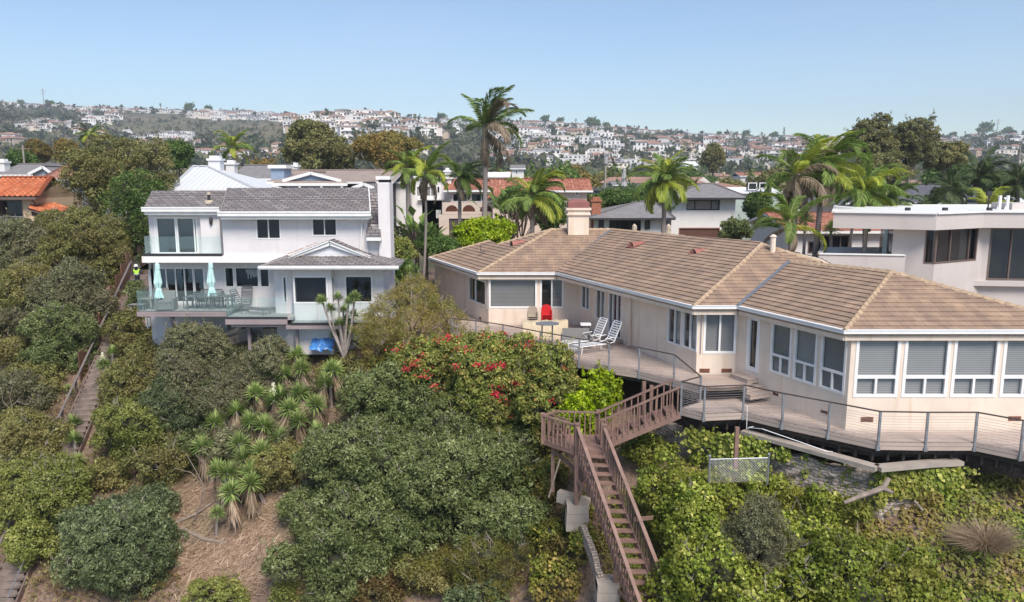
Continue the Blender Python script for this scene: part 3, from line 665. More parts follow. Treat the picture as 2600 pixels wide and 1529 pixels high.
def window(parent, fc, rc, cols=1, back='room', frame='white_paint', fw=.07, glass='glass', low=None, rails=(), name='window', trim=.02, inset=.05, label=None, bdepth=.3, fracs=None, sill=False):
    a0, a1, z0, z1 = rc; mb = MB()
    def bx(p, q, r, t): fc.box(mb, p, q, r, t, -inset-.03, trim)
    e = fw*.25
    bx(a0-e, a0+fw-e, z0-e, z1+e); bx(a1-fw+e, a1+e, z0-e, z1+e); bx(a0+fw-e, a1-fw+e, z1-fw+e, z1+e); bx(a0+fw-e, a1-fw+e, z0-e, z0+fw-e)
    ia0, ia1, iz0, iz1 = a0+fw-e, a1-fw+e, z0+fw-e, z1-fw+e
    fr = fracs or [k/cols for k in range(1, cols)]
    if low:                            # a pair of small panes under a big one
        zm = z0+(z1-z0)*low; bx(ia0, ia1, zm-fw*.5, zm+fw*.5); am = (ia0+ia1)/2; bx(am-fw*.35, am+fw*.35, iz0, zm-fw*.5)
    else:
        for f in fr: am = a0+(a1-a0)*f; bx(am-fw*.4, am+fw*.4, iz0, iz1)
    for f in rails: zm = z0+(z1-z0)*f; bx(ia0, ia1, zm-fw*.25, zm+fw*.25)
    if sill: fc.box(mb, a0-.06, a1+.06, z0-e-.05, z0-e, 0, .06)
    w_ = mb.build(name, M[frame], parent)
    if label: w_['label'] = label
    mb = MB(); mb.poly([fc.pt(ia0, iz0, -inset), fc.pt(ia1, iz0, -inset), fc.pt(ia1, iz1, -inset), fc.pt(ia0, iz1, -inset)])
    p = mb.build('pane', M[glass]); p.parent = w_; p.location = (0, 0, 0)
    # pane was built in world space: bring it into the thing's space
    o = ORG[w_.name]; me = p.data
    for v in me.vertices: v.co -= o
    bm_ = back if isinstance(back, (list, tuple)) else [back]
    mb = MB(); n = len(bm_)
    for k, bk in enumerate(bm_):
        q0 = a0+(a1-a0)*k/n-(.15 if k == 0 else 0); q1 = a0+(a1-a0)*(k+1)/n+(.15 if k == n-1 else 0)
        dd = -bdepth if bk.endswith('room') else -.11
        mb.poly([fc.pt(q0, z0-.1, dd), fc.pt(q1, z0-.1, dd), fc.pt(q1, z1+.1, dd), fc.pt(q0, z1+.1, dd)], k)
    q = mb.build('blind' if 'blind' in ''.join(bm_) else 'backing_sheet', [M[b] for b in bm_]); q.parent = w_; q.location = (0, 0, 0)  # room backs are flat dark sheets, unlit interior shade put into their colour
    for v in q.data.vertices: v.co -= o
    ORG[p.name] = ORG[q.name] = o
    return w_
def clip(poly, axis, val, keep_ge):
    out = []
    for i in range(len(poly)):
        a, b = poly[i], poly[(i+1) % len(poly)]; ia = (a[axis] >= val) == keep_ge or a[axis] == val; ib = (b[axis] >= val) == keep_ge or b[axis] == val
        if ia: out.append(a)
        if ia != ib:
            f = (val-a[axis])/(b[axis]-a[axis]); out.append((a[0]+(b[0]-a[0])*f, a[1]+(b[1]-a[1])*f))
    return out
def roof(mb, poly, style='flat', course=.33, lift=.035, m=0, under=1, thick=.12, per=.3, amp=.055):
    P = [Vector(p) for p in poly]; n = Vector((0, 0, 0))
    for i in range(len(P)): n += P[i].cross(P[(i+1) % len(P)])
    n.normalize()
    if n.z < 0: n = -n; P = P[::-1]
    s_ = Vector((0, 0, 1)).cross(n)
    s_ = s_.normalized() if s_.length > 1e-4 else Vector((1, 0, 0)); t_ = n.cross(s_); o = P[0]
    Q = [((p-o).dot(s_), (p-o).dot(t_)) for p in P]; t0 = min(q[1] for q in Q); t1 = max(q[1] for q in Q); a0 = min(q[0] for q in Q); a1 = max(q[0] for q in Q)
    W = lambda q, h: o+s_*q[0]+t_*q[1]+n*h
    if style == 'smooth':
        mb.poly([W(q, 0) for q in Q], m, [(q[0], q[1]-t0) for q in Q])
    elif style == 'flat':
        k = 0
        while t0+k*course < t1-1e-4:
            b0 = t0+k*course; b1 = b0+course; c = clip(clip(Q, 1, b0, True), 1, b1, False); k += 1
            if len(c) < 3: continue
            hh = lambda q: lift*(1-(q[1]-b0)/course)
            mb.poly([W(q, hh(q)) for q in c], m, [(q[0], q[1]-t0) for q in c])
            e = sorted(q for q in c if abs(q[1]-b0) < 1e-6)
            if len(e) >= 2: mb.poly([W(e[0], -.002), W(e[-1], -.002), W(e[-1], lift), W(e[0], lift)], m, [(e[0][0], b0-t0+.01), (e[-1][0], b0-t0+.01), (e[-1][0], b0-t0+.02), (e[0][0], b0-t0+.02)])
    else:
        nb = 6; i = 0; k0 = math.floor(a0/per); x = k0*per
        rows = [t0+k*course for k in range(int((t1-t0)/course)+1)] if course < 5 else [t0]
        while x < a1:
            c0 = clip(clip(Q, 0, x, True), 0, x+per/nb, False)
            if len(c0) >= 3:
                for r0 in rows:
                    c = clip(clip(c0, 1, r0, True), 1, r0+(course if course < 5 else 1e3), False) if len(rows) > 1 else c0
                    if len(c) < 3: continue
                    hh = lambda q: amp*(.5+.5*math.cos(2*math.pi*q[0]/per))+(.02*(1-(q[1]-r0)/course) if course < 5 else 0)
                    mb.poly([W(q, hh(q)) for q in c], m, [(q[0]+per/2, q[1]-t0) for q in c])
            x += per/nb
    # slab underneath
    a = [W(q, -.01) for q in Q]; b = [W(q, -thick) for q in Q]; mb.poly(b[::-1], under)
    for i in range(len(a)): j = (i+1) % len(a); mb.poly([b[i], b[j], a[j], a[i]], under)
def caps(mb, A, B, w=.24, step=.36, m=0, h=.07):
    A = Vector(A); B = Vector(B); d = B-A; n = max(1, int(d.length/step)); u = d/n
    for i in range(n):
        p = A+u*i; q = p+u*1.12; x = u.cross(Vector((0, 0, 1))).normalized()*w/2; z = Vector((0, 0, 1))
        lo, hi = h*1.0, h*.45; vs = [p-x+z*(lo-.07), p+z*(lo+.04), p+x+z*(lo-.07), q-x+z*(hi-.07), q+z*(hi+.04), q+x+z*(hi-.07)]
        mb.poly([vs[0], vs[1], vs[4], vs[3]], m); mb.poly([vs[1], vs[2], vs[5], vs[4]], m); mb.poly([vs[0], vs[2], vs[1]], m); mb.poly([vs[3], vs[4], vs[5]], m)
        mb.poly([vs[0], vs[3], vs[5], vs[2]], m)
def slope_pt(px, py, Y0, drop0, m):
    r = ray(px, py); Y = (drop0+m*Y0)/(-r.z+m); return r*Y
def gutter(mb, pts, m=0, w=.13, h=.13, z=0):
    for a, b in zip(pts, pts[1:]):
        a = Vector(a); b = Vector(b); d = (b-a).normalized(); mb.bar(a-d*.05+Vector((0, 0, z)), b+d*.05+Vector((0, 0, z)), w, h, m); mb.bar(a-d*.06+Vector((0, 0, z+h*.45)), b+d*.06+Vector((0, 0, z+h*.45)), w+.03, h*.2, m)
# ---------------------------------------------------------------- tan tiled house on the right
V2 = lambda p: (p[0], p[1])
def build_tan_house():
    e = empty('tiled_house', (6, 34, -8.6), 'long tan stucco house with brown tiled hip roof behind the cable rail deck', 'house')
    DR = 5.08; E1 = on(2144, 841, DR); E2 = on(1873, 779, DR); E3 = on(1760, 779, DR); E3.y = E2.y; E4 = on(1412, 694, DR); E5 = on(1212, 696, DR); E5.y = E4.y
    E6 = on(1090, 655, DR); E0 = Vector((20.0, E1.y, -DR))
    m = .33
    fp = lambda E, px, py: slope_pt(px, py, E.y, DR, m)
    r1 = fp(E1, 2263, 691); mm = fp(E2, 2006, 664); r2 = fp(E2, 1935, 621); bb = fp(E2, 2080, 666); q = fp(E4, 1553, 587); s = fp(E4, 1400, 587)
    q.z = r2.z; s.z = q.z
    zr = r1.z
    L1 = Vector((-4.2, 50.5, q.z-.35)); L2 = on(1244, 612, -L1.z); L3 = on(1265, 621, -L1.z+.1)
    n6 = (s-E5).cross(E6-E5); L2, L3 = [ray(*q_)*(E5.dot(n6)/ray(*q_).dot(n6)) for q_ in ((1244, 612), (1265, 621))]
    back = lambda p, k=6.5: Vector((p.x+k*.92, p.y+k*.39, p.z-k*.33))
    mb = MB()
    fl = dict(course=.345, lift=.038, m=0, under=1, thick=.1)
    roof(mb, [E1, E0, r1], 'flat', **fl)
    r0 = r1
    roof(mb, [E1, r1, mm, E2], 'flat', **fl)
    roof(mb, [E2, mm, r2, E3], 'flat', **fl); roof(mb, [mm, bb, r2], 'flat', **fl)
    roof(mb, [E3, r2, q, E4], 'flat', **fl)
    roof(mb, [E4, q, s, E5], 'flat', **fl)
    roof(mb, [E5, s, L3, L2, E6], 'flat', **fl)
    # slopes on the far side
    e0b = Vector((E0.x-3.4, E0.y+9, -DR)); roof(mb, [E0, e0b, r1], 'flat', **fl)
    roof(mb, [e0b, Vector((mm.x+4.2, mm.y+2.2, -DR+.3)), mm, r1], 'flat', **fl)
    roof(mb, [Vector((mm.x+4.2, mm.y+2.2, -DR+.3)), Vector((r2.x+4.4, r2.y+2.6, -DR)), r2, bb], 'flat', **fl)
    roof(mb, [Vector((r2.x+4.6, r2.y+2.4, -DR)), Vector((q.x+5.5, q.y+3.5, -DR)), q, r2], 'flat', **fl)
    roof(mb, [Vector((q.x+5.5, q.y+3.5, -DR)), Vector((s.x, s.y+5.2, -DR)), s, q], 'flat', **fl)
    ro = mb.build('roof', [M['tan_tile'], M['stucco_tan']], e)
    mb = MB()
    for a, b in ((E1, r1), (r1, E0), (mm, r1), (E3, r2), (r2, bb), (q, r2), (E5, s), (s, q), (s, L3), (E6, L2)): caps(mb, a, b)
    c = mb.build('ridge_tiles', M['tan_cap']); sub(c, ro)
    for a, b in ((E2, mm), (E4, q)):
        mb = MB(); mb.bar(Vector(a)+Vector((0, 0, .05)), Vector(b)+Vector((0, 0, .05)), .16, .03)
        sub(mb.build('valley_flashing', M['steel']), ro)
    # gutter and fascia
    pts = [E0, E1, E2, E3, E4, E5, E6]
    mb = MB(); gutter(mb, [p+Vector((0, 0, -.02)) for p in pts], w=.14, h=.13); gutter_o = mb.build('gutter', M['white_paint'], e)
    mb = MB()
    for a, b in zip(pts, pts[1:]):
        u = (b-a).normalized(); nn = Vector((u.y, -u.x, 0))*1
        mb.bar(a+Vector((0, 0, -.22))+nn*.10, b+Vector((0, 0, -.22))+nn*.10, .06, .24)
    mb.build('fascia', M['stucco_tan'], e)
    # walls (left to right as seen from outside)
    W6 = (-5.2, 51.5); W5 = (-1.3, 42.0); W4 = (3.72, 42.0); W3 = (7.63, 31.0); W2 = (9.24, 31.0); W1 = (11.6, 25.7); W0 = (19.4, 25.7)
    F = [Facade(W6, W5), Facade(W5, W4), Facade(W4, W3), Facade(W3, W2), Facade(W2, W1), Facade(W1, W0)]
    top = -DR-.16; base = [-9.2, -9.2, -9.2, -9.0, -9.4, -9.4]
    wins = []
    wins.append((0, z2(440, 475), z2(582, 735), dict(cols=2, fracs=[.4], back='room', glass='glass_sea')))
    wins.append((1, z2(615, 498), z2(1018, 747), dict(back='blind', fw=.1)))
    wins.append((1, z2(1052, 498), z2(1246, 747), dict(cols=2, back=['room', 'blind'], fw=.1)))
    wins.append((2, z2(1404, 550), z2(1472, 770), dict(cols=2, back=['room', 'blind_light'])))
    wins.append((2, z2(1528, 582), z2(1604, 862), dict(cols=2, back=['room', 'blind_light'])))
    wins.append((2, z2(1634, 603), z2(1744, 1020), dict(cols=3, back='room', fw=.09, name='sliding_door')))
    wins.append((2, z2(2143, 735), z2(2258, 1080), dict(cols=2, back=['room', 'blind_light'])))
    wins.append((2, z3(90, 593), z3(183, 868), dict(cols=2, back=['room', 'blind_light'])))
    wins.append((3, z3(227, 608), z3(438, 875), dict(cols=2, fw=.1, back='blind')))
    wins.append((4, z3(514, 628), z3(590, 1003), dict(fw=.17, back='room', name='door')))
    wins.append((4, z3(670, 668), z3(802, 1038), dict(low=.36, fw=.09, back='blind')))
    wins.append((4, z3(822, 703), z3(970, 1092), dict(low=.36, fw=.09, back='blind_light')))
    wins.append((4, z3(997, 745), z3(1162, 1152), dict(low=.36, fw=.09, back='blind')))
    for x0, x1 in ((1228, 1512), (1548, 1840), (1872, 2164), (2199, 2490)):
        wins.append((5, z3(x0, 774), z3(x1, 1162), dict(low=.335, fw=.11, back='blind_light')))
    ops = {}; 
    for k, a, b, kw in wins: ops.setdefault(k, []).append(F[k].rect(a, b))
    mb = MB()
    for k, f in enumerate(F): f.wall(mb, 0, f.len, base[k], top, ops.get(k, []))
    for f, z in ((F[1], top), (F[2], top), (F[3], top)): pass
    # far side
    for A, B in (((19.4, 25.7), (16.2, 35)), ((16.2, 35), (15, 40)), ((15, 40), (8.5, 50.5)), ((8.5, 50.5), (-5.2, 51.5))):
        f = Facade(A, B); f.wall(mb, 0, f.len, -9.2, top)
    # soffit closes the eaves
    so = [W0, W1, W2, W3, W4, W5, W6]; eo = [E0, E1, E2, E3, E4, E5, E6]
    for i in range(len(so)-1):
        a, b = so[i], so[i+1]; c, d = eo[i+1], eo[i]; z = top-.01
        mb.poly([(a[0], a[1], z), (b[0], b[1], z), (c.x, c.y, z), (d.x, d.y, z)]); mb.poly([(a[0], a[1], z+.03), (d.x, d.y, z+.03), (c.x, c.y, z+.03), (b[0], b[1], z+.03)])
    mb.build('wall', M['stucco_tan'], e)
    for k, a, b, kw in wins: window(e, F[k], F[k].rect(a, b), **kw)
    # grilles near the deck
    for k, a, b in ((3, z3(197, 978), z3(265, 1004)), (3, z3(342, 978), z3(411, 1003)), (4, z3(682, 1130), z3(720, 1162)), (4, z3(998, 1245), z3(1046, 1283)), (5, z3(1262, 1297), z3(1345, 1329)), (5, z3(2235, 1292), z3(2320, 1322)), (0, z2(530, 822), z2(546, 850))):
        rc = F[k].rect(a, b); mb = MB()
        F[k].box(mb, rc[0], rc[1], rc[2], rc[3], -.02, .012); n = 4
        for j in range(n): z = rc[2]+(rc[3]-rc[2])*(j+.3)/n; F[k].box(mb, rc[0]+.02, rc[1]-.02, z, z+(rc[3]-rc[2])*.35/n, .012, .022, 1)
        mb.build('vent_grille', [M['brick'], M['dark_wood']], e)
    # downspout beside the sliding door
    f = F[2]; a, _ = f.hit(*z2(1830, 850)); mb = MB(); zt = top-.05; p = f.pt(a, zt, .08)
    mb.tube([f.pt(f.hit(*z2(1745, 640))[0], -DR-.1, .9), f.pt(a-.3, zt-.25, .1), f.pt(a, zt-.4, .07), f.pt(a, -7.9, .07), f.pt(a-.05, -7.98, .25)], .045, 6); mb.build('downspout', M['stucco_tan'], e)
    # door step
    mb = MB(); f = F[4]; a0, _ = f.hit(*z3(470, 1000)); a1, _ = f.hit(*z3(600, 1000)); f.box(mb, a0, a1-.1, -8.02, -7.82, .0, .55); f.box(mb, a1-.05, a1+.3, -8.22, -8.03, 0, .9); f.box(mb, a1+.3, a1+.62, -8.42, -8.22, 0, 1.0)
    mb.build('door_step', M['deck_boards2'], e)
    f = F[2]; a0, _ = f.hit(*z2(1640, 1000)); a1, _ = f.hit(*z2(1760, 1000)); mb = MB(); f.box(mb, a0, a1, -7.98, -7.84, 0, .5); mb.build('door_step', M['deck_boards'], e)
    # chimney
    c = at(*z2(1370, 110), 47.2); w_ = 1.05
    mb = MB(); zc = -1.9; x0, x1, y0, y1 = c.x-.62, c.x+.62, 46.6, 47.9
    mb.box((x0, y0, -4), (x1, y1, -2.15)); mb.box((x0-.1, y0-.1, -2.15), (x1+.1, y1+.1, -2.05)); mb.box((x0-.04, y0-.04, -2.05), (x1+.04, y1+.04, -1.85)); mb.box((x0-.13, y0-.13, -1.85), (x1+.13, y1+.13, -1.72))
    ch = mb.build('chimney', M['stucco_tan'], e)
    mb = MB(); q0, q1, q2, q3 = (x0-.1, y0-.1), (x1+.1, y0-.1), (x1+.1, y1+.1), (x0-.1, y1+.1); t = (x0+x1)/2, (y0+y1)/2
    zb, zm, zt2 = -1.72, -1.38, -1.2
    cs = [(x0-.02, y0-.02), (x1+.02, y0-.02), (x1+.02, y1+.02), (x0-.02, y1+.02)]
    ins = [(x0+.3, y0+.3), (x1-.3, y0+.3), (x1-.3, y1-.3), (x0+.3, y1-.3)]
    for i in range(4):
        j = (i+1) % 4; mb.poly([cs[i]+(zb,), cs[j]+(zb,), cs[j]+(zm,), cs[i]+(zm,)]); mb.poly([cs[i]+(zm,), cs[j]+(zm,), ins[j]+(zt2,), ins[i]+(zt2,)])
    mb.poly([p+(zt2,) for p in ins]); mb.build('chimney_cap', M['copper_cap'], e)
    # low half-round roof ventilators
    def rv(px, py, E, a, b, fdir):
        p = a.lerp(b, .5); n = (E3-r2).cross(q-r2).normalized(); n = n if n.z > 0 else -n
        r = ray(px, py); t = r2.dot(n)/r.dot(n); P0 = r*t; s_ = Vector((0, 0, 1)).cross(n).normalized(); up = n.cross(s_)
        mb = MB(); nn = 8; R0 = .24
        pr = [(math.cos(math.pi*k/nn)*R0, math.sin(math.pi*k/nn)*R0*1.15) for k in range(nn+1)]
        A = [P0+s_*x+Vector((0, 0, z+.02)) for x, z in pr]; B = [P0+up*.95+n*.02+s_*x*.9+n*z*.12 for x, z in pr]
        for k in range(nn): mb.poly([A[k], A[k+1], B[k+1], B[k]], 0)
        mb.poly(A, 1)
        for k in range(5): z = .05+.045*k; xx = math.sqrt(max(0, 1-(z/(R0*1.15))**2))*R0; mb.box(P0+Vector((-xx, -.03, z)), P0+Vector((xx, -.01, z+.02)), 0)
        mb.poly([P0-s_*.35-up*.1+n*.06, P0+s_*.35-up*.1+n*.06, P0+s_*.35+up*.9+n*.06, P0-s_*.35+up*.9+n*.06], 0)
        mb.build('roof_ventilator', [M['terracotta_metal'], M['dark_wood']], e)
    for px, py in (z2(1825, 232), z3(155, 228)): rv(px, py, None, E3, q, None)
    n_ = n6.normalized(); n_ = n_ if n_.z > 0 else -n_
    r = ray(*z2(803, 222)); P0 = r*(s.dot(n_)/r.dot(n_)); s_ = Vector((0, 0, 1)).cross(n_).normalized(); up = n_.cross(s_)
    mb = MB(); pr = [(math.cos(math.pi*k/8)*.24, math.sin(math.pi*k/8)*.28) for k in range(9)]
    A = [P0+s_*x+Vector((0, 0, z+.04)) for x, z in pr]; B = [P0+up*.95+s_*x*.9+n_*(z*.12+.04) for x, z in pr]
    for k in range(8): mb.poly([A[k], A[k+1], B[k+1], B[k]], 0)
    mb.poly(A, 1); mb.build('roof_ventilator', [M['terracotta_metal'], M['dark_wood']], e)
    # pipe on the roof near its right hip
    p = fp(E2, *z3(680, 205)); mb = MB(); mb.tube([p-Vector((0, 0, .1)), p+Vector((0, 0, .7))], .13, 8); mb.tube([p+Vector((0, 0, .7)), p+Vector((0, 0, .8))], [.18, .05], 8); mb.build('flue_pipe', M['stucco_tan'], e)
    p = on(*z2(540, 270), -L1.z+.9); mb = MB(); mb.tube([p, p+Vector((0, 0, .45))], .035, 6); mb.tube([p+Vector((-.15, -.2, -.0)), p+Vector((.3, .1, .08))], .05, 5); mb.build('vent_pipe', M['brown_frame'], e)
    return e, F
def sub(o, parent):                    # hang a world-space mesh under a part
    org = ORG[parent.name]
    for v in o.data.vertices: v.co -= org
    o.parent = parent; o.location = (0, 0, 0); ORG[o.name] = org
    return o
TAN, TF = build_tan_house()
# ---------------------------------------------------------------- deck with cable railing
def cable_bay(mb, A, B, n=10, h=1.0, post_h=1.0):
    for k in range(n): z = .06+h*.93*k/n; mb.tube([A+Vector((0, 0, z)), B+Vector((0, 0, z))], .0065, 3, cap=False)
def deck_prism(name, poly, z, th, m, e, fascia=True):
    mb = MB(); P = [(p[0], p[1], z) for p in poly]; mb.prism(P, (0, 0, -th)); return mb.build(name, m, e)
def rail_run(e, pts, low=.28):
    """posts, top rail and cables along deck-level points"""
    for p in pts:
        mb = MB(); mb.box((p.x-.035, p.y-.035, p.z-low), (p.x+.035, p.y+.035, p.z+1.04)); mb.box((p.x-.06, p.y-.05, p.z-low), (p.x+.06, p.y+.05, p.z-low+.14)); mb.build('railing_post', M['steel'], e)
    for a, b in zip(pts, pts[1:]):
        mb = MB(); mb.bar(a+Vector((0, 0, 1.055)), b+Vector((0, 0, 1.055)), .055, .04); mb.build('top_rail', M['rail_top'], e)
        mb = MB(); cable_bay(mb, a, b); mb.build('cables', M['cable'], e)
DL, DU = 8.62, 8.0
def build_deck():
    e = empty('wooden_deck', (6, 27, -DL), 'tan board deck with steel post and cable railing around the tan tiled house', 'deck')
    lo = [on(x, y, DL-1.07) for x, y in ((1780, 955), (1731, 968), (1790, 981), (1890, 977), (1990, 998), (2108, 1020), (2236, 1044), (2357, 1046), (2482, 1046), (2600, 1067), (2720, 1090))]
    for p in lo: p.z = -DL
    up = [on(x, y, DU-1.07) for x, y in ((1148, 808), (1208, 814), (1277, 824), (1372, 842), (1471, 859), (1547, 872), (1624, 882), (1713, 900))]
    for p in up: p.z = -DU
    last = lo[0].copy(); last.z = -DU
    g = .06
    poly = [(p.x, p.y+g) for p in lo]+[(21, 25.6), (11.65, 25.6), (9.3, 30.9), (8.4, 30.9), (7.3, 29.4)]
    deck_prism('deck_floor', poly, -DL, .2, M['deck_boards2'], e)
    upl = [(p.x, p.y) for p in up]+[(last.x, last.y)]+[(8.3, 28.95), (9.55, 29.35), (9.35, 30.9), (7.7, 30.95), (3.7, 41.9), (-1.3, 41.9), (-4.4, 49)]
    deck_prism('deck_floor', upl, -DU, .14, M['deck_boards'], e)
    mb = MB()
    # rim boards under the edge
    for P, z in ((lo, -DL), (up+[last], -DU)):
        for a, b in zip(P, P[1:]): mb.bar(Vector((a.x, a.y+.02, z-.14)), Vector((b.x, b.y+.02, z-.14)), .05, .25)
    mb.build('rim_board', M['deck_boards2'], e)
    rail_run(e, lo); 
    rail_run(e, up)
    a, b = up[-1], lo[0]; mb = MB(); mb.bar(a+Vector((0, 0, 1.055)), b+Vector((0, 0, 1.055)), .055, .04); mb.build('top_rail', M['rail_top'], e)
    mb = MB(); cable_bay(mb, a, b); mb.build('cables', M['cable'], e)
    # joists, beams and posts below
    mb = MB()
    for i in range(2, len(lo)-1):
        a, b = lo[i], lo[i+1]
        for zz, off, h in ((-DL-.42, .35, .16), (-DL-.62, .55, .1)): mb.bar(Vector((a.x, a.y+off, zz)), Vector((b.x, b.y+off, zz)), .08, h)
        n = 3
        for k in range(n): p = a.lerp(b, k/n); mb.box((p.x-.04, p.y+.3, -DL-.75), (p.x+.04, p.y+.5, -DL-.2)); mb.bar(Vector((p.x, p.y+.1, -DL-.3)), Vector((p.x, p.y+2.5, -DL-.3)), .05, .18)
    for a, b in zip(up, up[1:]):
        mb.bar(Vector((a.x, a.y+.3, -DU-.36)), Vector((b.x, b.y+.3, -DU-.36)), .1, .22)
        for k in range(3): p = a.lerp(b, k/3); mb.bar(Vector((p.x, p.y+.1, -DU-.24)), Vector((p.x+.8, p.y+3.2, -DU-.24)), .05, .18)
    mb.build('beams', M['dark_wood'], e)
    for px, py0, py1, Y in ((*z4(1245, 400), 1163, 26.6), (*z4(670, 140), 1035, 30.6), (*z4(715, 170), 1035, 30.0), (*z2(1930, 1400), 1005, 31.6)):
        p = at(px, py0, Y); mb = MB(); mb.box((p.x-.07, Y-.07, at(px, py1, Y).z-.4), (p.x+.07, Y+.07, -DL-.2 if Y < 28 else -DU-.2)); mb.build('support_post', M['red_wood'], e)
    return lo, up
LO, UP = build_deck()
def curb_and_wall():
    pts = [on(x, y, 9.3) for x, y in (z11(-30, 262), z11(0, 270), z11(460, 395), z11(930, 523), z11(1290, 490), z11(1520, 478))]
    mb = MB()
    for a, b in zip(pts, pts[1:]): mb.bar(a+Vector((0, .1, -.07)), b+Vector((0, .1, -.07)), .4, .14)
    setp(mb.build('concrete_curb', M['concrete']), 'pale concrete curb running beneath the lower deck edge', 'curb')
    tp = [on(x, y, 9.72) for x, y in (z4(700, 330), z4(860, 400), z4(1110, 480), z4(1350, 500), z11(30, 340), z11(280, 430), z11(620, 520), z11(940, 570), z11(1290, 555), z11(1400, 545))]
    rr = random.Random(3); mb = MB()
    P = []
    for a, b in zip(tp, tp[1:]):
        n = max(3, int((b-a).length/.16)); P += [a.lerp(b, k/n) for k in range(n)]
    P.append(tp[-1]); rows = 13; G = []
    for j in range(rows+1):
        row = []
        for i, p in enumerate(P):
            z = -.17*j; row.append(Vector((p.x+rr.uniform(-.02, .02), p.y+.1-.02*j+(rr.uniform(-.07, .07)-.05*math.sin(i*1.3+j*2.1)), p.z+z+rr.uniform(-.03, .03)+(.05*math.sin(i*.7) if j == 0 else 0))))
        G.append(row)
    for j in range(rows):
        for i in range(len(P)-1): U = lambda a, b: (.16*a, 2-.17*b); mb.poly([G[j+1][i], G[j+1][i+1], G[j][i+1]], 0, [U(i, j+1), U(i+1, j+1), U(i+1, j)]); mb.poly([G[j+1][i], G[j][i+1], G[j][i]], 0, [U(i, j+1), U(i+1, j), U(i, j)])
    for i in range(len(P)-1): a, b = G[0][i], G[0][i+1]; mb.poly([a, b, b+Vector((0, .45, -.03)), a+Vector((0, .45, -.03))])
    setp(mb.build('stone_wall', M['stone']), 'rough stone retaining wall with ivy creeping over it below the lower deck', 'retaining wall')
curb_and_wall()
# ---------------------------------------------------------------- red-brown wooden stairs
def bal_rail(e, A, B, nb, h=.92, w=.1, base_off=-.08, cap='handrail', post=.024):
    """handrail above A-B (tread level) with nb square balusters, each a mesh of its own"""
    A = Vector(A); B = Vector(B); mb = MB(); mb.bar(A+Vector((0, 0, h)), B+Vector((0, 0, h)), .13, .05); mb.build('handrail', M['red_wood'], e)
    for k in range(nb):
        p = A.lerp(B, (k+.5)/nb); mb = MB(); mb.box((p.x-post, p.y-post, p.z+base_off), (p.x+post, p.y+post, p.z+h-.03)); mb.build('baluster', M['red_wood'], e)
def flight(e, TL, TR, BL, BR, n, open_=True):
    """n treads between top-left/right and bottom-left/right tread-level points, with two stringers"""
    TL, TR, BL, BR = map(Vector, (TL, TR, BL, BR))
    for A, B in ((TL, BL), (TR, BR)):
        mb = MB(); d = (B-A).normalized(); mb.bar(A+Vector((0, 0, -.12)), B+Vector((0, 0, -.12)), .06, .3); mb.build('stringer', M['red_wood'], e)
    for k in range(n):
        a = TL.lerp(BL, (k+.2)/n); b = TR.lerp(BR, (k+.2)/n); a2 = TL.lerp(BL, (k+1.15)/n); b2 = TR.lerp(BR, (k+1.15)/n); z = min(a.z, b.z)-.04
        mb = MB(); mb.prism([(a.x, a.y, z), (b.x, b.y, z), (b2.x, b2.y, z), (a2.x, a2.y, z)], (0, 0, -.055)); mb.build('tread', M['red_wood'], e)
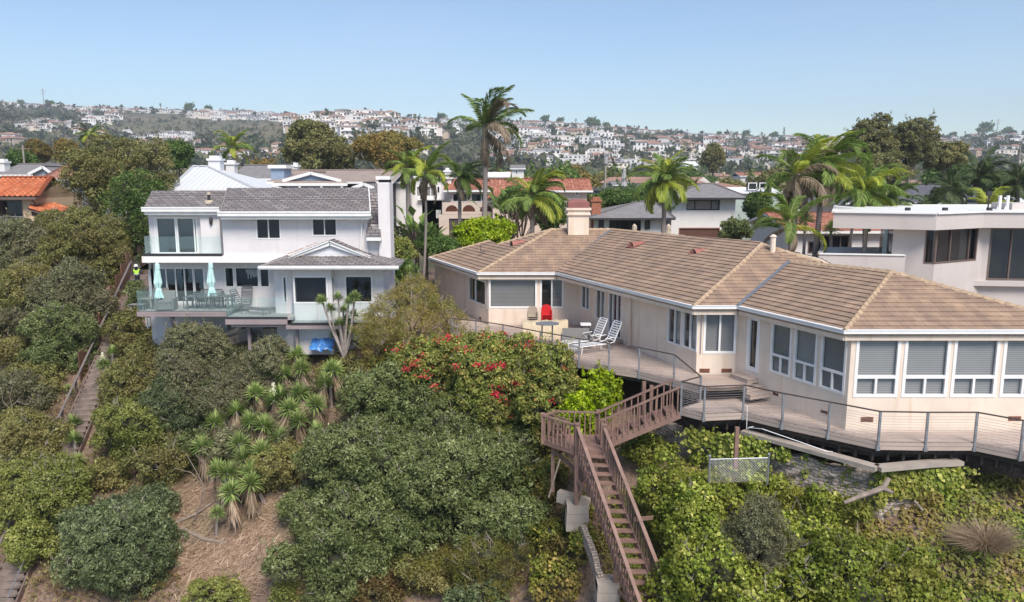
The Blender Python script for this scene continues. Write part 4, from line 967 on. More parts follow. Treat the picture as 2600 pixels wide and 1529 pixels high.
def build_stairs():
    e = empty('wooden_staircase', (3, 27, -12.4), 'red-brown wooden staircase with slatted rails descending the slope from the lower deck', 'staircase')
    ZL = -10.0
    # upper flight, along X
    flight(e, (6.35, 28.05, -8.68), (6.35, 29.0, -8.68), (3.35, 28.05, ZL), (3.35, 29.0, ZL), 7)
    bal_rail(e, (6.35, 28.0, -8.62), (3.3, 28.0, ZL+.02), 15); bal_rail(e, (6.3, 29.05, -8.62), (3.3, 29.05, ZL+.02), 12)
    # landing
    A = Vector((1.2, 28.8, ZL)); B = Vector((2.42, 27.55, ZL)); C = Vector((3.42, 27.42, ZL)); D = Vector((3.4, 29.2, ZL)); E_ = Vector((1.75, 29.35, ZL))
    mb = MB(); mb.prism([A, B, C, (3.42, 28.0, ZL), D, E_], (0, 0, -.05)); mb.prism([p+Vector((0, 0, -.052)) for p in (A, B, C)]+[(3.42, 28.0, ZL-.052), D+Vector((0, 0, -.052)), E_+Vector((0, 0, -.052))], (0, 0, -.2))
    mb.build('landing', M['red_wood'], e)
    bal_rail(e, A, B, 8); bal_rail(e, E_, D, 8); bal_rail(e, A, E_, 4)
    # crossed panel on the landing's back rail
    mb = MB(); p, q = Vector((1.5, 29.1, ZL)), Vector((2.1, 28.4, ZL))
    for a, b in (((0, .1), (1, .85)), ((1, .1), (0, .85)), ((0, .1), (0, .9)), ((1, .1), (1, .9)), ((0, .88), (1, .88)), ((0, .12), (1, .12))):
        mb.bar(p.lerp(q, a[0])+Vector((0, 0, a[1])), p.lerp(q, b[0])+Vector((0, 0, b[1])), .05, .06)
    mb.build('crossed_panel', M['red_wood'], e)
    for p in (A, B, C, D, (3.42, 28.0, ZL)):
        p = Vector(p); mb = MB(); mb.box((p.x-.06, p.y-.06, ZL-.2), (p.x+.06, p.y+.06, ZL+1.0)); mb.box((p.x-.085, p.y-.085, ZL+.98), (p.x+.085, p.y+.085, ZL+1.02)); mb.build('post', M['red_wood'], e)
    # lower flight
    k = 1.3
    TL = Vector((2.5, 27.5, ZL-.05)); TR = Vector((3.38, 27.4, ZL-.05)); BL = TL+Vector((1.62, -4.9, -4.15))*k; BR = TR+Vector((1.66, -4.8, -4.15))*k
    flight(e, TL, TR, BL, BR, 23)
    bal_rail(e, TL+Vector((-.05, 0, 0)), BL+Vector((-.05, 0, 0)), 34, base_off=-.2); bal_rail(e, TR+Vector((.05, 0, 0)), BR+Vector((.05, 0, 0)), 34, base_off=-.2)
    # posts and braces
    mb_list = [((2.42, 27.5), -12.6), ((3.3, 28.9), -12.4), ((1.6, 28.8), -12.2), ((3.55, 24.6), -14.9), ((4.6, 24.5), -14.9)]
    for (x, y), z in mb_list:
        zt = ZL-.2 if y > 27 else TL.z-(27.5-y)*.85-.2
        mb = MB(); mb.box((x-.07, y-.07, z), (x+.07, y+.07, zt)); mb.build('support_post', M['red_wood'], e)
    for a, b in (((2.42, 27.5, -11.2), (2.95, 26.4, -11.35)), ((2.42, 27.5, -12.2), (3.3, 28.9, -10.6)), ((1.6, 28.8, -10.5), (3.3, 28.9, -12)), ((3.55, 24.6, -13.9), (4.1, 23.4, -14.0)), ((3.55, 24.6, -13.6), (4.6, 24.5, -14.5)), ((4.2, 25.2, -11.7), (4.9, 25.25, -11.65))):
        mb = MB(); mb.bar(a, b, .06, .13); mb.build('brace', M['red_wood'], e)
build_stairs()
def footing():
    for lab, pts in (('square masonry footing under the staircase landing post', [(z4(190, 885), z4(330, 1000), 27.4)]), ('square masonry footing under the lower staircase post', [(z4(380, 1375), z4(520, 1482), 24.4)])):
        for a, b, Y in pts:
            p = at(*a, Y); q = at(*b, Y); mb = MB(); n = 3
            for k in range(n): z0 = q.z-.3+(p.z-q.z+.3)*k/n; z1_ = q.z-.3+(p.z-q.z+.3)*(k+.96)/n; mb.box((p.x+.01*k, Y, z0), (q.x-.01*k, Y+.75, z1_)); 
            mb.box((p.x+.02, Y+.02, q.z-.3), (q.x-.02, Y+.7, p.z-.02))
            setp(mb.build('masonry_footing', M['concrete']), lab, 'footing', 'masonry footings')
    path = [z4(130, 775), z4(190, 850), z4(330, 860)]; 
    mb = MB(); P = [at(*z4(140, 785), 28.6), at(*z4(240, 815), 28.3), at(*z4(330, 840), 28.3)]
    for a, b in zip(P, P[1:]): mb.bar(a+Vector((0, 0, -.25)), b+Vector((0, 0, -.25)), .3, .45)
    setp(mb.build('concrete_wall', M['concrete']), 'short low concrete wall behind the landing posts', 'low wall')
    P = [at(*z4(x, y), Y) for x, y, Y in ((290, 985, 27.2), (320, 1060, 26.6), (350, 1130, 26.0), (372, 1200, 25.6), (385, 1260, 25.2), (410, 1330, 24.8))]
    mb = MB()
    for a, b in zip(P, P[1:]): mb.bar(a+Vector((0, 0, -.3)), b+Vector((0, 0, -.35)), .2, .5)
    setp(mb.build('concrete_wall', M['stone']), 'low leaning concrete strip wall stepping down beside the staircase', 'low wall')
footing()
# ---------------------------------------------------------------- pale grey two-storey house on the left
def quad_px(mb, pts, m=0): mb.poly([at(x, y, Y) for (x, y), Y in pts], m)
def glass_panel(e, a, b, z0, z1, name='glass_panel'):
    mb = MB(); a = Vector(a); b = Vector(b); d = (b-a); n = max(1, round(d.length/1.6)); u = d.normalized()
    nn = Vector((u.y, -u.x, 0))*.006
    for k in range(n):
        p = a+d*(k/n)+u*.01; q = a+d*((k+1)/n)-u*.01
        o = MB(); o.poly([(p.x, p.y, z0), (q.x, q.y, z0), (q.x, q.y, z1), (p.x, p.y, z1)]); o.build(name, M['glass_rail'], e)
def build_grey_house():
    e = empty('two_storey_house', (-14, 46, -11), 'pale grey two-storey stucco house with glass railed balcony and deck', 'house')
    YL, YU, YB = 45.0, 43.7, 45.2
    lo = Facade((-21.6, YL), (-8.0, YL)); up = Facade((-16.3, YU), (-6.9, YU)); bk = Facade((-21.4, YB), (-16.2, YB))
    zf = -7.23
    g = []
    # -- lower storey
    dl = lo.rect(z1(215, 808), z1(608, 1105)); wl = [lo.rect(z1(778, 805), z1(855, 975)), lo.rect(z1(868, 805), z1(1067, 975)), lo.rect(z1(1078, 805), z1(1158, 975))]
    xl, _ = lo.hit(*z1(128, 950)); zc = lo.hit(*z1(500, 765))[1]
    mb = MB(); lo.wall(mb, xl, 13.5, -10.5, zc+.35, [dl]+wl)
    # -- upper storey
    wu = [up.rect(z1(1047, 388), z1(1253, 562)), up.rect(z1(1524, 385), z1(1735, 535))]
    a0, _ = up.hit(*z1(762, 560)); a1, _ = up.hit(*z1(1998, 560)); zt = up.hit(*z1(1300, 352))[1]+.12; zb = up.hit(*z1(1000, 712))[1]
    up.wall(mb, a0, a1, zb, zt, wu)
    db = bk.rect(z1(183, 378), z1(545, 688)); b0, _ = bk.hit(*z1(132, 500)); ztb = bk.hit(*z1(400, 330))[1]+.2; zbb = bk.hit(*z1(400, 690))[1]
    bk.wall(mb, b0, 5.3, zbb-.2, ztb, [db])
    # return wall between recess and main block, side walls, back
    P = lambda f, a: (f.pt(a, 0).x, f.pt(a, 0).y)
    Lx = P(bk, b0); Mx = P(up, a0); Rx = P(up, a1)
    for A, B, z0, zz in ((Mx, (Mx[0], YB), zb, zt), (Rx, (Rx[0]-1.6, 51.0), -10.5, zt), ((Rx[0]-1.6, 51.0), (Lx[0]-1.4, 51.0), -10.5, zt), ((Lx[0]-1.4, 51.0), (Lx[0], YB), -10.5, ztb)):
        f = Facade(A, B) if A != Mx else Facade(B, A)
        f.wall(mb, 0, f.len, z0, zz)
    mb.box((Lx[0], YB+.02, -10.5), (Lx[0]+.15, YB-.2, zbb))
    # pilaster line between the balcony doors and the return
    c0, _ = bk.hit(*z1(602, 500)); c1, _ = bk.hit(*z1(764, 500)); bk.box(mb, c0, c1, zbb, ztb-.05, 0, .5)
    # foundation below the decks
    fo = Facade((-21, 44.6), (-8, 44.6)); f0, _ = fo.hit(*z1(155, 1350)); f1, _ = fo.hit(*z1(800, 1350)); fo.wall(mb, f0, f1, -12.5, -7.6)
    mb.box((fo.pt(f1, 0).x, 46.5, -12.5), (-7.5, 46.7, -7.6))
    wall = mb.build('wall', M['stucco_grey'], e)
    # doors and windows
    w_ = window(e, lo, dl, cols=1, back='warm_room', fw=.09, fracs=[.17, .37, .565, .755, .775], glass='glass_sea', name='patio_door')
    d0, d1, dz0, dz1 = dl
    mb = MB(); oa = d0+(d1-d0)*.375; ob = d0+(d1-d0)*.56
    for r in wl: window(e, lo, r, back='room', fw=.07, glass='glass')
    mb = MB(); r = wl[1]; rr = random.Random(2)
    for k in range(9): a = r[0]+(r[1]-r[0])*(.42+.06*k); lo.box(mb, a, a+.06, r[3]-.35-.35*abs(math.sin(k*1.7)), r[3]-.08, -.2, -.19)
    lo.box(mb, r[0]+(r[1]-r[0])*.4, r[1]-.1, r[3]-.16, r[3]-.07, -.2, -.19); mb.build('hanging_lace', M['hanging'], e)
    for r in wu: window(e, up, r, cols=2, back='room', fw=.07, glass='glass')
    window(e, bk, db, fracs=[.05, .49, .53, .93], back='room', fw=.1, glass='glass_sea', name='sliding_door')
    # floor band and balcony edge
    zb0 = at(*z1(900, 765), YU-.1).z; zb1 = at(*z1(900, 712), YU-.1).z
    xr = at(*z1(1995, 740), YU).x; xm = at(*z1(762, 740), YU).x; xl0 = at(*z1(75, 740), YU).x
    mb = MB(); mb.box((xm+.01, YU-.12, zb0), (xr, YU+.0, zb1+.03)); mb.box((xm+.01, YU-.02, zb0+.01), (xr, YL+.1, zb0+.2)); mb.build('floor_band', M['band_white'], e)
    mb = MB(); mb.box((xl0, YU-.1, zb0), (xm, YU+.05, zb1)); mb.box((xl0, YU+.06, zb0), (xl0+.12, YB, zb1)); mb.build('balcony_fascia', M['rusty_fascia'], e)
    mb = MB(); mb.box((xl0+.12, YU+.06, zb0+.02), (xm+.3, YB-.01, zb1-.02)); mb.build('balcony_floor', M['white_paint'], e)
    mb = MB(); zr = at(*z1(400, 702), YU-.05).z; mb.box((xl0+.1, YU-.06, zb1), (xm, YU+.0, zr+.1)); mb.build('glass_channel', M['dark_trim'], e)
    gt = at(*z1(400, 542), YU-.03).z; gx = at(*z1(92, 620), YU).x
    glass_panel(e, (gx, YU-.03, 0), (xm-.02, YU-.03, 0), zr+.08, gt); glass_panel(e, (gx, YU-.01, 0), (gx-.3, YB, 0), zr+.08, gt)
    mb = MB(); mb.poly([at(*z1(45, 820), 44.6), at(*z1(125, 765), 44.6), at(*z1(125, 822), 44.6)]); mb.prism([at(*z1(45, 820), 44.6), at(*z1(125, 765), 44.6), at(*z1(125, 822), 44.6)], (0, 1.5, 0)); mb.build('side_canopy', M['white_paint'], e)
    # -- roofs
    def slab(pts, name, parent=None, under='white_paint', roofm='grey_shingle', cs=.24):
        mb = MB(); roof(mb, [at(x, y, Y) for (x, y), Y in pts], 'flat', course=cs, lift=.02, m=0, under=1, thick=.1); return mb.build(name, [M[roofm], M[under]], e)
    EY, RY = 43.1, 46.8
    r1 = slab([(z1(735, 352), EY), (z1(2028, 345), EY), (z1(2008, 122), RY), (z1(800, 128), RY)], 'roof')
    rb = MB(); A, B = at(*z1(800, 128), RY), at(*z1(2008, 122), RY); roof(rb, [A, B, B+Vector((-1.2, 4.4, -1.3)), A+Vector((-1.2, 4.4, -1.3))], 'flat', course=.24, lift=.02, thick=.1); rb.build('roof', [M['grey_shingle'], M['white_paint']], e)
    r2 = slab([(z1(75, 312), 44.5), (z1(742, 308), 44.5), (z1(795, 150), 47.2), (z1(152, 150), 47.2)], 'roof')
    rb = MB(); A2, B2 = at(*z1(152, 150), 47.2), at(*z1(795, 150), 47.2); roof(rb, [A2, B2, B2+Vector((-1.1, 4, -1.2)), A2+Vector((-1.1, 4, -1.2))], 'flat', course=.24, lift=.02, thick=.1); rb.build('roof', [M['grey_shingle'], M['white_paint']], e)
    # gables closing the roof ends
    mb = MB()
    Er, Ar = at(*z1(2010, 352), EY+.5), at(*z1(2000, 135), RY)
    mb.poly([Rx+(zt-.1,), (Rx[0]-1.6, 51.0, zt-.1), (Ar.x-.1, Ar.y, Ar.z-.12)])
    mb.poly([Rx+(zt-.1,), (Ar.x-.1, Ar.y, Ar.z-.12), (Rx[0]-1.6, 51.0, zt-.1)])
    mb.poly([(Mx[0], YU+.3, zt-.1), (Mx[0]-1.5, 51, zt-.1), (A.x+.1, A.y, A.z-.12)]); mb.poly([(Mx[0], YU+.3, zt-.1), (A.x+.1, A.y, A.z-.12), (Mx[0]-1.5, 51, zt-.1)])
    mb.poly([(Lx[0], YB, ztb-.1), (Lx[0]-1.4, 51, ztb-.1), (A2.x+.1, A2.y, A2.z-.12)]); mb.poly([(Lx[0], YB, ztb-.1), (A2.x+.1, A2.y, A2.z-.12), (Lx[0]-1.4, 51, ztb-.1)])
    mb.build('gable', M['stucco_grey'], e)
    # side slope of the far wing, between roof end and chimney
    mb = MB(); roof(mb, [at(*z1(2000, 462), 45.0), at(*z1(2100, 462), 45.0), at(*z1(2090, 122), 48.0), at(*z1(2008, 122), 47.5)], 'flat', course=.24, lift=.02, thick=.1); mb.build('roof', [M['grey_shingle'], M['white_paint']], e)
    # eaves
    for (p, q, Y) in ((z1(722, 364), z1(2030, 364), EY-.08), (z1(72, 326), z1(738, 326), 44.42)):
        a = at(*p, Y); b = at(*q, Y); mb = MB(); mb.box((a.x, Y-.12, a.z-.02), (b.x, Y+.02, a.z+.22)); mb.box((a.x, Y-.15, a.z+.16), (b.x, Y-.0, a.z+.25)); mb.box((a.x+.1, Y+.02, a.z-.20), (b.x-.1, Y+.1, a.z+.1)); mb.box((a.x+.1, Y+.1, a.z-.16), (b.x-.1, Y+(.9), a.z-.1)); mb.build('gutter', M['white_paint'], e)
    # rake boards
    for a, b in (((z1(2024, 352), EY), (z1(2008, 128), RY)), ((z1(738, 352), EY), (z1(803, 132), RY))):
        mb = MB(); mb.bar(at(*a[0], a[1])+Vector((0, 0, -.02)), at(*b[0], b[1])+Vector((0, 0, -.02)), .06, .2); mb.build('rake_board', M['grey_cap'] if a[0][0] < 700 else M['white_paint'], e)
    # chimney stack on the right
    mb = MB(); Yc = 43.6; a = at(*z1(2092, 420), Yc).x; b = at(*z1(2192, 420), Yc).x; zt2 = at(*z1(2140, 85), Yc).z; x2 = at(*z1(1992, 650), Yc).x
    mb.box((a, Yc, -10), (b, Yc+1.3, zt2)); zs = at(*z1(2100, 740), Yc).z
    mb.box((x2, Yc+.25, -10), (a+.1, Yc+1.2, at(*z1(2100, 560), Yc).z)); mb.box((x2+.1, Yc+.9, -10), (a+.1, Yc+1.2, at(*z1(2050, 440), Yc+.8).z))
    c = mb.build('chimney', M['stucco_grey'], e)
    mb = MB(); z3_ = at(*z1(2140, 55), Yc).z; z4_ = at(*z1(2140, 25), Yc).z
    mb.box((a-.08, Yc-.08, z3_), (b+.05, Yc+1.35, z4_)); mb.box((a+.02, Yc+.02, zt2), (b-.02, Yc+1.2, zt2+.04)); sub(mb.build('chimney_cap', M['white_paint']), c)
    mb = MB(); mb.box((a+.05, Yc+.1, zt2+.04), (b-.05, Yc+1.1, z3_)); sub(mb.build('flue_opening', M['dark_trim']), c)
    # little shingled hood beside the chimney
    mb = MB(); Yh = 43.2; roof(mb, [at(*z1(1985, 540), Yh-.05), at(*z1(2115, 540), Yh-.05), at(*z1(2108, 455), Yh+.6), at(*z1(1990, 455), Yh+.6)], 'flat', course=.22, lift=.02, thick=.05)
    p, q = at(*z1(1990, 578), Yh), at(*z1(2112, 545), Yh); mb.box((p.x, Yh, p.z), (q.x, Yh+.5, q.z), 1); mb.build('hood_roof', [M['grey_shingle'], M['white_paint']], e)
    # downspout, roof pipe, lamp
    mb = MB(); mb.tube([at(*z1(1960, 365), 43.2), at(*z1(1960, 400), 43.35), at(*z1(1948, 440), 43.62), at(*z1(1938, 655), 43.62)], .05, 6); mb.build('downspout', M['white_paint'], e)
    mb = MB(); p = at(*z1(643, 245), 45.6); mb.tube([p-Vector((0, 0, .1)), p+Vector((0, 0, .1))], [.28, .22], 10, 1); mb.tube([p, p+Vector((0, 0, .45))], .085, 8, 0); mb.tube([p+Vector((0, 0, .42)), p+Vector((0, 0, .56))], [.13, .1], 8, 1); mb.build('roof_vent_pipe', [M['dark_trim'], M['beige_cloth']], e)
    mb = MB(); p = at(*z1(658, 405), 44.6); mb.lathe(p-Vector((0, 0, .25)), [(.03, 0), (.09, .08), (.1, .3), (.12, .32), (.02, .45)], 8); mb.box((p.x-.03, p.y, p.z-.05), (p.x+.03, p.y+.3, p.z+.05)); mb.build('wall_lantern', M['dark_trim'], e)
    # -- bay room at the right
    ZB = -9.3
    fA, YA = 42.7, 42.7; YC = 42.0
    X = lambda x, y, Y: at(*z1(x, y), Y).x
    xs = [X(1205, 1000, 42.9), X(1345, 1000, 42.7), X(1365, 1000, 42.0), X(1690, 1000, 42.0), X(1722, 1000, 42.6), X(2140, 1000, 42.6), X(2198, 1000, 43.5)]
    ys = [42.9, 42.7, 42.0, 42.0, 42.6, 42.6, 43.5]
    Q = list(zip(xs, ys)); FS = [Facade(Q[i], Q[i+1]) for i in range(6)]
    zt = at(*z1(1500, 825), 42.0).z+.05
    wins = [(0, z1(1274, 880), z1(1310, 1110), {}), (2, z1(1368, 882), z1(1655, 1113), {}), (4, z1(1806, 877), z1(2040, 1108), {})]
    mb = MB(); ops = {}
    f3 = FS[3]; s3 = (f3.len*.12, f3.len*.88, FS[4].rect(z1(1806, 880), z1(2040, 1108))[2], FS[4].rect(z1(1806, 880), z1(2040, 1108))[3])
    for k, a, b, kw in wins: ops[k] = [FS[k].rect(a, b)]
    ops[3] = [s3]
    for k, f in enumerate(FS): f.wall(mb, 0, f.len, ZB-.4, zt, ops.get(k, []))
    f = Facade((xs[0], 45.1), Q[0]); f.wall(mb, 0, f.len, ZB-.4, zt); f = Facade(Q[-1], (xs[-1]-.3, 46)); f.wall(mb, 0, f.len, ZB-.4, zt)
    mb.build('bay_wall', M['stucco_grey'], e)
    for k, a, b, kw in wins: window(e, FS[k], FS[k].rect(a, b), back='room', fw=.09, bdepth=.5, glass='glass')
    window(e, f3, s3, back='room', fw=.05)
    rc = FS[4].rect(z1(1953, 1237), z1(2008, 1248)); mb = MB(); FS[4].box(mb, rc[0], rc[1], rc[2], rc[3], 0, .02); mb.build('vent_grille', M['dark_trim'], e)
    Y0 = 41.4
    a = at(*z1(1080, 800), Y0); b = at(*z1(2255, 800), Y0); za = a.z
    g0, g1, gp = at(*z1(1330, 712), 42.9), at(*z1(2022, 712), 42.9), at(*z1(1680, 572), 42.9)
    mb = MB(); roof(mb, [a, b, g1, g0], 'flat', course=.24, lift=.02, thick=.08)
    lw = Vector((a.x+.15, 43.7, at(*z1(1235, 700), 43.7).z)); rw = Vector((b.x-.1, 44.2, at(*z1(2225, 745), 44).z))
    back = Vector((gp.x, 44.2, gp.z)); 
    roof(mb, [a, g0, gp, back, Vector((a.x, 43.9, za))][:5] if False else [a, g0, Vector((g0.x-.4, 43.75, g0.z)), Vector((a.x, 43.75, za+.05))], 'smooth', thick=.08)
    roof(mb, [b, Vector((b.x, 44.2, za+.05)), Vector((g1.x+.4, 44.2, g1.z)), g1], 'smooth', thick=.08)
    roof(mb, [g0+Vector((-.1, -.25, -.03)), gp+Vector((0, -.25, .02)), Vector((gp.x, 44.1, gp.z+.02)), Vector((g0.x-.1, 44.1, g0.z-.03))], 'flat', course=.24, lift=.02, thick=.08)
    roof(mb, [g1+Vector((.1, -.25, -.03)), Vector((g1.x+.1, 44.1, g1.z-.03)), Vector((gp.x, 44.1, gp.z+.02)), gp+Vector((0, -.25, .02))], 'flat', course=.24, lift=.02, thick=.08)
    br = mb.build('roof', [M['grey_shingle'], M['white_paint']], e)
    mb = MB(); caps(mb, a, g0, .2, .28, h=.05); caps(mb, b, g1, .2, .28, h=.05); sub(mb.build('ridge_tiles', M['grey_cap']), br)
    mb = MB(); mb.poly([g0+Vector((.2, .02, 0)), g1+Vector((-.2, .02, 0)), gp+Vector((0, .02, -.1))]); mb.build('gable', M['siding_white'], e)
    mb = MB()
    for p in (g0, g1): mb.bar(p+Vector((0, -.12, -.05)), gp+Vector((0, -.12, -.17)), .1, .22)
    mb.build('rake_board', M['white_paint'], e)
    mb = MB(); zz = at(*z1(1500, 822), Y0).z; mb.box((a.x-.05, Y0-.12, zz), (b.x+.05, Y0+.02, za+.02)); mb.box((a.x-.08, Y0-.16, za-.08), (b.x+.08, Y0+.0, za+.05)); mb.build('gutter', M['white_paint'], e)
    mb = MB(); mb.box((a.x, Y0+.02, zz), (b.x-.1, 43.7, zz+.06)); mb.build('soffit', M['white_paint'], e)
    # mossy debris line along the top
    mb = MB(); rr = random.Random(5)
    for k in range(70):
        t = rr.random(); p = g0.lerp(g1, t)+Vector((0, -.3, .05)) if k < 40 else g0.lerp(gp, rr.random()*.7)+Vector((-.1, 0, .12))
        s_ = rr.uniform(.014, .032); mb.tube([p-Vector((s_*2, 0, 0)), p+Vector((s_*2, 0, s_*.3))], s_*.6, 4)
    mb.build('fallen_leaves', M['rust'], e)
    # -- decks with glass
    def deck(name, x0, x1, y0, y1, Yf, zd, pxl, pxr):
        pass
    Yd = 42.3; a = at(*z1(25, 1172), Yd); b = at(*z1(797, 1172), Yd); zd = -7.32
    mb = MB(); mb.box((a.x, Yd+.02, zd-.12), (b.x, YL-.01, zd)); mb.build('deck_floor', M['deck_grey'], e)
    mb = MB(); z2_ = at(*z1(400, 1225), Yd).z; mb.box((a.x, Yd-.04, z2_), (b.x, Yd+.02, at(*z1(400, 1180), Yd).z)); mb.box((a.x, Yd+.02, z2_), (a.x+.06, YL, zd-.12)); mb.box((b.x-.06, Yd+.02, z2_), (b.x, 43, zd-.12))
    mb.box((a.x+1, Yd-.055, z2_+.16), (a.x+4.5, Yd-.04, z2_+.18)); mb.build('deck_fascia', M['deck_fascia'], e)
    mb = MB(); mb.box((a.x, Yd-.05, at(*z1(400, 1180), Yd).z), (b.x, Yd+.02, zd+.03)); mb.build('glass_channel', M['dark_trim'], e)
    gt = at(*z1(400, 1005), Yd).z; glass_panel(e, (a.x+.05, Yd, 0), (b.x, Yd, 0), zd, gt); glass_panel(e, (a.x+.04, Yd, 0), (a.x-.2, YL, 0), zd, gt)
    # second, lower-front deck with the lounger
    Y2 = 41.5; c = at(*z1(790, 1235), Y2); d = at(*z1(1312, 1235), Y2); ze = -7.75
    mb = MB(); mb.box((c.x+.0, Y2+.02, zd-.25), (d.x, 45, zd-.12)); 
    zd2 = at(*z1(1000, 1232), Y2).z
    mb = MB(); mb.box((c.x, Y2+.02, zd2-.15), (d.x+.3, YL-.01, zd2)); mb.build('deck_floor', M['deck_grey'], e)
    mb = MB(); zz = at(*z1(1000, 1293), Y2).z; zk = at(*z1(1000, 1247), Y2).z; mb.box((c.x-.05, Y2-.04, zz), (d.x, Y2+.02, zk)); mb.box((c.x+.2, Y2+.1, zz-.16), (d.x-.05, Y2+.2, zz-.005)); mb.build('deck_fascia', M['deck_fascia'], e)
    mb = MB(); mb.box((c.x, Y2-.05, zk), (d.x, Y2+.02, zd2+.02)); mb.build('glass_channel', M['dark_trim'], e)
    gt2 = at(*z1(1000, 1060), Y2).z; glass_panel(e, (c.x+.05, Y2, 0), (d.x, Y2, 0), zd2, gt2); glass_panel(e, (c.x+.02, Y2, 0), (c.x-.0, 43.4, 0), zd2-.1, gt2+.35)
    Y3 = 41.1; f_ = at(*z1(1302, 1290), Y3); h = at(*z1(2010, 1290), Y3); zd3 = at(*z1(1700, 1282), Y3).z
    mb = MB(); mb.box((f_.x+.3, Y3+.02, zd3-.15), (h.x+.2, 43.4, zd3)); mb.build('deck_floor', M['deck_grey'], e)
    mb = MB(); zz = at(*z1(1700, 1333), Y3).z; zk = at(*z1(1700, 1300), Y3).z; mb.box((f_.x, Y3-.04, zz), (h.x, Y3+.02, zk)); mb.box((h.x-.05, Y3+.02, zz), (h.x, 43, zk)); mb.build('deck_fascia', M['deck_fascia'], e)
    mb = MB(); mb.box((f_.x+.25, Y3-.05, zk), (h.x, Y3+.02, zd3+.02)); mb.build('glass_channel', M['dark_trim'], e)
    gt3 = at(*z1(1700, 1110), Y3).z; glass_panel(e, (f_.x+.3, Y3, 0), (h.x+.35, Y3, 0), zd3, gt3)
    # joists and posts beneath
    mb = MB(); mb.box((a.x+.3, Yd+.5, z2_-.1), (b.x, Yd+.65, zd-.13)); mb.box((c.x, Y2+.9, zd2-.5), (d.x, Y2+1.05, zd2-.16)); mb.build('beams', M['old_wood'], e)
    for x, y, Y in ((323, 1240, 43.0), (980, 1310, 42.2), (1390, 1340, 41.6)):
        p = at(*z1(x, y), Y); mb = MB(); mb.box((p.x-.08, Y, -12), (p.x+.08, Y+.16, p.z+.1)); mb.build('support_post', M['deck_fascia'], e)
    mb = MB(); p = at(*z1(1095, 1330), 43.5); q = at(*z1(1255, 1480), 43.5); mb.box((p.x, 43.5, -12), (q.x, 43.9, p.z)); q2 = at(*z1(2000, 1400), 43.7); mb.box((q.x+.02, 43.7, -12), (q2.x, 43.9, p.z)); mb.build('block_wall', M['concrete'], e)
    mb = MB(); p = at(*z1(640, 1420), 43.9); q = at(*z1(940, 1320), 43.9); mb.bar(p, q, .5, .2); mb.bar(p+Vector((.3, 0, -.45)), q+Vector((.5, 0, -.35)), .4, .5); mb.build('stair_stringer', M['concrete'], e)
    p = at(*z1(105, 1240), 44.4); q = at(*z1(150, 1325), 44.4); mb = MB(); mb.box((p.x, 44.3, q.z), (q.x, 44.35, q.z+.12)); [mb.box((x, 44.3, q.z), (x+.06, 44.35, p.z+.05)) for x in (p.x, (p.x+q.x)/2, q.x-.06)]; mb.build('side_balustrade', M['white_paint'], e)
    return zd, zd2
M['rust'] = mat('dry_leaves', (.42, .27, .16), .9, .3, 8)
ZD, ZD2 = build_grey_house()
# ---------------------------------------------------------------- furniture on the grey house's decks
def dining_chair_parts(e, mt):
    def b(n, *bars):
        mb = MB()
        for p, q, w_, h in bars: mb.bar(p, q, w_, h)
        mb.build(n, mt, e)
    b('seat', *[((-.24, -.22+.075*k, .43), (.24, -.22+.075*k, .43), .055, .03) for k in range(7)])
    for x in (-.25, .25):
        b('leg', ((x, -.26, 0), (x, -.24, .64), .04, .04)); b('leg', ((x, .32, 0), (x, .24, .45), .04, .04)); b('armrest', ((x, -.28, .65), (x, .27, .66), .06, .03))
    b('backrest', ((-.25, .24, .43), (-.25, .36, .92), .04, .04), ((.25, .24, .43), (.25, .36, .92), .04, .04), ((-.25, .36, .92), (.25, .36, .92), .05, .05), ((-.25, .28, .58), (.25, .28, .58), .03, .03), *[((-.19+.063*k, .28, .58), (-.19+.063*k, .355, .9), .025, .02) for k in range(7)])
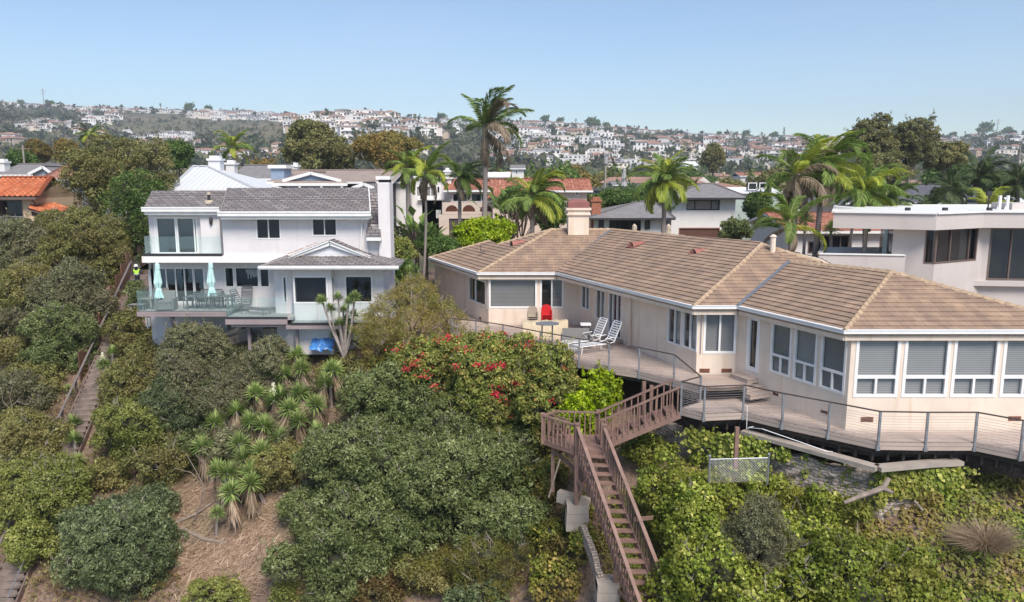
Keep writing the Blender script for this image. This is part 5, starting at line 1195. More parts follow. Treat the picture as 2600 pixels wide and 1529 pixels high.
def patio():
    G = M['grey_metal']
    def P(px, py, z): r = on(px, py, -z); return r
    e = empty('dining_chair', (0, 0, 0), cat='chair'); dining_chair_parts(e, G); ch = Proto(e)
    spots = [(z1(480, 1150), -1.5, 'grey metal dining chair at the left end of the patio table'), (z1(585, 1158), math.pi, 'grey metal dining chair left of the parasol pole, near side of the patio table'), (z1(718, 1158), math.pi, 'grey metal dining chair right of the parasol pole, near side of the patio table'),
             (z1(625, 1125), 0, 'grey metal dining chair left of the parasol pole, wall side of the patio table'), (z1(730, 1125), 0, 'grey metal dining chair right of the parasol pole, wall side of the patio table'), (z1(815, 1148), 1.57, 'grey metal dining chair at the glass end of the patio table')]
    for (px, rz, lab) in spots:
        p = P(*px, ZD); p.y = min(p.y, 44.3); ch.place((p.x, p.y, ZD), rz+.0, 1, lab, 'dining chairs round the patio table')
    p = P(*z1(655, 1158), ZD); cx, cy = p.x, 43.35
    e = empty('dining_table', (cx, cy, ZD), 'long dark grey slatted patio table with closed parasol through it', 'table')
    mb = MB(); [mb.bar((cx-1.35, cy-.42+.12*k, ZD+.73), (cx+1.35, cy-.42+.12*k, ZD+.73), .1, .03) for k in range(8)]; mb.build('tabletop', G, e)
    for sx in (-1.15, 1.15):
        for sy in (-.36, .36): mb = MB(); mb.box((cx+sx-.04, cy+sy-.04, ZD), (cx+sx+.04, cy+sy+.04, ZD+.715)); mb.build('leg', G, e)
    def parasol(x, y, z, H, lab, mt, rr, w_=.17, gr=None, name='closed_parasol'):
        e = empty(name, (x, y, z), lab, 'parasol', gr)
        mb = MB(); mb.tube([(x, y, z), (x, y, z+H)], .025, 8); mb.build('pole', M['grey_metal'], e)
        mb = MB(); mb.lathe((x, y, z), [(.28, 0), (.28, .05), (.05, .1)], 12); mb.build('base', M['grey_metal'], e)
        mb = MB(); n = 18; pr = [(.02, H+.04), (w_*.72, H-.12), (w_*.8, H-.35), (w_*.75, H-.42), (w_*.9, H-.8), (w_*1.1, H-1.15), (w_*.62, H-1.45), (w_*1.25, H-1.85), (w_*1.5, H-2.02)]
        base = len(mb.v)
        for j, (r, zz) in enumerate(pr):
            for k in range(n):
                a = 2*math.pi*k/n; q = r*(1+(.28 if k % 2 else -.12)*(j/len(pr)))*(1+.08*math.sin(k*3.1+j)); mb.v.append((x+math.cos(a)*q+.02*math.sin(j), y+math.sin(a)*q, z+zz+(.06*math.sin(k*1.7) if j == len(pr)-1 else 0)))
        for j in range(len(pr)-1):
            for k in range(n): a0 = j*n+k; a1 = j*n+(k+1) % n; mb.f.append((a0, a0+n, a1+n, a1)); mb.m.append(0); mb.uv += [(0, 0)]*4
        mb.build('canopy', mt, e)
        return e
    p = P(*z1(205, 1140), ZD); parasol(at(*z1(205, 900), 43.2).x, 43.2, ZD, 2.66, 'closed pale aqua parasol beside the wicker armchairs', M['aqua_cloth'], 1, gr='closed aqua parasols')
    parasol(at(*z1(660, 900), cy).x, cy, ZD, 2.7, 'closed pale aqua parasol standing through the dining table', M['aqua_cloth'], 2, gr='closed aqua parasols')
    # wicker armchairs
    def armchair(x, y, rz, lab, s=1):
        e = empty('wicker_armchair', (0, 0, 0), lab, 'armchair', 'wicker armchairs')
        for n, a, b in (('seat', (-.42, -.45, .08), (.42, .4, .45)), ('backrest', (-.42, .3, .45), (.42, .5, 1.05)), ('armrest', (-.5, -.45, .05), (-.38, .45, .68)), ('armrest', (.38, -.45, .05), (.5, .45, .68)), ('cushion', (-.36, -.47, .45), (.36, .28, .55))):
            mb = MB(); mb.box(a, b); o = mb.build(n, M['wicker'], e)
            bv = o.modifiers.new('b', 'BEVEL'); bv.width = .05; bv.segments = 3
        e.location = (x, y, ZD); e.rotation_euler = (0, 0, rz)
    p = P(*z1(308, 1158), ZD); armchair(p.x, 42.95, .15, 'grey wicker armchair nearest the glass, facing the view')
    armchair(P(*z1(250, 1140), ZD).x, 43.9, .35, 'grey wicker armchair partly behind another, beside the left parasol')
    # low slatted side tables / adirondack at left
    def slat_table(x, y, h, w_, lab):
        e = empty('side_table', (x, y, ZD), lab, 'side table', 'slatted side tables')
        mb = MB(); [mb.bar((x-w_, y-.2+.1*k, ZD+h), (x+w_, y-.2+.1*k, ZD+h), .08, .03) for k in range(5)]; mb.build('tabletop', M['wicker'], e)
        for sx in (-w_+.05, w_-.05):
            for sy in (-.15, .15): mb = MB(); mb.bar((x+sx, y+sy, ZD), (x+sx*.9, y+sy, ZD+h), .05, .05); mb.build('leg', M['wicker'], e)
    slat_table(P(*z1(155, 1150), ZD).x, 43.1, .62, .4, 'taller slatted side table in the corner of the glass railed deck'); slat_table(P(*z1(100, 1155), ZD).x-.1, 42.8, .34, .42, 'low slatted side table in the far left corner of the deck')
    # chaise lounge with ladder back, and a ladder-back chair, metal
    def chaise(x, y, z, rz, lab, ln=1.9, g='grey metal loungers', m='grey_metal', back=.85, nsl=12, flat=.3):
        e = empty('sun_lounger', (0, 0, 0), lab, 'sun lounger', g)
        mb = MB()
        for s in (-.3, .3): mb.tube([(s, -ln+.6, flat), (s, .35, flat), (s, .6+.0, flat+.05), (s, .95, flat+back*.8), (s*.9, 1.05, flat+back)], .022, 6)
        mb.tube([(-.27, 1.05, flat+back), (.27, 1.05, flat+back)], .022, 6); mb.build('frame', M[m], e)
        mb = MB()
        for k in range(nsl): yy = -ln+.65+(ln-.35)*k/nsl; mb.bar((-.29, yy, flat+.01), (.29, yy, flat+.01), .065, .015)
        mb.build('seat', M[m], e); mb = MB()
        for k in range(8): f = (k+.5)/8; mb.bar((-.28, .58+.44*f, flat+.06+back*.9*f), (.28, .58+.44*f, flat+.06+back*.9*f), .05, .05)
        mb.build('backrest', M[m], e)
        for s in (-.3, .3):
            for yy in (-ln+.8, .35): mb = MB(); mb.tube([(s, yy, flat), (s*1.05, yy-.08, 0)], .02, 6); mb.build('leg', M[m], e)
        mb = MB(); mb.tube([(-.3, .3, flat), (-.34, .05, flat+.25), (-.34, .6, flat+.28)], .02, 6); mb.build('armrest', M[m], e); mb = MB(); mb.tube([(.3, .3, flat), (.34, .05, flat+.25), (.34, .6, flat+.28)], .02, 6); mb.build('armrest', M[m], e)
        e.location = (x, y, z); e.rotation_euler = (0, 0, rz); return e
    p = at(*z1(960, 1200), 42.6); chaise(p.x+.15, 42.7, ZD2, 1.25, 'grey metal sun lounger lying along the glass of the small deck', back=1.0)
    p = at(*z1(940, 1150), 43.8); chaise(p.x, 43.9, ZD2, .12, 'grey metal sun lounger with upright ladder back against the grey wall', ln=1.3, back=1.0)
    return parasol, chaise
PARASOL, CHAISE = patio()
# things on the tan house's upper deck
def tan_deck_things():
    z = -DU
    for (px, lab) in (((z2(1440, 1090)), 'white slatted sun lounger farther from the rail, its back raised'), ((z2(1560, 1120)), 'white slatted sun lounger nearer the rail, its back raised')):
        p = on(*px, DU); o = CHAISE(p.x, p.y, z+.02, -1.05, lab, ln=2.0, g='white sun loungers', m='white_metal', back=.95, nsl=14, flat=.38)
    def stack(px, Y, m, lab, n):
        p = at(*px, Y); e = empty('stacked_chairs', (p.x, Y, z), lab, 'chair stack', 'stacked plastic chairs')
        for k in range(n):
            mb = MB(); dz = z+.1*k; dy = Y+.03*k
            pts = [(math.cos(math.pi*j/10)*.27, math.sin(math.pi*j/10)*.2+.72) for j in range(11)]
            poly = [(p.x-.25, dy+.2, dz+.42)]+[(p.x-x, dy+.3, dz+zz) for x, zz in pts]+[(p.x+.25, dy+.2, dz+.42)]
            mb.prism([Vector(q) for q in poly], (0, .03, 0)); mb.box((p.x-.25, dy-.22, dz+.4), (p.x+.25, dy+.22, dz+.43))
            for s in (-.27, .27): mb.bar((p.x+s, dy-.25, dz), (p.x+s*.95, dy-.2, dz+.62), .05, .05); mb.bar((p.x+s, dy-.25, dz+.62), (p.x+s, dy+.25, dz+.64), .06, .03); mb.bar((p.x+s, dy+.3, dz), (p.x+s*.9, dy+.22, dz+.45), .05, .05)
            mb.build('chair', M[m], e)
    stack(z2(985, 800), 40.6, 'tan_plastic', 'stack of beige plastic chairs against the picture window', 4); stack(z2(1105, 800), 40.5, 'red_plastic', 'stack of red plastic chairs against the twin window', 5)
    # covered furniture
    a, b = at(*z2(900, 900), 38.2), at(*z2(1290, 900), 38.2); e = empty('covered_sofa', (a.x, 38.2, z), 'garden sofa hidden under a cream fabric cover', 'covered furniture')
    mb = MB(); w_ = b.x-a.x; n = 14; rr = random.Random(4)
    top = [(.0, .82), (.1, .86), (.9, .88), (1, .9)]
    for i in range(n):
        f0, f1 = i/n, (i+1)/n
        def col(f, k): 
            zt = .80+.06*f+.02*math.sin(i*2.1+k); x = a.x+w_*f
            return [(x, 38.15+.06*math.sin(f*40), z), (x, 38.3, z+zt*.6), (x, 38.42, z+zt), (x, 39.0, z+zt-.02), (x, 39.2, z+.3), (x, 39.25, z)]
        c0, c1 = col(f0, 0), col(f1, 0)
        for j in range(5): mb.poly([c0[j], c1[j], c1[j+1], c0[j+1]])
    c0, c1 = col(0, 0), col(1, 0); mb.poly(c0[::-1]); mb.poly(c1); mb.build('fabric_cover', M['cream_cloth'], e)
    # hexagonal low table, wicker armchair, side tables
    p = on(*z2(1110, 905), DU-.45); p.y = 36.6; p = at(*z2(1110, 885), 36.6); e = empty('patio_table', (p.x, p.y, z), 'low grey patio table with a round hole in its top', 'table')
    mb = MB(); mb.prism([(p.x+math.cos(math.pi*k/4+.4)*.6, p.y+math.sin(math.pi*k/4+.4)*.5, p.z) for k in range(8)], (0, 0, .04)); mb.build('tabletop', M['steel'], e)
    for k in range(4): x, y = p.x+math.cos(k*1.57+.78)*.35, p.y+math.sin(k*1.57+.78)*.3; mb = MB(); mb.tube([(x, y, z), (x, y, p.z)], .03, 6); mb.build('leg', M['grey_metal'], e)
    p = at(*z2(1360, 960), 36.2); e = empty('wicker_sofa', (p.x, 36.2, z), 'weathered grey wicker sofa with a slatted side beside the covered furniture', 'sofa')
    for n_, q, r in (('seat', (-.65, -.3, .1), (.65, .35, .42)), ('backrest', (-.65, .35, .1), (.65, .48, .85)), ('armrest', (-.72, -.35, 0), (-.62, .45, .62)), ('armrest', (.62, -.35, 0), (.72, .45, .62))):
        mb = MB(); mb.box((p.x+q[0], 36.2+q[1], z+q[2]), (p.x+r[0], 36.2+r[1], z+r[2])); mb.build(n_, M['wicker'], e)
    mb = MB(); [mb.box((p.x-.6+.1*k, 35.86, z+.02), (p.x-.55+.1*k, 35.89, z+.42)) for k in range(13)]; mb.build('slats', M['old_wood'], e)
    p = at(*z2(1438, 880), 36.8); e = empty('bar_stool', (p.x, 36.8, z), 'tall dark stool with a white seat in the wall corner', 'stool')
    mb = MB(); mb.box((p.x-.25, 36.6, z+.98), (p.x+.25, 37.0, z+1.06)); mb.build('seat', M['white_metal'], e)
    for sx in (-.2, .2):
        for sy in (-.15, .15): mb = MB(); mb.bar((p.x+sx, 36.8+sy, z), (p.x+sx*.8, 36.8+sy, z+.98), .035, .035); mb.build('leg', M['dark_trim'], e)
    # small storage box by the lounger
    p = at(*z2(1225, 960), 36.0); e = empty('folded_cover', (p.x, 35.4, z), 'crumpled pale grey cover lying on the deck by the wicker sofa', 'fabric cover')
    mb = MB(); rr = random.Random(8); n = 7; H = [[rr.uniform(.05, .4)*math.sin(math.pi*(i+.3)/n)*math.sin(math.pi*(j+.3)/n) for j in range(n)] for i in range(n)]
    for i in range(n-1):
        for j in range(n-1): mb.poly([(p.x-.9+.28*a_, 35.1+.14*b_, z+.02+H[a_][b_]) for a_, b_ in ((i, j), (i+1, j), (i+1, j+1), (i, j+1))])
    mb.build('cloth', M['grey_cloth'], e)
    # tall thin post and wheelbarrow-like things skipped: white pipe below the lower deck
    P_ = [at(*z4(1308, 270), 26.7), at(*z4(1303, 412), 26.7), at(*z4(1345, 398), 26.9), at(*z11(0, 240), 26.6), at(*z11(100, 250), 25.9), at(*z11(560, 410), 25.3), at(*z11(600, 412), 25.2)]
    mb = MB(); mb.tube(P_, .013, 6); setp(mb.build('white_pipe', M['white_metal']), 'thin white pipe hanging off the deck edge and running along its beams', 'pipe')
    # crushed blue tarp under the grey house's deck
    p = ground_hit(*z1(1600, 1450)); c = at(*z1(1600, 1440), 41.6); mb = MB(); n = 12; rr = random.Random(6)
    H = [[rr.uniform(0, .25)+.2*math.sin(i*.9)*math.sin(j*.7+1) for j in range(n)] for i in range(n)]
    for i in range(n-1):
        for j in range(n-1): mb.poly([(c.x-.6+.115*a_+.05*math.sin(b_*2), 41.2+.1*b_, c.z-.45+.1*b_*.6+H[a_][b_]*.6*math.sin(math.pi*(a_+.5)/n)) for a_, b_ in ((i, j), (i+1, j), (i+1, j+1), (i, j+1))])
    setp(mb.build('blue_tarp', M['blue_tarp']), 'crumpled bright blue tarp lying on the dirt beneath the grey house', 'tarp')
tan_deck_things()
# ---------------------------------------------------------------- white modern house at the right
def build_modern():
    e = empty('modern_house', (24, 42, -8), 'flat-roofed pale modern stucco house with wide overhang and dark corner windows', 'house')
    Yw = 41.0
    F1 = Facade((at(*z7(1585, 1000), Yw+.3).x, Yw+.3), (at(*z7(1895, 1000), Yw-.6).x, Yw-.6)); x1 = F1.pt(F1.len, 0)
    F2 = Facade((x1.x, x1.y), (at(*z7(2230, 1000), 42.5).x, 42.5)); x2 = F2.pt(F2.len, 0)
    F3 = Facade((x2.x, x2.y), (36, 41.2))
    zt = at(*z7(2000, 900), Yw).z
    c = [F1.rect(z7(1868, 905), z7(1897, 1122))]; c1 = F2.rect(z7(1897, 905), z7(2185, 1120)); c3 = F3.rect(z7(2268, 912), z7(2530, 1300))
    c3 = (c3[0], c3[0]+5.5, F3.hit(*z7(2400, 1262))[1], zt-.05)
    mb = MB(); F1.wall(mb, 0, F1.len, -11, zt, [(F1.len-.5, F1.len-.0, c1[2], c1[3])]); F2.wall(mb, 0, F2.len, -11, zt, [(0, c1[1], c1[2], c1[3])]); F3.wall(mb, 0, F3.len, -11, zt, [c3])
    for A, B in (((36, 41.2), (36, 52)), ((36, 52), (F1.o.x*52/40.6, 52)), ((F1.o.x*52/40.6, 52), (F1.o.x, F1.o.y))): f = Facade(A, B); f.wall(mb, 0, f.len, -11, zt)
    f = F3; z = f.hit(*z7(2400, 1262))[1]; f.box(mb, c3[0]-1.2, 9, z-.32, z-.05, 0, .35)
    mb.build('wall', M['stucco_modern'], e)
    window(e, F2, (0, c1[1], c1[2], c1[3]), fracs=[.34, .80], back='room', frame='brown_frame', fw=.09); window(e, F1, (F1.len-.5, F1.len, c1[2], c1[3]), back='room', frame='brown_frame', fw=.07)
    window(e, F3, c3, fracs=[.2, .6], back='room', frame='brown_frame', fw=.1, rails=(), glass='glass')
    # roof slab: wide fascia, corner pointing at the viewer
    A = at(*z7(1160, 895), 41.5); zb = A.z; ztop = zb+at(*z7(1160, 805), 41.5).z-A.z
    pts = [(A.x, 41.5), (at(*z7(1893, 890), 39.6).x, 39.6), (at(*z7(2228, 890), 41.6).x, 41.6), (37, 40.4), (37, 53), (A.x*53/41.3, 53)]
    mb = MB(); mb.prism([(x, y, zt+.02) for x, y in pts], (0, 0, .82)); mb.build('roof_slab', M['stucco_modern'], e)
    mb = MB()
    for i in range(len(pts)): a = pts[i]; b = pts[(i+1) % len(pts)]; mb.bar((a[0], a[1], zt+.87), (b[0], b[1], zt+.87), .2, .06)
    mb.prism([(x*.995+.1, y+.1, zt+.845) for x, y in pts], (0, 0, .01)); mb.build('roof_edge', M['white_paint'], e)
    mb = MB()
    for x, y in ((1690, 805), (1955, 803), (2270, 802)): p = at(*z7(x, y), 44); mb.tube([(p.x, 44, zt+.85), (p.x, 44, zt+1.02)], .16, 8)
    mb.build('roof_drain', M['dark_trim'], e)
    for x in (2340, 2395): p = at(*z7(x, 790), 44); mb = MB(); mb.tube([(p.x, 44, zt+.85), (p.x, 44, zt+1.7)], .09, 8); mb.tube([(p.x-.15, 44, zt+.85), (p.x, 44, zt+1.35)], .03, 6); mb.build('roof_pipe', M['white_paint'], e)
    mb = MB(); p = at(*z7(2430, 800), 45); mb.box((p.x, 45, zt+.85), (p.x+3, 47, at(*z7(2480, 718), 45).z)); mb.build('rooftop_box', M['stucco_modern'], e)
    mb = MB(); p = at(*z7(2265, 740), 44); mb.tube([(p.x, 44, zt+.85), (p.x, 44, zt+1.9)], .04, 6); mb.box((p.x-.15, 43.9, zt+1.7), (p.x+.1, 44.1, zt+1.95)); mb.build('rooftop_fixture', M['dark_trim'], e)
    # balcony parapet to the left
    a = at(*z7(1075, 1050), 40.6); b = at(*z7(1530, 1085), 40.2); zc = at(*z7(1250, 1085), 40.4).z
    mb = MB(); mb.prism([(a.x, 40.8, -11), (b.x+1, 40.0, -11), (b.x+1, 40.25, -11), (a.x+.1, 41.05, -11)], (0, 0, 11+zc)); mb.prism([(a.x, 41.05, -11), (a.x+.25, 41.05, -11), (a.x*48/40.4+.25, 48, -11), (a.x*48/40.4, 48, -11)], (0, 0, 11+zc)); mb.build('balcony_parapet', M['stucco_modern'], e)
    mb = MB(); mb.bar((a.x, 40.92, zc+.02), (b.x+1, 40.12, zc+.02), .36, .05); mb.prism([(a.x+.3, 41.1, zc-.3), (b.x+1, 40.3, zc-.3), (b.x*48/40.4, 48, zc-.3), (a.x*48/40.4+.3, 48, zc-.3)], (0, 0, .05)); mb.build('parapet_coping', M['white_paint'], e)
    p = at(*z7(1560, 1000), 41.6); mb = MB(); mb.box((p.x-.35, 41.6, at(*z7(1560, 1080), 41.6).z), (p.x+.3, 41.9, at(*z7(1560, 895), 41.6).z)); mb.build('glass_corner', M['glass_sea'], e)
    p = at(*z7(1393, 960), 43); mb = MB(); mb.tube([(p.x, 43, -4), (p.x, 43, zt+.1)], .12, 10); mb.build('column', M['concrete'], e)
build_modern()
# ---------------------------------------------------------------- houses behind, facing the camera
def facade_house(name, label, x0, x1, ye, yb, Y, depth, wall='stucco_white', rf='far_grey_roof', style='smooth', kind='hip', ridge=None, rx=None, over=.5, wins=(), chims=(), group=None, gable=None, trim='white_paint', per=.3, doors=()):
    """x0,x1: wall edges in the picture at depth Y; ye: eave row; yb: lowest row to reach; ridge: ridge row; rx: ridge ends in the picture"""
    a = at(x0, (ye+yb)/2, Y); b = at(x1, (ye+yb)/2, Y); ze = at((x0+x1)/2, ye, Y).z; zb = min(-8, at(x0, yb, Y).z)
    e = empty(name, ((a.x+b.x)/2, Y+depth/2, zb), label, 'house', group)
    F = Facade((a.x, Y), (b.x, Y)); rc = [F.rect((w[0], w[1]), (w[2], w[3])) for w in list(wins)+list(doors)]
    mb = MB(); F.wall(mb, 0, F.len, zb, ze, rc)
    for A, B in (((b.x, Y), (b.x, Y+depth)), ((b.x, Y+depth), (a.x, Y+depth)), ((a.x, Y+depth), (a.x, Y))): f = Facade(A, B); f.wall(mb, 0, f.len, zb, ze)
    if kind == 'flat': mb.poly([(a.x, Y, ze-.1), (b.x, Y, ze-.1), (b.x, Y+depth, ze-.1), (a.x, Y+depth, ze-.1)])
    mb.build('wall', M[wall], e)
    for i, w in enumerate(list(wins)+list(doors)):
        kw = dict(w[4]) if len(w) > 4 else {}
        window(e, F, rc[i], **dict(dict(back='room', fw=.1), **kw))
    o = over; E = [Vector((a.x-o, Y-o, ze)), Vector((b.x+o, Y-o, ze)), Vector((b.x+o, Y+depth+o, ze)), Vector((a.x-o, Y+depth+o, ze))]
    if kind in ('hip', 'gable', 'front'):
        mb = MB(); fl = dict(style=style, lift=.03, m=0, under=1, thick=.18, course=.35 if style == 'barrel' else .4, per=per)
        if style == 'barrel': fl['course'] = 9
        Yr = Y+depth/2
        if kind == 'front':            # gable facing the camera
            pk = at(rx if rx else (x0+x1)/2, ridge, Y-o); A = Vector((pk.x, Y-o, pk.z)); B = Vector((pk.x, Y+depth+o, pk.z))
            roof(mb, [E[0], A, B, E[3]], **fl); roof(mb, [E[1], E[2], B, A], **fl)
        else:
            rz = at((rx[0]+rx[1])/2 if rx else (x0+x1)/2, ridge, Yr).z
            if kind == 'gable': r0 = Vector((E[0].x, Yr, rz)); r1 = Vector((E[1].x, Yr, rz))
            else: r0 = Vector((at(rx[0], ridge, Yr).x, Yr, rz)); r1 = Vector((at(rx[1], ridge, Yr).x, Yr, rz))
            roof(mb, [E[0], E[1], r1, r0], **fl); roof(mb, [E[2], E[3], r0, r1], **fl)
            if kind == 'hip': roof(mb, [E[3], E[0], r0], **fl); roof(mb, [E[1], E[2], r1], **fl)
        ro = mb.build('roof', [M[rf], M[trim]], e)
        mb = MB()
        if kind == 'front': caps(mb, A, B, .3, .5, h=.1)
        else:
            caps(mb, r0, r1, .3, .5, h=.1)
            if kind == 'hip':
                for p, q in ((E[0], r0), (E[1], r1)): caps(mb, p, q, .3, .5, h=.1)
        sub(mb.build('ridge_tiles', M[rf]), ro)
        mb = MB()
        if kind == 'front':
            mb.poly([(a.x, Y-.02, ze-.02), (b.x, Y-.02, ze-.02), (A.x, Y-.02, A.z-.2)]); mb.poly([(a.x, Y+depth, ze), (A.x, Y+depth, A.z-.2), (b.x, Y+depth, ze)])
            mb.build('gable', M[gable or wall], e); mb = MB()
            for p in (E[0], E[1]): mb.bar(p+Vector((0, -.04, -.1)), A+Vector((0, -.04, -.1)), .08, .28)
            mb.build('rake_board', M[trim], e)
        else:
            if kind == 'gable':
                for x in (a.x, b.x): mb.poly([(x, Y, ze), (x, Y+depth, ze), (x, Yr, rz-.15)]); mb.poly([(x, Y, ze), (x, Yr, rz-.15), (x, Y+depth, ze)])
                mb.build('gable', M[wall], e); mb = MB()
            mb.bar(E[0]+Vector((0, -.05, -.08)), E[1]+Vector((0, -.05, -.08)), .12, .2); mb.build('gutter', M[trim], e)
    else:
        mb = MB()
        for p, q in zip(E, E[1:]+E[:1]): mb.bar(p+Vector((0, 0, .05)), q+Vector((0, 0, .05)), .3, .3)
        mb.poly([p+Vector((0, 0, .02)) for p in E]); mb.build('roof', M[rf], e)
    for c in chims:                    # x0,x1,ytop,ybottom,depth offset, material, cap material
        Yc = Y+c[4]; p = at(c[0], c[2], Yc); q = at(c[1], c[3], Yc); mb = MB(); mb.box((p.x, Yc, q.z-1), (q.x, Yc+1.0, p.z)); ch = mb.build('chimney', M[c[5]], e)
        mb = MB(); mb.box((p.x-.12, Yc-.12, p.z), (q.x+.12, Yc+1.12, p.z+.2)); mb.box((p.x+.1, Yc+.1, p.z+.2), (q.x-.1, Yc+.9, p.z+.45)); sub(mb.build('chimney_cap', M[c[6]]), ch)
    return e
def P5(*a): return z5(*a)
def rz(zf, x0, y0, x1, y1, **kw): return zf(x0, y0)+zf(x1, y1)+((kw,) if kw else ())
def mid_houses():
    FH = facade_house
    # orange-tiled house, far left
    e = empty('orange_tiled_house', (-46, 66, -9), 'cream house with bright orange barrel tile roof and a railed balcony', 'house')
    Y = 62.0; F = Facade((-47, Y), (at(*z5(245, 950), Y).x, Y)); xr = F.pt(F.len, 0).x
    op = F.rect(z5(-40, 865), z5(160, 978)); op = (0.5, op[1], F.hit(*z5(80, 1065))[1], op[3]); zt = at(*z5(100, 850), Y).z; S = Facade((xr, Y), (xr-1.2, Y+10))
    mb = MB(); F.wall(mb, 0, F.len, -12, zt, [op]); 
    Sx = at(*z5(450, 900), 66); S = Facade((xr, Y), (Sx.x, 69)); S.wall(mb, 0, S.len, -12, zt); f = Facade((Sx.x, 69), (-47, 71)); f.wall(mb, 0, f.len, -12, zt)
    pk = at(*z5(362, 725), 65.5); pk.x = S.pt(S.len*.5, 0).x
    mb.poly([(xr, Y, zt), (Sx.x, 69, zt), (pk.x, 65.5, pk.z-.2)]); mb.poly([(xr, Y, zt), (pk.x, 65.5, pk.z-.2), (Sx.x, 69, zt)]); mb.build('wall', M['stucco_cream'], e)
    window(e, F, op, fracs=[.35, .74], back='room', frame='brown_frame', name='balcony_door', inset=.5, bdepth=.8)
    mb = MB(); E0 = at(*z5(-120, 838), 61.3); E1 = at(*z5(262, 838), 61.3); r1 = at(*z5(360, 703), 65.4); r0 = Vector((E0.x-1, r1.y, r1.z))
    roof(mb, [E0, E1, r1, r0], 'barrel', course=.42, per=.42, amp=.09, thick=.2)
    roof(mb, [r0, r1, Vector((at(*z5(492, 890), 70).x, 70, zt)), Vector((E0.x-1, 70, zt))], 'barrel', course=9, per=.42, amp=.09)
    ro = mb.build('roof', [M['orange_tile'], M['brown_frame']], e); mb = MB(); q = Vector((at(*z5(490, 885), 69.5).x, 69.5, zt+.1)); caps(mb, r1, q, .5, .4, h=.14); caps(mb, E1, r1, .4, .4, h=.14); caps(mb, r0, r1, .4, .4, h=.14); sub(mb.build('ridge_tiles', M['orange_tile']), ro)
    mb = MB(); mb.bar(E0+Vector((0, -.1, -.15)), E1+Vector((0, -.1, -.15)), .15, .18); mb.tube([E1+Vector((-.4, -.1, -.2)), E1+Vector((-.35, .2, -.5)), (xr-.1, Y-.1, E1.z-1.1), (xr-.1, Y-.1, -9)], .07, 6); mb.build('gutter', M['brown_frame'], e)
    mb = MB(); a = at(*z5(195, 900), 60.5); b = at(*z5(360, 985), 60.2); c = at(*z5(510, 925), 64); roof(mb, [at(*z5(200, 925), 60.6), b, c, at(*z5(380, 893), 64.5), at(*z5(215, 897), 62.4)], 'barrel', course=9, per=.4, amp=.09); mb.build('porch_roof', [M['orange_tile'], M['brown_frame']], e)
    mb = MB(); a = at(*z5(212, 960), 60.7); b = at(*z5(360, 1000), 60.7); mb.box((a.x, 60.7, -12), (b.x, 64, a.z-.2)); mb.build('porch_wall', M['stucco_cream'], e)
    mb = MB(); g0 = at(*z5(-100, 980), 61.0); g1 = at(*z5(163, 980), 61.0); zb = at(*z5(80, 1062), 61.0).z; mb.bar(g0, g1, .06, .06); mb.bar((g0.x, 61, zb+.1), (g1.x, 61, zb+.1), .05, .05)
    n = 34
    for k in range(n): x = g0.x+(g1.x-g0.x)*k/n; mb.box((x-.015, 60.985, zb), (x+.015, 61.015, g0.z))
    mb.build('balcony_railing', M['steel'], e); mb = MB(); mb.box((g0.x, 60.7, zb-.35), (g1.x+1.2, 62, zb-.02)); mb.build('balcony_floor', M['red_wood'], e)
    FH('tiled_roof_house', 'house with brown-red tile hip roof half hidden behind the left trees', *[z5(355, 0)[0], z5(560, 0)[0]], 454, 520, 78, 9, wall='grey_siding', rf='brown_tile', kind='hip', ridge=414, rx=(178, 196), wins=[rz(z5, 392, 732, 440, 792), rz(z5, 448, 732, 490, 782)])
    FH('grey_roofed_house', 'pale house with grey shingle roof and white gables at the far left edge', 0, 130, 444, 500, 86, 9, wall='grey_siding', rf='far_grey_roof', kind='gable', ridge=417, wins=[rz(z5, 50, 688, 120, 705)], chims=[(-4, 14, 414, 450, 1, 'stucco_white', 'white_paint')])
    FH('small_gabled_house', 'low house with a white-edged gable beside the grey shingle roof', 85, 132, 440, 480, 84, 6, wall='grey_siding', rf='far_grey_roof', kind='front', ridge=422, over=.3)
    # behind the grey house
    FH('metal_roofed_house', 'white house with pale standing-seam metal hip roof and white chimney', 448, 642, 480, 520, 66, 11, rf='metal_roof', kind='hip', ridge=423, rx=(490, 528), over=.4, chims=[(528, 560, 408, 445, 5.5, 'siding_white', 'white_paint')])
    FH('white_gabled_house', 'white house with plain grey roof, black shutters and white chimneys', 598, 700, 454, 500, 80, 9, rf='far_grey_roof', kind='gable', ridge=420, wins=[rz(z5, 1848, 722, 1896, 772, cols=2)], chims=[(573, 596, 418, 450, 0, 'stucco_white', 'white_paint'), (742, 755, 424, 446, 3, 'stucco_white', 'white_paint')])
    FH('blue_sided_house', 'tall narrow blue sided wing with a white cap beside the brown roof', 689, 722, 425, 500, 75, 2.5, wall='blue_siding', kind='flat', over=.1, rf='white_paint')
    FH('brown_roofed_house', 'low house with wide tan shingle roof and white trimmed porch posts', 700, 985, 462, 510, 74, 14, wall='room', rf='brown_shingle', kind='gable', ridge=433, wins=(), over=.6)
    FH('blue_gabled_house', 'blue gabled porch front with white trim below the tan shingle roof', 727, 862, 457, 490, 71.5, 5, wall='blue_siding', rf='brown_shingle', kind='front', ridge=437, rx=789, over=.25)
    e = empty('porch', (-16, 71, -9), 'white posted porch roof edge along the blue gabled house', 'porch')
    Yp = 70.8; a = at(*z5(1930, 742), Yp); b = at(*z5(2470, 742), Yp); mb = MB(); roof(mb, [a, b, b+Vector((-.6, 1.6, .5)), a+Vector((.9, 1.6, .5))], 'smooth', thick=.1); mb.build('porch_roof', [M['brown_shingle'], M['white_paint']], e); mb = MB(); mb.bar(a+Vector((0, 0, -.15)), b+Vector((0, 0, -.15)), .1, .22); mb.build('beam', M['white_paint'], e)
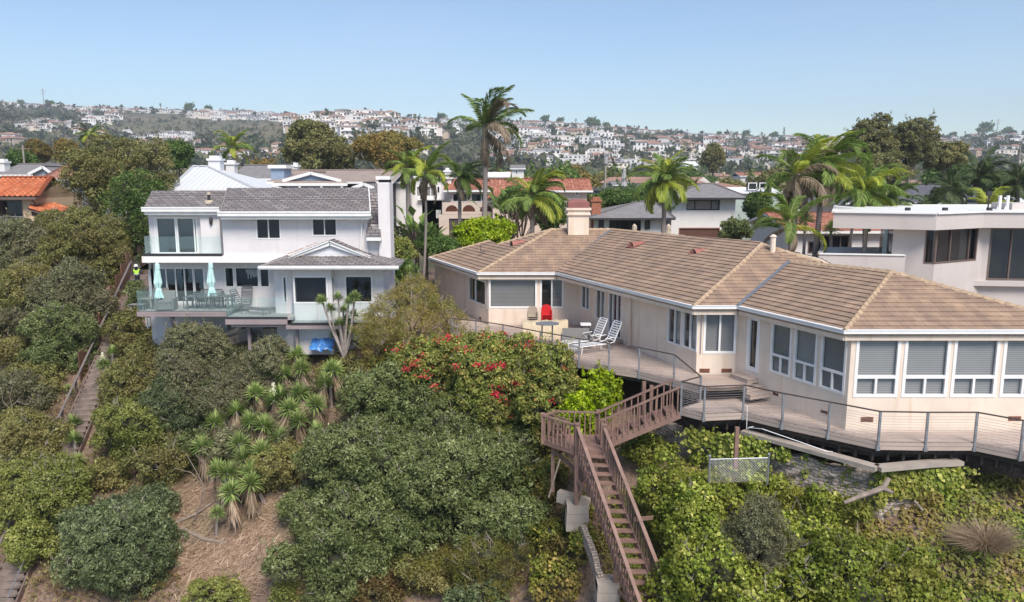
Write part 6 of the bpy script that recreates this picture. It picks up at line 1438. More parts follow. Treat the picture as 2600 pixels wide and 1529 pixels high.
    for x in (1975, 2130, 2285, 2430): p = at(*z5(x, 760), Yp); mb = MB(); mb.box((p.x-.1, Yp, -8), (p.x+.1, Yp+.15, a.z-.2)); mb.build('post', M['white_paint'], e)
    FH('small_blue_gable', 'small blue gable peeping over the right end of the grey shingle roof', 905, 943, 475, 500, 68, 5, wall='blue_siding', rf='grey_shingle', kind='front', ridge=465, over=.3)
    # white modern block behind the palms
    FH('white_block_house', 'white modern block with large green-grey windows behind the palms', 1004, 1146, 452, 540, 84, 8, rf='white_paint', kind='flat', over=.05, wins=[rz(z6, 440, 765, 575, 838, cols=4, back='blind_light'), rz(z6, 585, 763, 608, 815)], chims=[(1129, 1142, 437, 452, .1, 'stucco_white', 'white_paint')])
    FH('dark_gabled_house', 'white gabled house with a small dark shingle roof behind the white chimney', 985, 1030, 462, 520, 79, 6, rf='dark_roof', kind='gable', ridge=446, over=.4)
    FH('tan_wing_house', 'low white wing with white roof edge below the white modern block', 1072, 1122, 504, 580, 84, 5, wall='stucco_white', rf='white_paint', kind='gable', ridge=494, over=.4, wins=[rz(z6, 582, 935, 614, 990)])
    # mediterranean house with arches
    e = FH('mediterranean_house', 'peach stucco house with red tile roof and three tile-filled arches', *[z6(683, 0)[0], z6(1100, 0)[0]], 483, 600, 82, 8, wall='stucco_pink', rf='red_tile', style='barrel', kind='gable', ridge=456, over=.7, per=.45, wins=[rz(z6, 697, 815, 802, 875, cols=2), rz(z6, 830, 815, 975, 875, cols=2), rz(z6, 1035, 830, 1068, 930)])
    Yf = 80.3; f = Facade((at(*z6(600, 1000), Yf).x, Yf), (at(*z6(985, 1000), Yf).x, Yf)); zt = at(*z6(800, 880), Yf).z; g = f.rect(z6(672, 995), z6(962, 1110)); g = (g[0], g[1], -8.5, g[3])
    mb = MB(); f.wall(mb, 0, f.len, -9, at(*z6(800, 965), Yf).z-.02, [g]); up = Facade((at(*z6(626, 1000), Yf).x, Yf), (at(*z6(982, 1000), Yf).x, Yf))
    arcs = []
    for c, hw in ((692, 45), (813, 46), (935, 45)):
        a0 = up.hit(*z6(c-hw, 940))[0]; a1 = up.hit(*z6(c+hw, 940))[0]; zb = at(*z6(c, 945), Yf).z; arcs.append((a0, a1, zb, zb+(a1-a0)*.5))
    zlow = at(*z6(800, 965), Yf).z
    # wall around the arches: rectangles plus spandrels
    up.wall(mb, 0, up.len, zlow, zt, [(a, b, c, d) for a, b, c, d in arcs])
    for a, b, c, d in arcs:
        n = 8; r = (b-a)/2; cx = (a+b)/2
        for k in range(n):
            t0, t1 = math.pi*k/n, math.pi*(k+1)/n; p0 = (cx-r*math.cos(t0), c+r*math.sin(t0)); p1 = (cx-r*math.cos(t1), c+r*math.sin(t1))
            mb.poly([up.pt(*p0), up.pt(*p1), up.pt(p1[0], d+.01), up.pt(p0[0], d+.01)])
    mb.box((up.pt(0, 0).x, Yf+.17, zlow-.1), (up.pt(up.len, 0).x, 82, zlow+.05)); S0 = f.pt(f.len, 0); mb.box((S0.x, Yf-.9, -9), (S0.x+1.6, 82.5, at(*z6(1000, 845), 80).z))
    mb.build('balcony_wall', M['stucco_pink'], e)
    for a, b, c, d in arcs:
        mb = MB(); rr = random.Random(1); r = (b-a)/2; cx = (a+b)/2
        for j in range(5):
            z = c+.03+.17*j; w_ = math.sqrt(max(0, r*r-(z-c)**2)); n = int(2*w_/.22)
            for k in range(n): x = cx-w_+.22*(k+.5); p = up.pt(x, z, -.08); mb.tube([p+Vector((0, -.06, 0)), p+Vector((.05, .1, 0))], [.1, .1], 6, 0)
        mb.build('arch_tiles', M['red_tile'], e)
        mb = MB(); mb.poly([up.pt(a, c, -.14), up.pt(b, c, -.14), up.pt(b, d, -.14), up.pt(a, d, -.14)]); mb.build('arch_backing', M['brick'], e)
    mb = MB(); mb.poly([f.pt(g[0], g[2], -.13), f.pt(g[1], g[2], -.13), f.pt(g[1], g[3], -.13), f.pt(g[0], g[3], -.13)]); mb.build('garage_door', M['garage_dark'], e)
    mb = MB(); A, B = at(*z6(935, 850), 79.0), at(*z6(1090, 790), 79.6); roof(mb, [A, A+Vector((3.6, 0, 0)), Vector((B.x+1.2, 82.5, B.z+.5)), Vector((A.x+1.0, 82, A.z+1.3))], 'barrel', course=9, per=.45, amp=.08); mb.build('porch_roof', [M['red_tile'], M['brown_frame']], e)
    mb = MB(); A = at(*z6(1040, 960), 80.2); B = at(*z6(1072, 1090), 80.2); mb.box((A.x, 80.2, -8.5), (B.x, 80.3, A.z)); mb.build('front_door', M['terracotta_metal'], e)
    FH('mediterranean_wing_house', 'peach stucco wing with red tile roof at the right end behind the feathery palm', *[z6(1100, 0)[0], z6(1652, 0)[0]], 484, 560, 86, 7, wall='stucco_pink', rf='red_tile', style='barrel', kind='gable', ridge=455, over=.6, per=.45, wins=[rz(z6, 1572, 798, 1592, 830)])
    # grey roofed pair behind the tan house
    FH('single_storey_house', 'white single-storey house with grey hip roof, dark garage opening and brick chimney', *[z6(1700, 0)[0], z6(2195, 0)[0]], 553, 640, 80, 10, rf='far_grey_roof', kind='hip', ridge=512, rx=(1618, 1662), over=1.0, trim='dark_trim', wins=[rz(z6, 2195-180, 1200, 2195-170, 1210)] if False else (), doors=[rz(z6, 1812, 1008, 2035, 1100, cols=3, frame='dark_trim', glass='glass'), rz(z6, 2200-4, 1005, 2200-2, 1006)][:1], chims=[(1503, 1525, 512, 560, .2, 'brick', 'brick')])
    for x in (1757, 2086):
        p = at(*z6(x, 1036), 79.7); mb = MB(); mb.box((p.x-.18, 79.7, p.z-.4), (p.x+.18, 79.95, p.z+.4)); mb.box((p.x-.26, 79.85, p.z-.5), (p.x+.26, 79.99, p.z+.5)); setp(mb.build('wall_lantern', M['dark_trim']), 'square wall lantern %s of the dark garage opening' % ('left' if x < 2000 else 'right'), 'lantern', 'wall lanterns')
    FH('two_storey_hip_house', 'white two-storey house with grey hip roof above a brick-red garage', *[z7(12, 0)[0], z7(462, 0)[0]], 502, 640, 84, 10, rf='far_grey_roof', kind='hip', ridge=467, rx=(1780, 1812), over=1.2, trim='dark_trim', wins=[rz(z7, 122, 695, 355, 765, fracs=[.25, .75], frame='dark_trim', back='blind_light')], doors=[rz(z7, 66, 893, 355, 985, back='garage_red', frame='garage_red')])
    FH('green_sided_house', 'pale green sided house with white balcony rails above the round hedge', *[z7(400, 0)[0], z7(790, 0)[0]], 488, 540, 98, 8, wall='green_siding', rf='white_paint', kind='gable', ridge=478, over=.3, wins=[rz(z7, 640, 572, 690, 612), rz(z7, 560, 572, 620, 622)])
    FH('red_tiled_house', 'low white house with weathered red barrel tile roof and dark shop-like windows', *[z7(872, 0)[0], z7(1620, 0)[0]], 586, 680, 62, 11, rf='red_tile', style='barrel', kind='gable', ridge=541, over=.6, per=.36, wins=[rz(z7, 1095, 948, 1275, 1062, cols=3, frame='brown_frame'), rz(z7, 1495, 960, 1535, 1045, frame='brick'), rz(z7, 985, 990, 1080, 1072, frame='brown_frame')])
    FH('dark_roofed_house', 'long tan house with dark slate-coloured roof behind the right-hand palms', *[z7(1250, 0)[0], z7(2330, 0)[0]], 515, 600, 80, 12, wall='stucco_pink', rf='dark_roof', kind='hip', ridge=469, rx=(2300, 2490), over=.6, wins=[rz(z7, 1308, 718, 1352, 776), rz(z7, 1580, 718, 1630, 772), rz(z7, 1900, 745, 1945, 780)])
    FH('flat_roofed_house', 'low grey flat-roofed building behind the palms left of the brick chimney', *[z6(1660, 0)[0], z6(2230, 0)[0]], 482, 540, 96, 8, wall='grey_siding', rf='dark_roof', kind='flat', over=.3)
    for (x0, x1, y, Y, w_, r_, lab) in ((1400, 1470, 448, 150, 'stucco_white', 'white_paint', 'low white flat-roofed house beyond the red tile roof'), (1235, 1290, 448, 130, 'stucco_white', 'white_paint', 'white cube house just right of the tall palm trunk'), (2540, 2640, 512, 90, 'stucco_cream', 'white_paint', 'tan house edge at the right border above the rooftop box'), (1300, 1330, 428, 160, 'stucco_white', 'far_grey_roof', 'small white house right of the tall palm trunk'), (1560, 1600, 470, 140, 'grey_siding', 'far_grey_roof', 'grey house behind the closed grey umbrella'), (1880, 1950, 447, 210, 'stucco_white', 'brown_tile', 'house in front of the big windblown palms on the flat town'), (1730, 1770, 420, 220, 'stucco_white', 'white_paint', 'bright white stepped house among the trees left of the two-storey house')):
        FH('town_house', lab, x0, x1, y, y+40, Y, 9, wall=w_, rf=r_, kind='gable', ridge=y-9, over=.4, wins=[(x0+(x1-x0)*.3, y+5, x0+(x1-x0)*.45, y+14)])
mid_houses()
def street_bits():
    G = 'umbrellas on the neighbours patios'
    for px, Y, H, lab, m in ((z6(1990, 1035), 60, 2.7, 'closed beige umbrella rising behind the tan roof ridge', 'beige_cloth'), (z6(2232, 1035), 58, 2.9, 'closed beige umbrella beside the corner of the two-storey house', 'beige_cloth'), (z6(1918, 640), 92, 2.9, 'closed grey umbrella behind the flat grey roof', 'grey_cloth'), (z7(2092, 680), 76, 2.4, 'closed grey umbrella behind the modern flat roof', 'grey_cloth')):
        p = at(*px, Y); PARASOL(p.x, Y, p.z-H, H, lab, M[m], 1, w_=.24, gr=G)
    for (x, y0, y1, Y, lab, cyl) in ((z5(160, 0)[0], z5(0, 472)[1], z5(0, 606)[1], 110, 'wooden utility pole left of the trees at the far left', False), (z6(1787, 0)[0], z6(0, 560)[1], z6(0, 785)[1], 105, 'utility pole with a pale transformer drum behind the flat grey roof', True), (z7(355, 0)[0], z7(0, 335)[1], z7(0, 390)[1], 260, 'thin pale pole on the town flat', False), (z7(2495, 0)[0], z7(0, 318)[1], z7(0, 405)[1], 150, 'pale street pole near the right border', False), (z5(104*2.8/2.8, 0)[0]*2.9, 225, 256, 1250, 'thin radio mast on the left ridge line', False), (2370, 303, 330, 1250, 'lattice power pylon on the ridge above the right eucalyptus', False), (2535, 302, 330, 1250, 'lattice power pylon on the ridge near the right border', False)):
        p = at(x, y0, Y); q = at(x, y1, Y); e = empty('utility_pole', (p.x, Y, min(q.z, gzf(p.x, Y))), lab, 'pole', 'poles')
        r = .11 if Y < 300 else .5; mb = MB(); mb.tube([(p.x, Y, min(q.z, gzf(p.x, Y))), (p.x, Y, p.z)], r, 6); mb.build('pole', M['concrete'] if cyl else M['pale_bark'], e)
        if Y > 1000:
            mb = MB(); [mb.bar((p.x-6+2*k, Y, p.z-3-4*k), (p.x+6-2*k, Y, p.z-3-4*k), .4, .4) for k in range(2)]; mb.build('crossarm', M['pale_bark'], e)
        elif cyl:
            mb = MB(); c = at(*z6(1787, 580), Y); mb.tube([(c.x, Y, c.z-.45), (c.x, Y, c.z+.45)], .3, 12); mb.build('transformer', M['grey_cloth'], e)
        else: mb = MB(); mb.bar((p.x-1, Y, p.z-.5), (p.x+1, Y, p.z-.5), .12, .12); mb.build('crossarm', M['bark'], e)
street_bits()
# ---------------------------------------------------------------- hillside town
def hits(px, py, y0=345, y1=1296, st=3.0):
    px = np.asarray(px, float); py = np.asarray(py, float); Ys = np.arange(y0, y1, st)
    u = (px-CX)/FP; v = (CY-py)/FP; d = cp+v*sp; rx = u/d; rz_ = (-sp+v*cp)/d
    G = gz(rx[:, None]*Ys[None], np.broadcast_to(Ys, (len(px), len(Ys)))); below = rz_[:, None]*Ys[None] < G
    k = np.where(below.any(1), below.argmax(1), len(Ys)-1); Y = Ys[k]
    return np.stack([rx*Y, Y, gz(rx*Y, Y)], 1)
def wallmat(name, c):
    m, t, b = newmat(name); oi = N(t, 'ObjectInfo'); col = ramp(t, oi.outputs['Random'], [(0, c), (.5, sh(c, .85)), (.8, (c[0], c[1]*.92, c[2]*.82)), (1, sh(c, 1.1))]); L(t, col, b.inputs['Base Color']); b.inputs['Roughness'].default_value = .9; return m
HM = [wallmat('hill_wall_white', (.78, .76, .74)), mat('hill_red_roof', (.33, .19, .14), .9, .2, .2), mat('hill_grey_roof', (.22, .21, .21), .9, .2, .2), mat('hill_window', (.05, .055, .065), .3, .1), wallmat('hill_wall_cream', (.58, .49, .40)), mat('hill_white_roof', (.62, .6, .58), .9, .1, .2)]
def hill_house_mesh(seed):
    rr = random.Random(seed); mb = MB(); W = rr.uniform(13, 22); D = rr.uniform(9, 12); two = rr.random() < .7; H = 6.2 if two else 3.6
    wm = 0 if rr.random() < .72 else 4; rm = [1, 5, 2, 1, 5, 2][seed % 6]; parts = [(0, 0, W, D, H)]
    if rr.random() < .8: w2 = W*rr.uniform(.35, .6); parts.append((rr.choice([-W*.25, W*.3]), -D*.45, w2, D*.6, H*rr.choice([.55, .8, 1])))
    if rr.random() < .5: parts.append((W*.55, rr.uniform(-1, 2), W*.45, D*.8, 3.4))
    for x, y, w_, d, h in parts:
        x0, x1, y0, y1 = x-w_/2, x+w_/2, y-d/2, y+d/2; mb.box((x0, y0, -5), (x1, y1, h), wm)
        o = .7; rzz = h+rr.uniform(1.1, 1.9); A = [(x0-o, y0-o, h), (x1+o, y0-o, h), (x1+o, y1+o, h), (x0-o, y1+o, h)]
        if rm == 5: mb.box((x0-.2, y0-.2, h), (x1+.2, y1+.2, h+.6), 5)
        else:
            q = d*.5 if rr.random() < .6 else 0; r0, r1 = (x0+q-o*(q == 0), y, rzz), (x1-q+o*(q == 0), y, rzz)
            if x1-x0 < d and q: r0 = r1 = (x, y, rzz)
            mb.poly([A[0], A[1], r1, r0], rm); mb.poly([A[2], A[3], r0, r1], rm); mb.poly([A[3], A[0], r0], rm if q else wm); mb.poly([A[1], A[2], r1], rm if q else wm); mb.poly(A[::-1], wm)
        n = max(1, int(w_/3.4))
        for fl in range(2 if h > 5 else 1):
            for k in range(n):
                if rr.random() < .15: continue
                a = x0+w_*(k+.2)/n; b = x0+w_*(k+.2+rr.uniform(.35, .6))/n; z = .7+3*fl; mb.box((a, y0-.08, z), (b, y0+.05, z+rr.uniform(1.3, 2.0)), 3)
    if rr.random() < .7: mb.box((W*.2, -D*.2, H), (W*.2+1.2, -D*.2+1.2, H+2.2), wm)
    if two and rr.random() < .6: mb.box((-W*.4, -D*.5-2, 2.7), (W*.1, -D*.5, 3.0), wm); mb.box((-W*.4, -D*.5-2, 3.0), (W*.1, -D*.5-1.9, 3.9), wm)
    return mb
PROT = [hill_house_mesh(s) for s in range(12)]
ZONES = [  # x0,x1,y0,y1,n,scale,label
 (-20, 130, 4, 9, 13, .8, 'white house in the ridge-top row at the far left end of the skyline'), (130, 480, 4, 10, 28, .8, 'small white house in the ridge-top row above the bare left hill'),
 (480, 610, 8, 26, 12, 1.15, 'large white house on the ridge shoulder where the bare hill ends'), (610, 740, 8, 24, 12, 1.05, 'white house on the ridge brow with a bare bank below'),
 (740, 1170, 3, 10, 30, .85, 'white house on the ridge line left of the tall palm'), (740, 1170, 20, 48, 34, .85, 'pale house on the slope below the ridge left of the tall palm'),
 (1240, 1700, 3, 12, 30, .8, 'red-roofed house on the ridge line right of the tall palm'), (1240, 1700, 25, 60, 34, 1.0, 'large white house on the upper slope right of the tall palm'), (1240, 1700, 60, 115, 46, .7, 'white house on the lower hillside right of the tall palm'),
 (1700, 2150, 3, 14, 22, .8, 'house on the ridge line left of the right-hand eucalyptus'), (1700, 2150, 20, 60, 34, .85, 'red-roofed house on the slope left of the right-hand eucalyptus'), (1700, 2000, 60, 90, 12, .7, 'low pale house at the hill foot left of the windblown palms'),
 (2360, 2620, 5, 30, 18, .8, 'tan house on the right-hand ridge'), (2250, 2620, 30, 75, 26, .7, 'pale house low on the right-hand slope'),
 (55, 210, 50, 72, 14, .8, 'white house in the cluster on the left hillside spur'), (215, 290, 25, 45, 4, 1.0, 'single white villa standing apart below the left ridge'), (240, 480, 62, 85, 16, .6, 'small house in the row at the foot of the bare hill'), (340, 760, 88, 125, 26, .65, 'white and red-roofed house at the hill foot behind the left trees'), (0, 45, 100, 118, 3, .9, 'big white house low on the far left slope'), (750, 1100, 60, 100, 20, .7, 'pale house at the hill foot behind the rusty tree')]
def hill_town():
    rr = random.Random(11); pos = []
    for x0, x1, d0, d1, n, s, lab in ZONES:
        k = 0; tries = 0
        while k < n*1.3 and tries < 500:
            tries += 1; x = rr.uniform(x0, x1); y = np.interp(x, SKY_PX, SKY_PY)+rr.uniform(d0, d1)
            if all(abs(x-p[0]) > 9*s+2 or abs(y-p[1]) > 5 for p in pos): pos.append((x, y, s, lab)); k += 1
    H = hits([p[0] for p in pos], [p[1] for p in pos]); order = sorted(range(len(pos)), key=lambda i: -pos[i][2]/H[i][1]); big = set(order[:290])
    meshes = []
    for k, mb in enumerate(PROT):
        me = bpy.data.meshes.new('hill_house'); me.from_pydata(mb.v, [], mb.f)
        for x in HM: me.materials.append(x)
        me.polygons.foreach_set('material_index', mb.m); meshes.append(me)
    rest = MB()
    for i, (x, y, s, lab) in enumerate(pos):
        c = H[i]; rot = rr.uniform(-.5, .5); sc_ = s*rr.uniform(.75, 1.3); k = rr.randrange(12)
        if 'red-roofed' in lab: k = rr.choice([0, 3, 6, 9])
        if i in big:
            o = bpy.data.objects.new('hill_house', meshes[k]); COL.objects.link(o); o.location = (c[0], c[1], c[2]+.5); o.rotation_euler = (0, 0, rot); o.scale = (sc_,)*3
            setp(o, lab, 'house', 'houses: '+lab)
        else:
            mb = PROT[k]; n = len(rest.v); cs, sn = math.cos(rot), math.sin(rot)
            rest.v += [(c[0]+(a*cs-b*sn)*sc_, c[1]+(a*sn+b*cs)*sc_, c[2]+z*sc_) for a, b, z in mb.v]; rest.f += [tuple(q+n for q in f) for f in mb.f]; rest.m += mb.m; rest.uv += mb.uv
    setp(rest.build('hillside_houses', HM), 'scatter of smallest far white houses across the hillside', 'houses', kind='stuff')
    # bushes and trees of the hill: one mass
    g = np.random.default_rng(4); n = 9500; x = g.uniform(-60, 2660, n); sk = np.interp(x, SKY_PX, SKY_PY); dy = g.random(n)**1.1*150+1; y = sk+dy; P = hits(x, y)
    bare = (x > 300) & (x < 900) & (dy < 75) & (dy > 16)
    clus = hashn(P[:, 0], P[:, 1], 30)
    sz = np.where(bare, .8, 2.0)*(.5+g.random(n)**2*2.2)*(P[:, 1]/900)**.3; keep = bare | (clus+g.normal(size=n)*.4 > -.3)
    P, sz, bare = P[keep], sz[keep], bare[keep]; m = 16; idx = np.repeat(np.arange(len(P)), m)
    d = nrm(g.normal(size=(len(idx), 3))+np.array([0, -.3, .5])); pos_ = P[idx]+d*sz[idx][:, None]*(.5+.5*g.random(len(idx)))[:, None]+np.array([0, 0, 1])*sz[idx][:, None]*.6
    V = leaf_quads(g, pos_, nrm(d+g.normal(size=d.shape)*.4), 1.0, .8); V = (V.reshape(-1, 4, 3)-pos_[:, None])*sz[idx][:, None, None]*.9+pos_[:, None]
    tint = np.clip(.4+g.normal(size=len(P))[idx]*.22+g.normal(size=len(idx))*.12, 0, 1)
    me = mesh_quads('hillside_bushes', V.reshape(-1, 3), tint, [LM['hill']]); setp(mesh_obj('hillside_bushes', me), 'dark green scrub and trees covering the distant hillside', 'bushes', kind='stuff')
    # trees standing on the skyline
    e = tree('ridge_tree', None, 'tree', (0, 0, 0), (0, 0, 5), (3.6, 3.6, 3.4), 'tree', 5, clump=1.3, ln=1.0, wd=.6, per=26, n1=5, limbs=False, trunk_r=.3); pr = Proto(e)
    e = empty('ridge_palm', (0, 0, 0), None, 'palm tree'); mb = MB(); mb.tube([(0, 0, 0), (0, 0, 9)], [.35, .25], 5); mb.build('trunk', M['bark'], e)
    me = rosette_mesh(9, 'palmdark', n=34, ln=2.6, wd=.5, lo=-.7); mesh_obj('crown', me, e, (0, 0, 9)); pp = Proto(e)
    for x, dy, k, s in ((55, 2, 0, 1.6), (130, 1, 0, 1.8), (160, 1, 1, .9), (175, 1, 1, .8), (278, 1, 1, 1.0), (372, 1, 1, .9), (408, -2, 1, 1.6), (424, 1, 1, 1.0), (480, 3, 0, 2.4), (528, 1, 0, 2.0), (560, 0, 1, 1.1), (592, 0, 1, 1.2), (742, 0, 1, .9), (968, 1, 1, .9), (1054, -1, 1, 1.2), (1066, -3, 1, 1.3), (1122, 1, 0, 2.2), (1385, 0, 0, 2.2), (1422, 0, 0, 1.9), (1462, 0, 1, 1.4), (1500, -2, 0, 2.6), (1515, 2, 0, 2.2), (1610, -1, 1, 1.2), (1540, 3, 0, 1.8), (1745, 0, 1, 1.1), (1705, -2, 1, 1.2), (1720, 0, 1, 1.2), (1825, 2, 0, 1.4), (1846, 0, 1, 1.4), (1893, 0, 0, 1.9), (1968, 2, 0, 1.8), (2412, 3, 1, 1.2), (2450, 2, 1, 1.2), (2500, 3, 0, 3.4), (2560, 2, 0, 2.2), (2420, 4, 0, 1.8)):
        y = np.interp(x, SKY_PX, SKY_PY)+3; h = hits([x], [y])[0]
        (pp if k else pr).place((h[0], h[1], h[2]), rr.uniform(0, 6), (s*.9, s*.9, s*.9), ('thin palm' if k else 'dark tree')+' on the skyline '+('above the left hill' if x < 700 else 'near the tall palm' if x < 1300 else 'right of the tall palm' if x < 1800 else 'at the right end of the ridge'), 'skyline trees')
    # a dark conical tree
    for x, h_ in ((1893, 8), (1990, 18), (1500, 14)):
        q = hits([x], [np.interp(x, SKY_PX, SKY_PY)+3])[0]; e = empty('conifer', (q[0], q[1], q[2]), 'slim dark conical conifer on the ridge, %s' % {1893: 'left of the windblown palms', 1990: 'tallest of the ridge', 1500: 'pale and right of the tall palm'}[x], 'tree', 'ridge conifers')
        g = np.random.default_rng(x); n = 260; t = g.random(n); r = (1-t)*h_*.16+.2; a = g.random(n)*6.28; Pn = np.stack([np.cos(a)*r, np.sin(a)*r, t*h_*1.1], 1); V = leaf_quads(g, Pn, nrm(np.stack([np.cos(a), np.sin(a), .5+0*a], 1)), 1.4, .7)
        mesh_obj('crown', mesh_quads('crown', V, g.random(n)*.5, [LM['tree']]), e)
        mb = MB(); mb.tube([(q[0], q[1], q[2]-1), (q[0], q[1], q[2]+h_*.9)], .25, 5); mb.build('trunk', M['bark'], e)
hill_town()
# ---------------------------------------------------------------- trees of the flat town and between the houses
def big_tree(cx, cy, rx, ry, Y, kind, label, seed, base_py=None, **kw):
    c = at(cx, cy, Y); b = Vector((c.x+rx/FP*Y*.1, Y+.5, gzf(c.x, Y))); R_ = rx/FP*Y; kw.setdefault('clump', max(.4, .16*R_)); kw.setdefault('ln', max(.16, Y*.0028)); kw.setdefault('wd', kw['ln']*.5); kw.setdefault('per', 110)
    return tree(kw.pop('name', 'tree'), label, 'tree', b, c, (R_, R_*kw.pop('dp', .9), ry/FP*Y), kind, seed, kw.pop('group', None), **kw)
def town_trees():
    B = big_tree
    B(348, 560, 88, 125, 57, 'tree', 'large dense green tree against the left end of the grey house', 201, clump=.55, per=80, n1=12)
    B(235, 470, 70, 90, 62, 'olive', 'olive-brown tree left of the dense green tree', 202, clump=.6, n1=11)
    B(300, 420, 85, 62, 68, 'eucalyptus', 'broad golden-brown crown rising behind the dense green tree', 203, clump=.65, n1=10)
    B(390, 440, 60, 70, 66, 'eucalyptus', 'grey-green thin crowned tree between the dense tree and metal roof', 204, clump=.6, n1=10, sparse=.8)
    B(452, 405, 36, 40, 105, 'tree', 'dark green rounded tree left of the metal roof', 205)
    B(790, 385, 62, 70, 125, 'eucalyptus', 'tall grey-green eucalyptus behind the blue gabled porch', 206, n1=12, sparse=.9, bark='pale_bark'); B(850, 400, 45, 45, 130, 'eucalyptus', 'lower drooping eucalyptus just right of the tall one', 207, sparse=.85, bark='pale_bark')
    B(985, 388, 82, 46, 130, 'rusty', 'wide rusty-orange crowned tree behind the tan shingle roof', 208, n1=12)
    B(2215, 365, 60, 60, 118, 'eucalyptus', 'tall brown-green eucalyptus above the modern flat roof, its left crown', 209, n1=13, sparse=.6, bark='pale_bark'); B(2315, 372, 72, 60, 122, 'eucalyptus', 'tall loose eucalyptus right of the windblown palms with visible pale limbs', 210, n1=14, sparse=.5, bark='pale_bark'); B(2250, 430, 70, 40, 112, 'eucalyptus', 'lower eucalyptus mass under the tall eucalyptus pair', 211, sparse=.7)
    B(2400, 400, 52, 36, 125, 'eucalyptus', 'small loose eucalyptus at the right of the pair', 212, sparse=.5)
    B(1392, 548, 42, 42, 68, 'tree', 'round clipped green tree beside the tan house chimney', 213, clump=.32, per=70, fill=1.3, kindx=0) if False else B(1392, 548, 42, 42, 68, 'tree', 'round clipped green tree beside the tan house chimney', 213, clump=.32)
    B(1925, 530, 36, 36, 78, 'tree', 'bright rounded bush behind the two-storey house corner', 214, name='bush', clump=.35); B(1868, 588, 36, 28, 66, 'laurel', 'dark clipped hedge bush at the corner of the brick-red garage', 215, name='bush', clump=.3)
    B(1225, 596, 78, 30, 56, 'bright', 'vivid yellow-green bush in front of the arched house', 216, name='bush', clump=.35, ln=.22)
    B(1025, 638, 36, 28, 52, 'yellowgreen', 'clipped yellow-green hedge right of the grey house', 217, name='hedge', clump=.3); B(1028, 705, 36, 42, 50, 'tree', 'dark green hedge below the yellow-green one', 218, name='hedge', clump=.3)
    B(1110, 628, 55, 22, 54, 'tree', 'low green hedge behind the tan house left roof corner', 219, name='hedge', clump=.3); B(1075, 600, 45, 25, 60, 'tree', 'leafy bush between the palm trunks', 220, name='bush', clump=.35)
    B(1550, 512, 55, 22, 90, 'tree', 'green hedge behind the brick chimney', 221, name='hedge'); B(1625, 505, 50, 22, 92, 'tree', 'green hedge behind the single-storey grey roof', 222, name='hedge'); B(1500, 530, 28, 24, 88, 'olive', 'olive bush left of the brick chimney', 223, name='bush')
    B(985, 590, 25, 22, 56, 'bluegreen', 'dark agave-like bush beside the grey house chimney', 224, name='bush'); B(1310, 520, 45, 40, 74, 'tree', 'leafy green tree behind the feathery palm', 225)
    B(2350, 540, 50, 20, 64, 'tree', 'low planting behind the modern roof', 226, name='bush') if False else None
    B(95, 385, 30, 24, 150, 'rusty', 'purplish brown tree at the left foot of the hill', 227); B(165, 385, 26, 22, 150, 'rusty', 'second purplish tree at the left foot of the hill', 228); B(50, 408, 34, 20, 115, 'tree', 'green bushy tree behind the far left grey roof', 229)
    B(1810, 402, 24, 28, 230, 'eucalyptus', 'tall grey-green tree on the flat town left of the windblown palms', 230)
    # copies scattered over the flat
    kinds = [('tree', 'dark leafy'), ('eucalyptus', 'brown-green'), ('olive', 'olive green'), ('rusty', 'rust tinted')]; prot = []
    for k, (kd, nm) in enumerate(kinds):
        e = tree('town_tree', None, 'tree', (0, 0, 0), (0, 0, 5.0), (4.2, 4.2, 3.6), kd, 240+k, clump=.9, ln=.5, wd=.28, per=60, n1=9, limbs=True); prot.append((Proto(e), nm))
    rr = random.Random(21)
    spans = [((-20, 430), 'behind the left-hand trees', (130, 330), 14), ((440, 760), 'behind the metal roof', (120, 330), 16), ((880, 1180), 'behind the shaggy palms', (130, 330), 16), ((1240, 1500), 'between the tall palm and the red tile roof end', (120, 340), 18), ((1500, 1760), 'around the transformer pole', (125, 340), 22), ((1760, 2100), 'behind the green sided house', (125, 340), 20), ((2100, 2640), 'behind the modern house roof', (120, 330), 26)]
    for (a, b), where, (y0, y1), n in spans:
        for i in range(n):
            Y = y0+(y1-y0)*((i+.5)/n)**1.2; x = rr.uniform(a, b); p = at(x, 500, Y); pr, nm = prot[rr.choices(range(4), [5, 3, 2, 1.2])[0]]; s = rr.uniform(.55, 1.1)
            pr.place((p.x, Y, gzf(p.x, Y)), rr.uniform(0, 6), (s, s, s*rr.uniform(.85, 1.15)), '%s tree, %s' % (nm, where), 'town trees '+where)
    for i in range(60):
        x = rr.uniform(900, 2640) if i < 46 else rr.uniform(0, 860); Y = rr.uniform(150, 420); p = at(x, 480, Y); k = rr.randrange(12)
        me = bpy.data.meshes['hill_house' if k == 0 else 'hill_house.%03d' % k]; o = bpy.data.objects.new('flat_town_house', me); COL.objects.link(o); o.location = (p.x, Y, gzf(p.x, Y)+rr.uniform(0, 1)); o.rotation_euler = (0, 0, rr.uniform(-.6, .6)); o.scale = (rr.uniform(.7, 1.05),)*3
        w_ = 'below the tall palm' if x < 1300 and x > 850 else 'behind the left trees' if x < 850 else 'around the transformer pole' if x < 1760 else 'behind the windblown palms'
        setp(o, 'low pale house among trees, '+w_, 'house', 'flat town houses '+w_)
town_trees()
